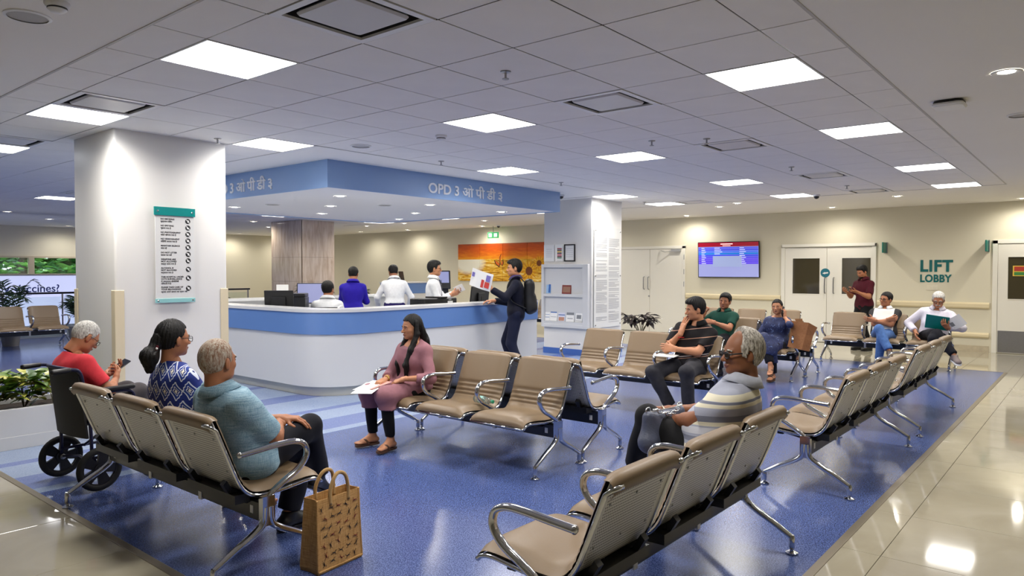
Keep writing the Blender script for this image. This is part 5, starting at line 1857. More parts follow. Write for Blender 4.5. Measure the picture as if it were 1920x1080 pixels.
MB().box((0.15, -0.162, 0.34), (0.21, -0.16, 0.365)).build('badge', GREYP, bx)
tag(bx, 'low black machine with a white label at the front counter', 'printer')


def sheet(name, loc, w, h, rot, mat, label, cat, bend=0.0, thick=0.0012, parts=()):
    """a leaf of paper; rot is a 3x3 Matrix or Euler tuple"""
    t = empty(name, loc)
    t.rotation_euler = rot
    n = 7
    top, bot = [], []
    rings = []
    for i in range(n):
        x = -w / 2 + w * i / (n - 1)
        z = bend * ((2 * i / (n - 1) - 1) ** 2)
        rings.append([(x, -h / 2, z), (x, h / 2, z), (x, h / 2, z + thick), (x, -h / 2, z + thick)])
    MB().loft(rings).build('page', mat, t)
    for nm, x0, y0, x1, y1, mt in parts:
        MB().box((x0 * w / 2, y0 * h / 2, thick + 0.0), (x1 * w / 2, y1 * h / 2, thick + 0.0012)).build(nm, mt, t)
    return tag(t, label, cat)


for k, (x, y, a, lab) in enumerate([(2.45, 5.45, 12, 'loose white form lying on the front counter worktop'), (1.05, 6.0, 40, 'white papers left on the curved end of the worktop')]):
    sheet('paper_sheet', (x, y, 0.747 if k == 0 else 0.747), 0.21, 0.297, (0, 0, math.radians(a)), PAPER, lab, 'paper')
tb = empty('tissue_box', (1.42, 5.72, 0.746), 0.4)
MB().rbox((-0.11, -0.06, 0), (0.11, 0.06, 0.26), 0.01).build('carton', M('tissue_carton', (226, 226, 222), 0.5), tb)
MB().tube(catmull([(-0.03, 0, 0.255), (-0.01, 0.01, 0.29), (0.03, -0.01, 0.31), (0.055, 0.0, 0.30)], 4), [0.02, 0.024, 0.028, 0.03, 0.03, 0.03, 0.03, 0.025, 0.02, 0.02, 0.015, 0.01, 0.004], 8, flat=0.4).build('tissue', PAPER, tb, smooth=True)
tag(tb, 'white box with a tissue on the counter below the seated staff', 'tissue box')
fl = MB()
TF = M('teal_file', (60, 160, 150), 0.5)
for k in range(4):
    o = MB().rbox((-0.16, -0.12, 0), (0.16, 0.12, 0.024), 0.006).build('file_folder', TF, None, loc=(4.78, 8.52, 0.746 + 0.0245 * k), rz=0.2 + 0.1 * k)
    tag(o, 'teal office file lying %s in the pile on the desk' % ('at the bottom', 'second from the bottom', 'second from the top', 'on top')[k], 'file', 'pile of teal files')
o = sheet('paper_sheet', (4.1, 8.62, 0.748), 0.3, 0.21, (0, 0, 0.5), M('lilac_paper', (214, 206, 226), 0.6), 'lilac form on the desk by the leaning staff member', 'paper')
st = empty('desk_sign', (2.66, 8.98, 1.058), math.radians(-40))
MB().box((-0.1, -0.006, 0.0), (0.1, 0.006, 0.22)).build('card', PAPER, st)
MB().box((-0.095, -0.0075, 0.01), (0.095, -0.006, 0.09)).build('blue_field', M('sign_blue', (96, 130, 196), 0.5), st)
MB().box((-0.1, -0.04, 0), (0.1, 0.04, 0.006)).build('foot', GLASS, st)
tag(st, 'small white and blue card stand on the rear counter', 'desk sign')
ch = empty('swivel_chair', (1.94, 6.71, 0.002), math.radians(-42))
MB().rbox((-0.24, -0.2, 0.485), (0.24, 0.26, 0.555), 0.06).build('seat', BLACKC, ch, smooth=40)
MB().rbox((-0.22, -0.32, 0.68), (0.22, -0.27, 1.0), 0.02).build('backrest', BLACKC, ch, smooth=40)
MB().tube([(0, -0.28, 0.75), (0, -0.27, 0.5), (0, -0.1, 0.47)], 0.018, 8).build('back_bracket', BLACKP, ch)
MB().tube([(0, 0, 0.06), (0, 0, 0.49)], 0.028, 10).build('gas_lift', BLACKP, ch)
MB().tube([(0.2 * math.cos(a), 0.2 * math.sin(a) + 0.1, 0.118) for a in [2 * PI * k / 20 for k in range(21)]], 0.011, 6).build('foot_ring', CHROME, ch, smooth=True)
for k in range(5):
    a = 2 * PI * k / 5 + 0.3
    lg = MB().tube([(0, 0, 0.09), (0.28 * math.cos(a), 0.28 * math.sin(a), 0.065)], [0.022, 0.016], 8).build('leg', BLACKP, ch)
    MB().lathe([(0.026, -0.012), (0.026, 0.012)], 12, T=Matrix.Translation((0.28 * math.cos(a), 0.28 * math.sin(a), 0.027)) @ Matrix.Rotation(a, 4, 'Z') @ Matrix.Rotation(PI / 2, 4, 'X')).build('caster', BLACKP, lg)
tag(ch, 'black swivel chair under the seated staff member', 'chair')

# kiosk and the far desk
ki = empty('token_kiosk', (5.62, 8.05, 0.002), math.radians(-40))
MB().rbox((-0.2, -0.16, 0), (0.2, 0.16, 0.03), 0.02).build('base', BLACKM, ki)
MB().prism([(-0.05, 0.03), (0.06, 0.03), (0.03, 1.2), (-0.02, 1.2)], -0.13, 0.13, T=plane_T((0, 0, 0), (0, 1, 0), (0, 0, 1))).build('column', BLACKM, ki)
MB().rbox((-0.17, -0.19, -0.02), (0.17, 0.19, 0.02), 0.015, T=plane_T((0, -0.02, 1.34), (1, 0, 0), (0, 0.35, 1))).build('head', BLACKM, ki)
MB().box((-0.14, -0.07, 0.02), (0.14, 0.16, 0.022), T=plane_T((0, -0.02, 1.34), (1, 0, 0), (0, 0.35, 1))).build('screen', SCREENL, ki)
tag(ki, 'slim black touch kiosk with lavender screen beside the white-shirted staff', 'kiosk')
fd = empty('far_desk', (9.4, 13.2, 0.0), math.radians(0))
MB().box((-0.75, -0.3, 0.0), (0.75, 0.3, 0.88)).build('front', GLOSSW, fd)
MB().box((-0.76, -0.31, 0.88), (0.76, 0.31, 1.17)).build('blue_band', CBLUE, fd)
MB().box((-0.78, -0.33, 1.17), (0.78, 0.33, 1.2)).build('top', GLOSSW, fd)
tag(fd, 'smaller blue banded desk far behind the reception', 'desk')
td = empty('tablet_stand', (9.1, 13.1, 1.201), 0.3)
MB().box((-0.11, -0.01, 0.03), (0.11, 0.01, 0.3), T=Matrix.Rotation(-0.2, 4, 'X')).build('tablet', BLACKP, td)
MB().box((-0.05, -0.05, 0), (0.05, 0.08, 0.03)).build('foot', BLACKP, td)
tag(td, 'black tablet on a stand on the far desk', 'tablet')

# ================================================================== wheelchair
wc = empty('wheelchair', (-2.335, 3.61, 0.0015), math.radians(-86))
NAVYF = M('navy_piping', (30, 34, 74), 0.6)
RUB = M('rubber', (16, 16, 17), 0.75, bump=(90, 0.1))
NYL = M('black_nylon', (14, 14, 16), 0.7, bump=(200, 0.15))


def wheel(x, y, r, name, spokes=5):
    t = MB()
    R_ = plane_T((x, y, r), (0, 1, 0), (0, 0, 1))
    ring = [(r - 0.024 + 0.024 * math.cos(a), 0.02 * math.sin(a)) for a in [2 * PI * k / 10 for k in range(11)]]
    t.lathe(ring, 36, T=R_, caps=False)
    o = t.build(name, RUB, wc, smooth=True)
    h = MB()
    h.lathe([(r * 0.80, -0.014), (r * 0.80, 0.014), (r * 0.70, 0.014), (r * 0.70, -0.014), (r * 0.80, -0.014)], 36, T=R_, caps=False)
    h.lathe([(r * 0.27, -0.02), (r * 0.27, 0.02)], 18, T=R_)
    for k in range(spokes):
        a = 2 * PI * k / spokes
        d = Matrix.Rotation(a, 4, 'Z')
        h.add([(r * 0.2, -r * 0.17, -0.012), (r * 0.2, r * 0.17, -0.012), (r * 0.74, r * 0.27, -0.010), (r * 0.74, -r * 0.27, -0.010), (r * 0.2, -r * 0.17, 0.012), (r * 0.2, r * 0.17, 0.012), (r * 0.74, r * 0.27, 0.010), (r * 0.74, -r * 0.27, 0.010)], [(3, 2, 1, 0), (4, 5, 6, 7), (0, 1, 5, 4), (1, 2, 6, 5), (2, 3, 7, 6), (3, 0, 4, 7)], T=R_ @ d)
    h.build('wheel_rim', BLACKP, o)
    MB().lathe([(0.02, -0.035), (0.02, 0.035), (0.008, 0.04)], 12, T=R_).build('hub_cap', STEEL, o)
    return o


for s in (-1, 1):
    wheel(s * 0.297, -0.10, 0.152, 'rear_wheel')
    wheel(s * 0.235, 0.30, 0.088, 'front_caster', 4)
    fm_ = MB()
    fm_.tube(catmull([(s * 0.235, -0.36, 0.845), (s * 0.235, -0.24, 0.85), (s * 0.235, -0.19, 0.82), (s * 0.235, -0.165, 0.70), (s * 0.235, -0.13, 0.47), (s * 0.235, -0.12, 0.22)], 4), 0.012, 8)
    fm_.tube(catmull([(s * 0.235, -0.14, 0.46), (s * 0.235, 0.24, 0.47), (s * 0.235, 0.28, 0.44), (s * 0.235, 0.29, 0.22)], 4), 0.012, 8)
    fm_.tube([(s * 0.235, -0.12, 0.22), (s * 0.235, 0.29, 0.22)], 0.011, 8)
    fm_.tube([(s * 0.235, -0.12, 0.24), (s * 0.297, -0.10, 0.152)], 0.012, 8)
    fm_.tube([(s * 0.235, 0.29, 0.22), (s * 0.235, 0.30, 0.088)], 0.014, 8)
    fm_.tube(catmull([(s * 0.235, -0.13, 0.55), (s * 0.25, -0.11, 0.66), (s * 0.25, 0.12, 0.665), (s * 0.25, 0.17, 0.60), (s * 0.245, 0.18, 0.47)], 4), 0.011, 8)
    fm_.tube(catmull([(s * 0.225, 0.28, 0.44), (s * 0.2, 0.38, 0.36), (s * 0.18, 0.46, 0.15), (s * 0.18, 0.47, 0.115)], 4), 0.011, 8)
    fm_.build('side_frame', M('navy_frame', (26, 28, 60), 0.35, 0.3), wc, smooth=True)
    MB().tube([(s * 0.235, -0.375, 0.845), (s * 0.235, -0.36, 0.845), (s * 0.235, -0.26, 0.85), (s * 0.235, -0.25, 0.85)], [0.014, 0.019, 0.017, 0.014], 9).build('push_handle', BLACKP, wc, smooth=True)
    MB().rbox((s * 0.25 - 0.025, -0.10, 0.675), (s * 0.25 + 0.025, 0.17, 0.705), 0.015).build('arm_pad', BLACKP, wc, smooth=40)
    MB().box((s * 0.24 - 0.003, -0.11, 0.48), (s * 0.24 + 0.003, 0.15, 0.65)).build('side_guard', NYL, wc)
    MB().rbox((s * 0.105 - 0.075, 0.42, 0.108), (s * 0.105 + 0.075, 0.60, 0.12), 0.02).build('footplate', BLACKP, wc)
cb = MB()
for s in (-1, 1):
    cb.tube([(s * 0.22, 0.03, 0.44), (-s * 0.22, 0.03, 0.22)], 0.011, 8)
    cb.tube([(s * 0.297, -0.10, 0.152), (0, -0.1, 0.2)], 0.009, 6)
cb.build('cross_brace', M('navy_frame'), wc)
rings = []
for k in range(9):
    x = -0.232 + 0.464 * k / 8
    sag = 0.03 * (1 - (x / 0.232) ** 2)
    rings.append([(x, -0.150 - sag, 0.36), (x, -0.178 - sag, 0.60), (x, -0.205 - sag, 0.84), (x, -0.19 - sag, 0.845), (x, -0.163 - sag, 0.60), (x, -0.137 - sag, 0.36)])
bk = MB().loft(rings).build('backrest', NYL, wc, smooth=40)
MB().tube([(-0.235, -0.21, 0.842), (-0.12, -0.225, 0.845), (0, -0.232, 0.846), (0.12, -0.225, 0.845), (0.235, -0.21, 0.842)], 0.012, 7).build('piping', NAVYF, bk, smooth=True)
MB().rbox((-0.225, -0.14, 0.455), (0.225, 0.27, 0.49), 0.02).build('seat', NYL, wc)
tag(wc, 'black transit wheelchair beside the bench row', 'wheelchair')


# ================================================================== held and carried things
def phone(loc, rot, label):
    t = empty('phone', loc)
    t.rotation_euler = rot
    MB().rbox((-0.037, -0.076, -0.0045), (0.037, 0.076, 0.0045), 0.008).build('case', BLACKP, t, smooth=40)
    MB().box((-0.034, -0.072, 0.0045), (0.034, 0.072, 0.005)).build('screen', M('phone_glass', (20, 24, 38), 0.08, coat=0.5), t)
    return tag(t, label, 'phone')


def world_pt(key, v):
    return tuple(Matrix.Translation(PEOPLE[key]['root'].location) @ Matrix.Rotation(PEOPLE[key]['root'].rotation_euler.z, 4, 'Z') @ Vector(v))


def rot_of(key, xdir, ydir):
    T = Matrix.Rotation(PEOPLE[key]['root'].rotation_euler.z, 3, 'Z') @ plane_T((0, 0, 0), xdir, ydir).to_3x3()
    return T.to_euler()


def hand_pt(key, side, d=0.085, dn=0.03):
    a, b, c, q = PEOPLE[key]['arms'][side]
    dr = unit(q.get('dir', unit(c - b)))
    pn = unit(np.asarray(q.get('palm', (0, 0, -1)), float))
    return tuple(c + dr * (0.012 + d) + pn * dn)


hp = hand_pt('red', -1, 0.10, 0.025)
phone(world_pt('red', hp), rot_of('red', (0.9, 0.15, -0.2), (0.1, 0.85, 0.5)), 'dark phone held by the person in the red shirt')
hp = hand_pt('phone', -1, 0.06, 0.028)
phone(world_pt('phone', hp), rot_of('phone', (0.0, -1, -0.25), (0.0, -0.25, 1)), 'phone held to the ear by the person in the navy dress')
hp = hand_pt('maroon', -1, 0.09, 0.024)
phone(world_pt('maroon', hp), rot_of('maroon', (1, 0, 0), (0, 0.85, 0.5)), 'phone held by the person in maroon')
# brochure held up at the counter
hp = hand_pt('navy', -1, 0.10, 0.02)
br = sheet('brochure', world_pt('navy', (hp[0] - 0.02, hp[1] + 0.07, hp[2] + 0.03)), 0.36, 0.25, rot_of('navy', (0.45, 0.75, 0.25), (-0.25, -0.35, 0.9)), PAPER, 'open white brochure with red and violet pictures held up at the counter', 'brochure', bend=0.03,
           parts=[('picture', -0.9, -0.7, -0.45, -0.05, M('brochure_red', (200, 64, 56), 0.5)), ('picture', -0.9, 0.05, -0.5, 0.75, M('brochure_violet', (120, 110, 180), 0.5)), ('picture', -0.38, -0.8, -0.1, 0.1, M('brochure_red')), ('picture', 0.6, 0.1, 0.85, 0.6, M('brochure_violet'))])
hp = hand_pt('tie', 1, 0.10, 0.03)
sheet('paper_slip', world_pt('tie', (hp[0], hp[1] + 0.02, hp[2] + 0.05)), 0.16, 0.12, rot_of('tie', (0.2, 0.9, 0.4), (0.3, -0.4, 0.85)), PAPER, 'white slip held by the staff member with the lanyard', 'paper', bend=0.015)
# papers of the person in pink
hp = hand_pt('pink', 1, 0.08, 0.028)
for k, (dx, dy, dz, w, h, ang, mt, lab) in enumerate([(0.0, 0.10, -0.006, 0.20, 0.26, 0.35, PAPER, 'white printed form held over the lap of the person in pink'), (0.05, 0.05, 0.004, 0.17, 0.24, 0.05, M('leaflet_white', (222, 224, 230), 0.5), 'white leaflet with a small grey logo, on top of the form'), (-0.03, 0.02, 0.012, 0.12, 0.20, -0.2, M('leaflet_pink', (214, 150, 140), 0.5), 'pink leaflet on top of the papers of the person in pink')]):
    sheet('leaflet', world_pt('pink', (hp[0] + dx, hp[1] + dy, hp[2] + dz)), w, h, rot_of('pink', (math.cos(ang), math.sin(ang), -0.05), (-math.sin(ang), math.cos(ang), -0.22)), mt, lab, 'leaflet', parts=[('logo', -0.2, -0.1, 0.25, 0.02, GREYP)] if k == 1 else [])
# sheet on the lap of the person in black
sheet('paper_sheet', world_pt('black', (0.15, 0.30, 0.625)), 0.22, 0.30, rot_of('black', (1, 0.25, 0.03), (-0.25, 1, 0.03)), PAPER, 'white sheets lying on the lap of the person in the black polo', 'paper', thick=0.006)
# tissue and handbag of the striped shirt
hp = hand_pt('striped', -1, 0.085, 0.04)
ts_ = MB()
ts_.add([(-0.07, -0.05, 0), (0.02, -0.07, 0.01), (0.09, -0.01, 0.0), (0.06, 0.06, 0.02), (-0.03, 0.07, 0.03), (-0.06, 0.02, 0.015), (0.0, 0.0, 0.035)], [(0, 1, 6), (1, 2, 6), (2, 3, 6), (3, 4, 6), (4, 5, 6), (5, 0, 6)])
o = ts_.build('tissue', M('cream_tissue', (236, 232, 214), 0.8), None, solid=0.004)
o.location = world_pt('striped', (hp[0] - 0.03, hp[1] - 0.01, hp[2] + 0.015))
o.rotation_euler = (0.9, 0.3, 0.6)
tag(o, 'crumpled cream tissue in the hand above the handbag', 'tissue')
HB = M('slate_leather', (80, 86, 106), 0.4, bump=(120, 0.15))
hbg = empty('handbag', world_pt('striped', (-0.015, 0.345, 0.655)))
hbg.rotation_euler = (0, 0, math.radians(-12))
hbg.scale = (1.08, 1.05, 1.05)
g = Grid((-0.22, -0.12, -0.16), (0.22, 0.12, 0.16), 0.009)
f = field(g, [cone((-0.11, 0, -0.075), (0.11, 0, -0.075), 0.06, 0.06, 0.05, (A3(0, 1, 0), 0.95)), cone((-0.12, 0, 0.06), (0.12, 0, 0.06), 0.02, 0.02, 0.08), cone((-0.13, 0, -0.06), (-0.125, 0, 0.06), 0.03, 0.016, 0.05), cone((0.13, 0, -0.06), (0.125, 0, 0.06), 0.03, 0.016, 0.05), ell((0, 0, -0.02), (0.12, 0.05, 0.08), 0.05)])
V, Fc = surf_net(f + folds(g, 31, 0.004, 45), g.lo, g.h)
to_obj('bag_body', V, Fc, HB, hbg)
MB().box((-0.12, -0.004, 0.076), (0.12, 0.004, 0.086)).build('zip', STEEL, hbg)
for s in (-1, 1):
    MB().tube([(s * 0.125 + 0.018 * math.cos(a), 0.0, 0.09 + 0.018 * math.sin(a)) for a in [2 * PI * k / 12 for k in range(13)]], 0.004, 6).build('ring', CHROME, hbg, smooth=True)
for k in range(9):
    c = Vector((-0.10 + 0.024 * k, -0.03 - 0.02 * math.sin(PI * k / 8), 0.10 - 0.03 * math.sin(PI * k / 8)))
    M_ = Matrix.Translation(c) @ Matrix.Rotation(PI / 2 * (k % 2), 4, 'X')
    MB().tube([tuple(M_ @ Vector((0.018 * math.cos(a), 0.01 * math.sin(a), 0))) for a in [2 * PI * q / 10 for q in range(11)]], 0.0032, 5).build('chain_link', CHROME, hbg, smooth=True)
tag(hbg, 'slate grey handbag with a chain strap on the lap of the striped shirt', 'handbag')
# brown paper bag beside the person on the phone
pb = empty('paper_bag', world_pt('phone', (-0.35, 0.20, 0.452)))
pb.rotation_euler = (math.radians(12), math.radians(-4), math.radians(90 - 28))
KR = M('kraft_paper', (148, 98, 58), 0.8, var=(8, 0.1), bump=(30, 0.3))
m = MB()
w_, d_, h_ = 0.13, 0.07, 0.36
b_ = [(-w_, -d_, 0), (w_, -d_, 0), (w_, d_, 0), (-w_, d_, 0)]
c_ = [(-w_ * 1.08, -d_ * 0.9, h_ * 0.6), (w_, -d_ * 0.8, h_ * 0.62), (w_ * 1.05, d_ * 0.9, h_ * 0.58), (-w_, d_ * 0.8, h_ * 0.6)]
t_ = [(-w_ * 1.25, -d_ * 1.2, h_ * 0.95), (w_ * 1.2, -d_ * 1.0, h_ * 1.04), (w_ * 1.3, d_ * 1.1, h_), (-w_ * 1.15, d_ * 1.0, h_ * 1.05)]
m.add(b_ + c_ + t_, [(3, 2, 1, 0)] + [(i, (i + 1) % 4, 4 + (i + 1) % 4, 4 + i) for i in range(4)] + [(4 + i, 4 + (i + 1) % 4, 8 + (i + 1) % 4, 8 + i) for i in range(4)])
m.build('bag', KR, pb, solid=0.003)
MB().add([(0.01, -0.04, 0.26), (0.12, -0.03, 0.28), (0.15, 0.03, 0.40), (0.03, 0.02, 0.42)], [(0, 1, 2, 3)]).build('paper_liner', M('tan_paper', (176, 130, 88), 0.7), pb, solid=0.003)
tag(pb, 'open brown paper bag leaning by the armrest of the person in navy', 'paper bag')
# teal folder and magazine
fo_ = empty('folder', world_pt('folder', (-0.10, 0.37, 0.74)))
fo_.rotation_euler = rot_of('folder', (1, 0.1, 0.14), (-0.12, 0.45, 0.88))
MB().rbox((-0.155, -0.12, -0.004), (0.155, 0.12, 0.004), 0.006).build('cover', M('teal_folder', (0, 112, 104), 0.4), fo_)
MB().box((-0.145, -0.11, 0.004), (0.145, 0.115, 0.008)).build('pages', PAPER, fo_)
tag(fo_, 'teal folder held open by the person with the white moustache', 'folder')
mg = sheet('magazine', world_pt('folder', (-0.335, 0.36, 0.745)), 0.24, 0.20, rot_of('folder', (0.85, -0.1, -0.5), (0.4, 0.45, 0.75)), PAPER, 'white printed page sticking out beside the teal folder', 'magazine', bend=0.02, parts=[('picture', 0.0, -0.4, 0.6, 0.3, GREYP)])
# backpack
bp = empty('backpack', PEOPLE['navy']['root'].location, PEOPLE['navy']['root'].rotation_euler.z)
g = Grid((-0.22, -0.40, 0.82), (0.22, -0.02, 1.50), 0.011)
f = field(g, [cone((s_ * 0.075, -0.20, 0.97), (s_ * 0.065, -0.19, 1.33), 0.075, 0.07, 0.05) for s_ in (-1, 0, 1)] + [cone((s_ * 0.06, -0.25, 0.98), (s_ * 0.055, -0.24, 1.14), 0.06, 0.05, 0.03) for s_ in (-1, 0, 1)])
V, Fc = surf_net(f + folds(g, 41, 0.003), g.lo, g.h)
BPM = M('black_backpack', (14, 14, 17), 0.55, bump=(200, 0.12))
to_obj('pack', V, Fc, BPM, bp)
for s in (-1, 1):
    MB().tube(catmull([(s * 0.10, -0.12, 1.36), (s * 0.115, -0.03, 1.44), (s * 0.12, 0.075, 1.40), (s * 0.14, 0.13, 1.25), (s * 0.165, 0.05, 1.08), (s * 0.13, -0.14, 0.98)], 5), 0.026, 8, flat=0.3, side=(1, 0, 0)).build('shoulder_strap', BPM, bp, smooth=True)
MB().tube(catmull([(-0.10, -0.345, 1.02), (0, -0.352, 1.10), (0.10, -0.345, 1.02)], 4), 0.004, 5).build('zip', GREYP, bp)
MB().tube([(-0.13, -0.30, 0.93), (0.13, -0.30, 0.93)], 0.004, 5).build('reflective_strip', GREYP, bp)
tag(bp, 'black backpack worn over the navy sweater', 'backpack')
# water bottle lying on the bench
wb = empty('water_bottle', (-0.08, 1.83, 0.478))
wb.rotation_euler = (math.radians(90), 0, math.radians(-6))
PETM = M('clear_plastic', (232, 244, 240), 0.06, trans=0.92, spec=0.6)
MB().lathe([(0.0, -0.1), (0.028, -0.1), (0.031, -0.09), (0.029, -0.06), (0.031, -0.05), (0.029, -0.02), (0.031, -0.01), (0.029, 0.02), (0.03, 0.04), (0.02, 0.075), (0.012, 0.088), (0.012, 0.1)], 16).build('bottle', PETM, wb, smooth=True)
MB().lathe([(0.0142, 0.094), (0.0142, 0.112), (0.012, 0.114)], 14).build('cap', M('green_cap', (20, 150, 110), 0.35), wb)
MB().lathe([(0.0312, -0.045), (0.0312, 0.005)], 16, caps=False).build('label_band', M('bottle_label', (150, 200, 190), 0.3), wb)
tag(wb, 'clear water bottle with green cap lying on the bench seat', 'bottle')

# ------------------------------------------------------------------ jute bag with small printed figures
jb = empty('jute_bag', (-2.135, 1.055, 0.0015), math.radians(6))


def jute_mat():
    def fn(n, l, v):
        out = None
        for sc in ((700, 700, 30), (30, 30, 700)):
            mp = n.new('ShaderNodeMapping')
            mp.inputs['Scale'].default_value = sc
            l.new(v, mp.inputs['Vector'])
            q = noise(n, l, mp.outputs[0], 0.5, 2)
            out = q if out is None else math_node(n, l, 'MULTIPLY', math_node(n, l, 'ADD', out, q), 0.5)
        return ramp(n, l, out, [(0.36, (164, 120, 68)), (0.64, (212, 168, 110))])
    return expr_mat('jute', 0.85, fn, bump=(400, 0.3), spec=0.2)


JUTE = jute_mat()
bw_, bd_, bh_ = 0.145, 0.065, 0.37
lo_, hi_ = [(-bw_, -bd_), (bw_, -bd_), (bw_, bd_), (-bw_, bd_)], 0.0
m = MB()
rings = []
for z, kx, ky in ((0.0, 1.0, 1.0), (0.02, 1.03, 1.05), (0.18, 1.0, 0.92), (0.36, 0.97, 0.8), (bh_, 0.97, 0.78)):
    ring = []
    for x, y in ((-bw_, -bd_), (0, -bd_ * 1.05), (bw_, -bd_), (bw_ * 0.96, 0), (bw_, bd_), (0, bd_ * 1.05), (-bw_, bd_), (-bw_ * 0.96, 0)):
        ring.append((x * kx + z * 0.02, y * ky, z))
    rings.append(ring)
n_ = 8
vv = [p for r in rings for p in r]
ff = [(i * n_ + j, i * n_ + (j + 1) % n_, (i + 1) * n_ + (j + 1) % n_, (i + 1) * n_ + j) for i in range(4) for j in range(n_)] + [tuple(range(n_ - 1, -1, -1))]
m.add(vv, ff)
m.build('bag_body', JUTE, jb, solid=0.004)
for y in (-1, 1):
    MB().tube(catmull([(-0.055, y * 0.055, 0.33), (-0.058, y * 0.055, 0.40), (-0.035, y * 0.05 - 0.01, 0.465), (0.0, y * 0.045 - 0.012, 0.485), (0.04, y * 0.05 - 0.01, 0.465), (0.065, y * 0.055, 0.40), (0.066, y * 0.055, 0.33)], 5), 0.0095, 8).build('handle', M('jute_rope', (186, 150, 98), 0.85, bump=(300, 0.3)), jb, smooth=True)
for x, y in ((-bw_, -bd_), (bw_, -bd_)):
    MB().tube([(x, y, 0.0), (x * 1.03, y * 1.05, 0.02), (x, y * 0.92, 0.18), (x * 0.97, y * 0.8, bh_)], 0.006, 6).build('piping', JUTE, jb)
MB().tube([(-bw_ * 1.03, -bd_ * 1.06, 0.012), (bw_ * 1.03, -bd_ * 1.06, 0.012)], 0.008, 6).build('piping', JUTE, jb)
fig_r = random.Random(5)
DKR, DKB = M('figure_red', (110, 22, 26), 0.7), M('figure_black', (28, 24, 28), 0.7)
for r_ in range(7):
    for c_i in range(5):
        cx = -0.115 + 0.054 * c_i + fig_r.uniform(-0.008, 0.008) + (0.012 if r_ % 2 else 0)
        cz = 0.045 + 0.045 * r_ + fig_r.uniform(-0.006, 0.006)
        if abs(cx) > 0.128:
            continue
        a = fig_r.uniform(0, 2 * PI)
        fg = MB()
        yb = -0.0735 + 0.016 * (cz / bh_) * (1 if cz > 0.02 else 1)
        P3 = lambda u, v: (cx + u * math.cos(a) - v * math.sin(a), yb - 0.001, cz + u * math.sin(a) + v * math.cos(a))
        fg.tube([P3(-0.006, 0), P3(0.008, 0)], 0.0026, 5)
        for sx, sy in ((0.02, 0.008), (0.018, -0.01)):
            fg.tube([P3(0.008, 0), P3(0.012, sy * 1.2), P3(sx, sy)], 0.0009, 4)
        for sx, sy in ((-0.016, 0.009), (-0.020, -0.006)):
            fg.tube([P3(-0.006, 0), P3(sx, sy)], 0.0009, 4)
        o = fg.build('printed_figure', DKR if fig_r.random() < 0.35 else DKB, jb)
tag(jb, 'tan jute shopping bag printed with small stick figures, standing by the bench end', 'bag')

# ================================================================== notices and displays
# notice board on the near pillar
nb = empty('notice_board', (-1.163, 4.832, 1.22))
TN = plane_T((0, -0.012, 0), (1, 0, 0), (0, 0, 1))
MB().box((-0.185, 0.02, 0), (0.185, 0.84, 0.006), T=TN).build('acrylic_sheet', M('frosted_acrylic', (224, 224, 222), 0.25), nb)
MB().box((-0.196, 0.825, 0.0), (0.196, 0.905, 0.014), T=TN).build('teal_header', TEAL, nb, bevel=0.002)
MB().box((-0.19, 0.0, 0.0), (0.19, 0.04, 0.012), T=TN).build('pale_teal_footer', M('pale_teal_acrylic', (150, 206, 206), 0.15, coat=0.4), nb, bevel=0.002)
for x in (-0.165, 0.165):
    for y in (0.02, 0.865):
        MB().lathe([(0.008, 0.0), (0.008, 0.018), (0.006, 0.02)], 10, T=TN @ Matrix.Translation((x, y, 0))).build('standoff', CHROME, nb)
ROWS = [('NO SMOKING', 'धूम्रपान निषेध'), ('NO SPITTING', 'थूकना मना है'), ('NO PHOTOGRAPHY', 'फोटो खींचना मना है'), ('NO VIDEOGRAPHY', 'विडियो बनाना मना है'), ('MAINTAIN SILENCE', 'शांत रहें'), ('DO NOT LITTER', 'कचरा मत करें'), ('WEAPONS ARE\nNOT ALLOWED', 'शस्त्र लाना मना है'), ('ALCOHOL IS\nNOT ALLOWED', 'मद्यपान मना है'), ('THIS HOSPITAL UNDER\nCCTV SURVEILLANCE', 'ये अस्पताल सीसीटीवी\nनिगरानी में है'), ('PLEASE TAKE CARE OF\nYOUR BELONGINGS', 'कृपया अपने सामान का ध्यान रखें')]
YT = [0.785, 0.722, 0.659, 0.597, 0.533, 0.468, 0.405, 0.322, 0.238, 0.140]
for (en, hi), y in zip(ROWS, YT):
    ne = en.count('\n') + 1
    text('notice_line', en, 0.0205, INK, nb, TN @ Matrix.Translation((-0.135, y, 0.0065)), 0.0004, bold=0.0006)
    text('notice_line', hi, 0.0205, INK, nb, TN @ Matrix.Translation((-0.135, y - 0.0205 * ne - 0.003, 0.0065)), 0.0004, bold=0.0003)
    ic = MB().lathe([(0.025, 0.006), (0.025, 0.0072)], 20, T=TN @ Matrix.Translation((0.125, y - 0.006, 0))).build('round_symbol', INK, nb)
    im = MB().prism([(-0.014, 0.006), (0.004, 0.012), (0.013, 0.004), (0.006, -0.012), (-0.006, -0.010), (-0.002, 0.0)], 0.0072, 0.0078, T=TN @ Matrix.Translation((0.125, y - 0.006, 0)) @ Matrix.Rotation(y * 40, 4, 'Z'))
    im.prism([(-0.018, 0.013), (-0.013, 0.018), (0.018, -0.013), (0.013, -0.018)], 0.0072, 0.0079, T=TN @ Matrix.Translation((0.125, y - 0.006, 0)))
    im.build('symbol_mark', WHITEP, ic)
tag(nb, 'acrylic notice board of house rules with teal header on the near pillar', 'notice board')

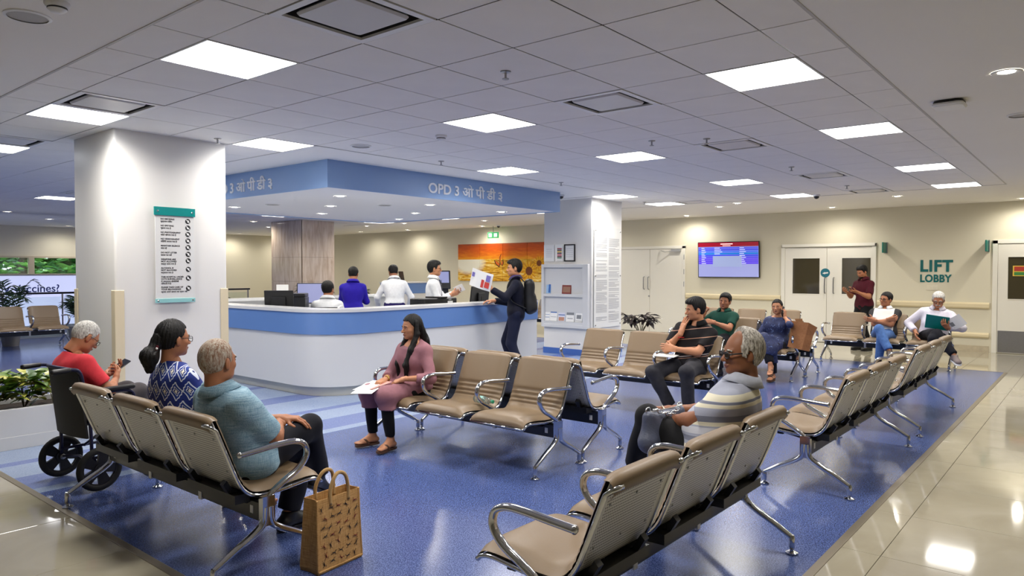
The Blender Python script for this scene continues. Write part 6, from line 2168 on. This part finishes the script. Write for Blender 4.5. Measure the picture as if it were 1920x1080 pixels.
# text panel on the leaflet pillar
tp_ = empty('text_panel', (6.755, 4.948, 0.50))
TP = plane_T((0, -0.012, 0), (1, 0, 0), (0, 0, 1))
MB().box((-0.45, 0.0, 0), (0.45, 1.80, 0.008), T=TP).build('panel', M('pale_acrylic', (226, 226, 222), 0.2), tp_)
for x in (-0.42, 0.42):
    for y in (0.05, 0.93, 1.74):
        MB().lathe([(0.014, 0.0), (0.014, 0.02)], 10, T=TP @ Matrix.Translation((x, y, 0))).build('standoff', CHROME, tp_)
lr = random.Random(3)
GREYINK = M('grey_ink', (150, 150, 154), 0.6)
for col in (-0.39, 0.03):
    ln_ = MB()
    y = 1.62
    while y > 0.08:
        if lr.random() < 0.86:
            ln_.box((col, y, 0.008), (col + 0.36 * (lr.uniform(0.5, 1.0) if lr.random() < 0.3 else 1.0), y + 0.008, 0.0088), T=TP)
        y -= 0.020 if lr.random() < 0.85 else 0.034
    o = ln_.build('printed_lines', GREYINK, tp_)
    o['kind'] = 'stuff'
tag(tp_, 'tall acrylic panel of small printed text on the leaflet pillar', 'text panel')

# leaflet rack on the other face of that pillar
rk = empty('leaflet_rack', (6.25, 5.495, 0.49))
TR = plane_T((-0.001, 0, 0), (0, -1, 0), (0, 0, 1))
MB().box((-0.51, 0.0, 0.0), (0.51, 1.15, 0.02), T=TR).build('back_panel', GLOSSW, rk)
for nm, a, b in [('side_rail', (-0.515, 0.0), (-0.46, 1.15)), ('side_rail', (0.40, 0.0), (0.515, 1.15)), ('top_rail', (-0.46, 1.09), (0.40, 1.15)), ('bottom_rail', (-0.46, 0.0), (0.40, 0.06))]:
    MB().box((a[0], a[1], 0.0), (b[0], b[1], 0.07), T=TR).build(nm, GLOSSW, rk, bevel=0.004)
for y in (0.56, 0.06):
    MB().box((-0.46, y, 0.02), (0.40, y + 0.05, 0.065), T=TR).build('shelf', GLOSSW, rk)
tag(rk, 'white wall rack with two shelves of leaflets on the pillar', 'leaflet rack')
BL, RD, GY2, SKY = M('leaflet_blue', (44, 96, 170), 0.4), M('leaflet_maroon', (124, 44, 40), 0.5), M('leaflet_grey', (128, 132, 138), 0.5), M('leaflet_sky', (150, 186, 222), 0.5)


def leaflet(x, y, w, h, cover, label, bands=()):
    t = empty('leaflet', (6.25 - 0.035, 5.495 - x, 0.49 + y))
    T = plane_T((0, 0, 0), (0, -1, 0), (0.12, 0, 1))
    MB().box((-w / 2, 0, -0.005), (w / 2, h, 0.005), T=T).build('booklet', cover, t)
    for nm, x0, y0, x1, y1, mt in bands:
        MB().box((x0 * w / 2, y0 * h, 0.005), (x1 * w / 2, y1 * h, 0.006), T=T).build(nm, mt, t)
    return tag(t, label, 'leaflet', 'leaflets in the pillar rack')


leaflet(-0.375, 0.615, 0.10, 0.255, SKY, 'narrow blue and white leaflet alone on the upper shelf', [('picture', 0.0, 0.05, 0.9, 0.95, BL)])
leaflet(0.03, 0.615, 0.20, 0.235, RD, 'maroon covered booklet on the upper shelf', [('picture', -0.8, 0.1, 0.8, 0.55, M('leaflet_tan', (150, 110, 90), 0.5)), ('title', -0.5, 0.7, 0.5, 0.8, PAPER)])
leaflet(-0.40, 0.112, 0.11, 0.20, PAPER, 'white leaflet with blue lines at the shaded end of the lower shelf', [('line', -0.9, 0.3, 0.9, 0.34, BL), ('line', -0.9, 0.55, 0.9, 0.58, BL)])
leaflet(-0.26, 0.112, 0.16, 0.24, PAPER, 'white leaflet with a blue picture block on the lower shelf', [('picture', -0.9, 0.62, 0.9, 0.97, BL), ('line', -0.8, 0.3, 0.8, 0.33, GY2)])
leaflet(-0.08, 0.112, 0.15, 0.22, M('leaflet_lilac', (212, 214, 228), 0.5), 'pale leaflet with a photo of hands on the lower shelf', [('picture', -0.8, 0.05, 0.8, 0.35, M('leaflet_skin', (190, 140, 116), 0.5)), ('line', -0.95, 0.5, 0.95, 0.56, BL)])
leaflet(0.11, 0.112, 0.17, 0.27, PAPER, 'tall leaflet with a grey cover block on the lower shelf', [('picture', -0.95, 0.45, 0.95, 0.95, GY2), ('line', -0.7, 0.2, 0.7, 0.24, GY2)])
leaflet(0.30, 0.112, 0.14, 0.2, PAPER, 'white leaflet with a small grey photo beside the tall grey one', [('picture', -0.7, 0.3, 0.7, 0.65, GY2), ('line', -0.9, 0.1, 0.9, 0.13, INK)])
for (ya, yb, fm_, lab, kind) in [(5.985, 5.755, WHITEP, 'white framed text certificate on the pillar', 0), (5.725, 5.555, WHITEP, 'framed chart with coloured rows on the pillar', 1), (5.53, 5.295, BLACKP, 'black framed certificate above the leaflet rack', 2)]:
    w_ = ya - yb
    t = empty('picture_frame', (6.25, (ya + yb) / 2, 1.845))
    T = plane_T((-0.001, 0, 0), (0, -1, 0), (0, 0, 1))
    for a, b in [((-w_ / 2, -0.155), (w_ / 2, -0.135)), ((-w_ / 2, 0.135), (w_ / 2, 0.155)), ((-w_ / 2, -0.135), (-w_ / 2 + 0.02, 0.135)), ((w_ / 2 - 0.02, -0.135), (w_ / 2, 0.135))]:
        MB().box((a[0], a[1], 0), (b[0], b[1], 0.02), T=T).build('frame_bar', fm_, t)
    MB().box((-w_ / 2 + 0.02, -0.135, 0), (w_ / 2 - 0.02, 0.135, 0.008), T=T).build('mount', PAPER, t)
    if kind == 1:
        for k, c in enumerate([(150, 30, 50), (60, 30, 40), (226, 180, 40), (60, 40, 40), (220, 90, 110), (120, 30, 40), (50, 120, 90)]):
            MB().box((-w_ / 2 + 0.035, 0.07 - 0.028 * k, 0.008), (w_ / 2 - 0.035, 0.09 - 0.028 * k, 0.009), T=T).build('coloured_row', M('row_%d' % k, c, 0.5), t)
    else:
        for k in range(5):
            MB().box((-w_ / 2 + 0.045, 0.07 - 0.035 * k, 0.008), (w_ / 2 - 0.05, 0.074 - 0.035 * k, 0.0088), T=T).build('text_line', GREYINK, t)
    tag(t, lab, 'picture frame')

# television with its schedule
tv = empty('television', (WX, 4.665, 1.365))
TT = plane_T((-0.09, 0, 0), (0, -1, 0), (0.04, 0, 1)) if False else plane_T((-0.07, 0, 0), (0, -1, 0), (-0.05, 0, 1))
MB().rbox((-0.735, 0.0, -0.03), (0.735, 0.828, 0.012), 0.01, T=TT).build('housing', BLACKP, tv, smooth=40)
MB().box((-0.2, 0.2, -0.06), (0.2, 0.6, -0.03), T=TT).build('wall_mount', BLACKM, tv)


def scr(name, col, e):
    return M(name, col, 0.25, emit=(col, e))


SCR = [('panel', -0.718, 0.018, 0.718, 0.81, (150, 156, 212), 0.0125), ('header', -0.718, 0.715, 0.718, 0.812, (142, 16, 40), 0.0135)]
for k in range(9):
    c = [(86, 92, 226), (70, 78, 222), (72, 110, 230), (20, 120, 214), (60, 74, 224), (80, 66, 226), (92, 66, 228), (86, 62, 224), (88, 60, 228)][k]
    y1 = 0.705 - 0.044 * k
    SCR.append(('row', -0.712, y1 - 0.039, 0.712, y1, c, 0.0135))
for nm, x0, y0, x1, y1, c, z in SCR:
    MB().box((x0, y0, 0.011), (x1, y1, z), T=TT).build('screen_' + nm, scr('scr_%d_%d_%d' % c, c, 0.30), tv)
MB().box((-0.36, 0.25, 0.011), (0.33, 0.50, 0.0150), T=TT).build('screen_dialog', scr('scr_dialog', (150, 164, 208), 0.30), tv)
for x0, w_ in ((-0.64, 0.11), (-0.32, 0.19), (0.28, 0.15)):
    for k in range(9):
        if x0 == -0.32 and k > 3:
            continue
        y1 = 0.69 - 0.044 * k
        MB().box((x0, y1 - 0.014, 0.0135), (x0 + w_ * (0.7 + 0.3 * ((k * 7) % 3) / 2), y1, 0.0142), T=TT).build('screen_entry', scr('scr_entry', (200, 206, 250), 0.45), tv)
MB().box((-0.17, 0.765, 0.0135), (0.12, 0.785, 0.0142), T=TT).build('screen_title', scr('scr_title', (255, 190, 190), 0.8), tv)
MB().box((-0.12, 0.73, 0.0135), (0.07, 0.743, 0.0142), T=TT).build('screen_title', scr('scr_title', (255, 190, 190), 0.8), tv)
tag(tv, 'wall television showing a blue schedule under a red header', 'television')

# four panel sunset picture
pa = empty('wall_mural', (WX, 11.67, 1.21))
TPn = plane_T((-0.025, 1.83, 0), (0, -1, 0), (0, 0, 1))


def mural_mat():
    def fn(n, l, v):
        x, y, z = sep(n, l, v)
        zz = math_node(n, l, 'DIVIDE', z, 1.11)
        mp = n.new('ShaderNodeMapping')
        mp.inputs['Scale'].default_value = (1, 1.2, 9)
        l.new(v, mp.inputs['Vector'])
        a = noise(n, l, mp.outputs[0], 2.2, 5, 1.0)
        sky = ramp(n, l, math_node(n, l, 'ADD', zz, math_node(n, l, 'MULTIPLY', math_node(n, l, 'SUBTRACT', a, 0.5), 0.35)), [(0.55, (250, 176, 40)), (0.68, (240, 130, 20)), (0.82, (214, 92, 16)), (0.95, (196, 80, 20)), (1.05, (170, 84, 50))])
        water = ramp(n, l, a, [(0.3, (150, 92, 10)), (0.45, (214, 150, 22)), (0.55, (244, 196, 60)), (0.68, (255, 236, 170))])
        k = math_node(n, l, 'LESS_THAN', zz, 0.58)
        c = mix_col(n, l, k, sky, water)
        # bright low sun over the water: y runs along the wall
        dy = math_node(n, l, 'MULTIPLY', math_node(n, l, 'SUBTRACT', y, 1.22), 1.25)
        dz = math_node(n, l, 'MULTIPLY', math_node(n, l, 'SUBTRACT', zz, 0.50), 2.6)
        d = math_node(n, l, 'ADD', math_node(n, l, 'MULTIPLY', dy, dy), math_node(n, l, 'MULTIPLY', dz, dz))
        s_ = math_node(n, l, 'SUBTRACT', 1.0, math_node(n, l, 'MULTIPLY', d, 1.2))
        s_ = math_node(n, l, 'MULTIPLY', math_node(n, l, 'MAXIMUM', math_node(n, l, 'MINIMUM', math_node(n, l, 'MULTIPLY', s_, 1.6), 1.0), 0.0), k)
        return mix_col(n, l, s_, c, (250, 246, 226))
    return expr_mat('sunset_print', 0.35, fn)


SUN = mural_mat()
for k in range(4):
    w0, w1 = 0.17 + 0.905 * k, 0.17 + 0.905 * (k + 1) - 0.012
    o = MB().box((WX - 0.026 - WX, 1.66 + 0.0 - 0.905 * k - 0.893, 0.0), (-0.002, 1.66 - 0.905 * k, 1.11)).build('mural_panel', SUN, pa, bevel=0.002)
TB = plane_T((-0.0265, 0, 0), (0, -1, 0), (0, 0, 1))
ORG, DKW = M('butterfly_orange', (222, 110, 34), 0.5), M('butterfly_dark', (60, 24, 14), 0.5)
bf = MB()
bf.prism([(0.0, 0.0), (0.03, 0.30), (-0.04, 0.19), (-0.06, 0.05)], 0, 0.0012, T=TB @ Matrix.Translation((0.06, 0.52, 0)))
bf.prism([(0.0, 0.0), (0.10, 0.14), (0.12, 0.02), (0.06, -0.06)], 0, 0.0012, T=TB @ Matrix.Translation((0.06, 0.50, 0)))
bf.prism([(0.0, 0.0), (-0.26, 0.11), (-0.2, -0.02), (-0.05, -0.12)], 0, 0.0012, T=TB @ Matrix.Translation((0.06, 0.52, 0)))
bfo = bf.build('printed_butterfly', DKW, pa)
bf = MB()
bf.prism([(0.0, 0.03), (0.02, 0.25), (-0.025, 0.17), (-0.04, 0.06)], 0.0012, 0.002, T=TB @ Matrix.Translation((0.06, 0.52, 0)))
bf.prism([(0.015, 0.02), (0.085, 0.10), (0.095, 0.02), (0.055, -0.04)], 0.0012, 0.002, T=TB @ Matrix.Translation((0.06, 0.50, 0)))
bf.prism([(-0.03, 0.0), (-0.21, 0.08), (-0.17, -0.01), (-0.06, -0.08)], 0.0012, 0.002, T=TB @ Matrix.Translation((0.06, 0.52, 0)))
bf.build('wing_pattern', ORG, bfo)
YEL, YEL2, BRN = M('petal_yellow', (244, 190, 20), 0.5), M('petal_gold', (222, 150, 10), 0.5), M('seed_brown', (120, 60, 14), 0.5)
for cx, cy, r in ((1.12, 0.30, 0.34), (1.48, 0.52, 0.24)):
    fl_ = MB()
    for k in range(26):
        a = 2 * PI * k / 26 + (k % 2) * 0.07
        r0, r1 = r * 0.3, r * (1.0 if k % 2 else 0.86)
        if cx + r1 * math.cos(a) > 1.9 or cy + r1 * math.sin(a) < 0.01:
            r1 = min(r1, max(r0 * 1.1, (cy - 0.01) / max(-math.sin(a), 1e-3) if math.sin(a) < 0 else r1))
        p = lambda q, t: (cx + q * math.cos(a + t), cy + q * math.sin(a + t))
        fl_.prism([p(r0, -0.12), p((r0 + r1) / 2, -0.11), p(r1, 0), p((r0 + r1) / 2, 0.11), p(r0, 0.12)], 0.0 + 0.0004 * (k % 2), 0.0010 + 0.0004 * (k % 2), k % 2, T=TB)
    fo2 = fl_.build('printed_sunflower', [YEL, YEL2], pa)
    MB().lathe([(r * 0.36, 0.0), (r * 0.36, 0.0022)], 24, T=TB @ Matrix.Translation((cx, cy, 0))).build('seed_head', BRN, fo2)
tag(pa, 'four panel mural of a sunset sea with butterfly and sunflowers', 'mural')
ex = empty('exit_sign', (WX - 0.4, 11.57, 2.54))
MB().box((-0.015, -0.2, -0.085), (0.015, 0.2, 0.085)).build('sign_body', M('exit_green', (30, 130, 70), 0.4, emit=((60, 170, 100), 0.5)), ex)
for y in (0.1, -0.1):
    MB().box((-0.018, y - 0.06, -0.05), (-0.015, y + 0.06, 0.05)).build('symbol', M('exit_white', (230, 250, 235), 0.4, emit=((230, 250, 235), 0.6)), ex)
MB().tube([(0, 0, 0.085), (0, 0, CH - 2.54)], 0.008, 6).build('hanger', STEEL, ex)
tag(ex, 'green running man exit sign hanging above the mural', 'exit sign')

# ================================================================== ceiling fittings
def fit(name, loc, label, cat, build, group=None):
    t = empty(name, loc)
    build(t)
    return tag(t, label, cat, group)


def sprinkler(t):
    MB().lathe([(0.035, 0), (0.033, -0.006), (0.012, -0.01)], 14).build('escutcheon', STEEL, t)
    MB().tube([(0, 0, -0.008), (0, 0, -0.045)], 0.008, 6).build('stem', STEEL, t)
    MB().lathe([(0.022, -0.046), (0.022, -0.05)], 12).build('deflector', STEEL, t)


SPL = ['above the aisle before the pink tunic', 'by the edge of the soffit field', 'at the border near the leaflet pillar', 'over the pink tunic row', 'over the bench in the middle of the hall', 'over the row of the green polo', 'near the tile edge by LIFT LOBBY', 'in front of the leaflet pillar', 'beside the notice pillar']
for (x, y), lab in zip([(-0.856, 0.946), (1.549, 3.956), (4.087, 4.059), (1.936, 1.42), (2.17, 0.954), (4.616, 0.959), (7.117, 0.97), (7.5, 4.6), (-0.833, 4.615)], SPL):
    fit('sprinkler', (x, y, CH), 'small ceiling sprinkler head ' + lab, 'sprinkler', sprinkler, 'ceiling sprinklers')


def detector(t):
    MB().lathe([(0.055, 0), (0.055, -0.012), (0.05, -0.02), (0.042, -0.024), (0.042, -0.034), (0.03, -0.045), (0.01, -0.048)], 18).build('housing', WHITEP, t, smooth=40)
    MB().lathe([(0.043, -0.025), (0.043, -0.032)], 18, caps=False).build('sensor_slots', BLACKP, t)


fit('smoke_detector', (0.424, 2.822, CH), 'white smoke detector in the tiles above the pink tunic', 'detector', detector)
fit('smoke_detector', (-3.118, 1.834, CH), 'white smoke detector beside the round speaker grille', 'detector', detector)


def speaker_g(t):
    MB().lathe([(0.105, 0), (0.105, -0.006), (0.09, -0.009)], 28, caps=False).build('bezel', WHITEP, t)
    MB().lathe([(0.092, -0.004), (0.05, -0.006), (0.001, -0.0065)], 28, caps=False).build('grille', M('speaker_grille', (196, 194, 190), 0.5, bump=(300, 0.5)), t)


fit('ceiling_speaker', (-3.146, 2.15, CH), 'round white speaker grille in the plain ceiling', 'speaker', speaker_g)
fit('ceiling_speaker', (0.30, 3.857, CH), 'round speaker grille in the tiles near the blue fascia', 'speaker', speaker_g)
fit('ceiling_speaker', (2.79, -1.49, CH), 'round speaker grille above the tiled aisle', 'speaker', speaker_g)


def access_point(t):
    MB().rbox((-0.11, -0.11, -0.05), (0.11, 0.11, -0.02), 0.05, seg=6).build('cover', WHITEP, t, smooth=40)
    MB().rbox((-0.10, -0.10, -0.02), (0.10, 0.10, -0.004), 0.05, seg=6).build('base', BLACKP, t)
    MB().lathe([(0.03, -0.004), (0.03, 0.0)], 12).build('mount', BLACKP, t)


fit('access_point', (1.885, -1.11, CH), 'rounded white wireless access point with black base on the plain ceiling', 'access point', access_point)


def dome(t):
    MB().lathe([(0.06, 0), (0.06, -0.02), (0.055, -0.03)], 18).build('base', WHITEP, t)
    MB().sphere((0, 0, -0.03), (0.045, 0.045, 0.045), 10).build('dome', M('smoked_dome', (14, 14, 16), 0.08, coat=0.5), t, smooth=True)


fit('dome_camera', (8.168, 1.721, CH), 'small black dome camera at the far tile edge', 'camera', dome)
fit('dome_camera', (5.46, 5.05, CH), 'dome camera under the end of the blue fascia', 'camera', dome)
fit('dome_camera', (11.0, 11.2, CH), 'dome camera near the exit sign', 'camera', dome)
fit('ceiling_speaker', (2.6, 6.2, FZ), 'round speaker grille in the white soffit', 'speaker', speaker_g)
fit('ceiling_speaker', (1.5, 7.4, FZ), 'round speaker grille in the soffit behind the first downlights', 'speaker', speaker_g)


# ================================================================== plants
def leaf_mesh(name, L, W, mats, droop=0.25, n=5):
    m = MB()
    rings = []
    v, f = [], []
    for i in range(n + 1):
        t = i / n
        w = W * math.sin(PI * min(0.98, 0.04 + t * 0.96)) ** 0.8
        z = -droop * L * t * t
        v += [(-w, L * t, z + w * 0.25), (0, L * t, z), (w, L * t, z + w * 0.25)]
    for i in range(n):
        a = i * 3
        f += [(a, a + 1, a + 4, a + 3), (a + 1, a + 2, a + 5, a + 4)]
    m.add(v, f)
    o = m.build(name, mats, smooth=True)
    me = o.data
    bpy.data.objects.remove(o)
    return me


def leafm(name, c1, c2):
    return expr_mat(name, 0.4, lambda n, l, v: ramp(n, l, noise(n, l, v, 9, 3), [(0.35, c1), (0.65, c2)]), coat=0.1)


LV = [leaf_mesh('leaf', 0.12, 0.033, leafm('croton_%d' % i, a, b)) for i, (a, b) in enumerate([((70, 104, 30), (128, 156, 56)), ((160, 168, 60), (226, 218, 120)), ((48, 80, 30), (96, 132, 54))])]
pl = empty('planter_box', (-4.1, 5.42, 0.002))
for nm, a, b in [('front_wall', (-2.2, -0.33, 0.0), (2.4, -0.28, 0.345)), ('back_wall', (-2.2, 0.28, 0.0), (2.4, 0.33, 0.345)), ('end_wall', (2.35, -0.28, 0.0), (2.4, 0.28, 0.345)), ('end_wall', (-2.2, -0.28, 0.0), (-2.15, 0.28, 0.345)), ('plinth', (-2.2, -0.335, 0.0), (2.4, -0.33, 0.11))]:
    MB().box(a, b).build(nm, GLOSSW, pl, bevel=0.004)
MB().box((-2.15, -0.28, 0.02), (2.35, 0.28, 0.30)).build('soil', M('soil', (52, 40, 30), 0.95, bump=(60, 0.6)), pl)
tag(pl, 'long low white planter box beyond the wheelchair', 'planter')
pr_ = random.Random(21)
LB = ['at the cut edge of the view', 'second along the planter', 'in the middle of the planter', 'behind the wheelchair handle', 'closest to the notice pillar']
for k in range(5):
    bx_ = -2.98 + 0.235 * k
    sb = empty('croton_shrub', (bx_, 5.33, 0.30))
    st_ = MB()
    for q in range(7):
        a = pr_.uniform(0, 2 * PI)
        st_.tube([(0, 0, 0), (0.08 * math.cos(a), 0.08 * math.sin(a), 0.14), (0.13 * math.cos(a), 0.13 * math.sin(a), 0.25)], 0.004, 5)
    st_.build('stems', M('stem_brown', (70, 62, 34), 0.8), sb)
    for q in range(58):
        a, e = pr_.uniform(0, 2 * PI), pr_.uniform(0.05, 1.45)
        rr = pr_.uniform(0.06, 0.19)
        o = link_mesh('leaf', LV[pr_.choice((0, 1, 1, 2))], sb, (rr * math.cos(a) * math.cos(e), rr * math.sin(a) * math.cos(e), 0.05 + pr_.uniform(0.0, 0.22) + 0.06 * math.sin(e)), (pr_.uniform(-0.2, 0.9), pr_.uniform(-0.4, 0.4), a - PI / 2 + pr_.uniform(-0.5, 0.5)))
        s_ = pr_.uniform(0.9, 1.4)
        o.scale = (s_, s_, s_)
    tag(sb, 'yellow-green croton shrub, ' + LB[k], 'shrub', 'croton shrubs in the planter')
# dark leaved plant by the leaflet pillar
dl = empty('dark_plant', (7.95, 4.92, 0.002))
MB().lathe([(0.15, 0), (0.19, 0.25), (0.2, 0.27), (0.18, 0.27)], 20).build('pot', M('dark_pot', (46, 40, 38), 0.6), dl, smooth=40)
LD = leaf_mesh('leaf', 0.20, 0.035, leafm('burgundy_leaf', (24, 16, 20), (56, 40, 42)), 0.45)
m = MB()
for q in range(12):
    a = 2 * PI * q / 12 + pr_.uniform(-0.2, 0.2)
    rr, hh = pr_.uniform(0.12, 0.34), pr_.uniform(0.5, 0.68)
    m.tube([(0, 0, 0.25), (rr * 0.4 * math.cos(a), rr * 0.4 * math.sin(a), 0.42), (rr * math.cos(a), rr * math.sin(a), hh)], 0.006, 5)
    for w_ in range(8):
        b = a + pr_.uniform(-1.6, 1.6)
        t_ = pr_.uniform(0.7, 1.0)
        link_mesh('leaf', LD, dl, (rr * t_ * math.cos(a), rr * t_ * math.sin(a), 0.42 + (hh - 0.42) * t_), (pr_.uniform(-0.3, 0.7), pr_.uniform(-0.3, 0.3), b - PI / 2))
m.build('stems', M('stem_brown'), dl)
tag(dl, 'dark burgundy leaved plant behind the benches near the leaflet pillar', 'plant')


def palm(loc, h, fr, label, seed, spread=0.7):
    r = random.Random(seed)
    t = empty('palm_plant', loc)
    MB().lathe([(0.14, 0), (0.18, 0.3), (0.19, 0.32), (0.17, 0.32)], 18).build('pot', M('grey_pot', (150, 148, 144), 0.6), t, smooth=40)
    for q in range(fr):
        a = 2 * PI * q / fr + r.uniform(-0.3, 0.3)
        up = h * r.uniform(0.65, 1.0)
        sp = spread * r.uniform(0.5, 1.0)
        P = catmull([(0, 0, 0.28), (sp * 0.25 * math.cos(a), sp * 0.25 * math.sin(a), 0.28 + up * 0.55), (sp * 0.65 * math.cos(a), sp * 0.65 * math.sin(a), 0.28 + up * 0.9), (sp * math.cos(a), sp * math.sin(a), 0.28 + up * 0.82)], 6)
        m = MB()
        m.tube(P, 0.005, 5)
        for i in range(5, len(P)):
            d = (P[i] - P[i - 1]).normalized()
            sd = d.cross(Vector((0, 0, 1))).normalized()
            L = 0.26 * (1 - 0.5 * (i - 5) / len(P))
            for s in (-1, 1):
                e = P[i] + (sd * s + d * 0.7 + Vector((0, 0, -0.25))).normalized() * L
                w_ = d * 0.012
                m.add([tuple(P[i] - w_), tuple(P[i] + w_), tuple((P[i] + e) / 2 + w_ * 1.3 + Vector((0, 0, 0.01))), tuple(e), tuple((P[i] + e) / 2 - w_ * 1.3 + Vector((0, 0, 0.01)))], [(0, 1, 2, 3, 4)])
        m.build('frond', leafm('palm_green', (18, 40, 22), (44, 76, 40)), t)
    return tag(t, label, 'plant', 'potted palms by the railing')


palm((0.25, 14.85, 0.002), 1.2, 7, 'dark potted palm in front of the printed banner', 1, 0.6)
palm((1.55, 15.1, 0.002), 0.75, 8, 'low potted palm by the end of the distant bench', 2, 0.35)
palm((5.0, 16.2, 0.002), 1.0, 9, 'potted palm behind the railing beyond the printer', 3, 0.6)
palm((6.0, 12.9, 0.002), 1.0, 8, 'potted palm at the foot of the stone pillar', 4, 0.5)
palm((7.6, 13.2, 0.002), 0.85, 6, 'small palm beside the stone pillar behind the royal blue shirt', 5, 0.4)

# ================================================================== distant railing, banner and trees outside
ra = empty('railing', (0, 15.5, 0))
for x in [-3.0 + 1.1 * k for k in range(9)]:
    MB().tube([(x, 0, 0.0), (x, 0, 1.02)], 0.018, 8).build('post', STEEL, ra)
for x in [-3.0 + 1.1 * k for k in range(8)]:
    MB().box((x + 0.04, -0.005, 0.1), (x + 1.06, 0.005, 0.95)).build('pane', GLASS, ra)
MB().tube([(-3.05, 0, 1.03), (5.85, 0, 1.03)], 0.022, 8).build('handrail', M('dark_rail', (44, 42, 46), 0.35, 0.6), ra)
tag(ra, 'glass railing with dark handrail across the far side of the hall', 'railing')
ba = empty('banner', (0, 16.6, 0))
MB().box((-3.0, 0, 0.28), (3.6, 0.02, 1.40)).build('banner_sheet', M('banner_print', (212, 216, 246), 0.5, emit=((205, 212, 250), 0.45)), ba)  # faint glow added to brighten the banner, as though backlit
MB().box((-3.0, -0.03, 1.40), (3.6, 0.05, 1.43)).build('top_rail', STEEL, ba)
MB().box((-3.0, -0.2, 0.0), (3.6, 0.1, 0.28)).build('plinth', GLOSSW, ba)
BTX = M('banner_text', (66, 86, 156), 0.5)
text('banner_letters', 'y Vaccines?', 0.24, BTX, ba, plane_T((0.62, -0.004, 1.03), (1, 0, 0), (0, 0, 1)), 0.002, bold=0.003)
text('banner_letters', 'ye', 0.15, BTX, ba, plane_T((0.58, -0.004, 0.78), (1, 0, 0), (0, 0, 1)), 0.002)
text('banner_letters', 'risk', 0.15, BTX, ba, plane_T((1.86, -0.004, 0.42), (1, 0, 0), (0, 0, 1)), 0.002)
tag(ba, 'pale blue printed banner about vaccines behind the distant seats', 'banner')
tr_r = random.Random(9)
TL = [M('tree_leaf_a', (64, 124, 52), 0.6), M('tree_leaf_b', (112, 164, 78), 0.6), M('tree_leaf_c', (40, 90, 40), 0.6)]
for k in range(4):
    t = empty('garden_tree', (-1.6 + 2.7 * k, 26.0, -1.0))
    MB().tube(catmull([(0, 0, 0), (0.1, 0, 1.6), (-0.1, 0.1, 2.6), (0.1, 0, 3.6)], 4), 0.13, 8).build('trunk', M('bark', (70, 58, 46), 0.9), t)
    m = MB()
    for q in range(520):
        c = (max(-1.1, min(1.1, tr_r.gauss(0, 0.6))), max(-1.1, min(1.1, tr_r.gauss(0, 0.6))), 2.7 + tr_r.gauss(0, 0.75))
        a, b = tr_r.uniform(0, 2 * PI), tr_r.uniform(-1, 1)
        s_ = tr_r.uniform(0.10, 0.2)
        T = Matrix.Translation(c) @ Matrix.Rotation(a, 4, 'Z') @ Matrix.Rotation(b, 4, 'X')
        m.add([(-s_, 0, 0), (0, -s_ * 0.5, 0.02), (s_, 0, 0), (0, s_ * 0.5, 0.02)], [(0, 1, 2, 3)], tr_r.randrange(3), T=T)
    o = m.build('foliage', TL, t)
    o['kind'] = 'stuff'
    tag(t, 'garden tree outside the strip of windows, %s from the left' % ORD[k], 'tree', 'trees outside the windows')
gl = MB().box((-12, WY + 0.3, -1.1), (16, 40, -1.0)).build('ground', M('lawn', (86, 124, 60), 0.9, var=(3, 0.2)))
tag(gl, 'green lawn outside beyond the strip of windows', 'lawn', kind='structure')
bk = MB()
rr_ = random.Random(4)
for q in range(3800):
    c = (rr_.uniform(-10, 14), rr_.uniform(29.5, 31.5), rr_.uniform(-0.8, 4.5))
    T = Matrix.Translation(c) @ Matrix.Rotation(rr_.uniform(0, 6.3), 4, 'Z') @ Matrix.Rotation(rr_.uniform(-1, 1), 4, 'X')
    s_ = rr_.uniform(0.45, 0.85)
    bk.add([(-s_, 0, 0), (0, -s_ * 0.5, 0.03), (s_, 0, 0), (0, s_ * 0.5, 0.03)], [(0, 1, 2, 3)], rr_.randrange(3), T=T)
o = bk.build('hedge', TL)
tag(o, 'dense green hedge far outside behind the garden trees', 'hedge', kind='stuff')
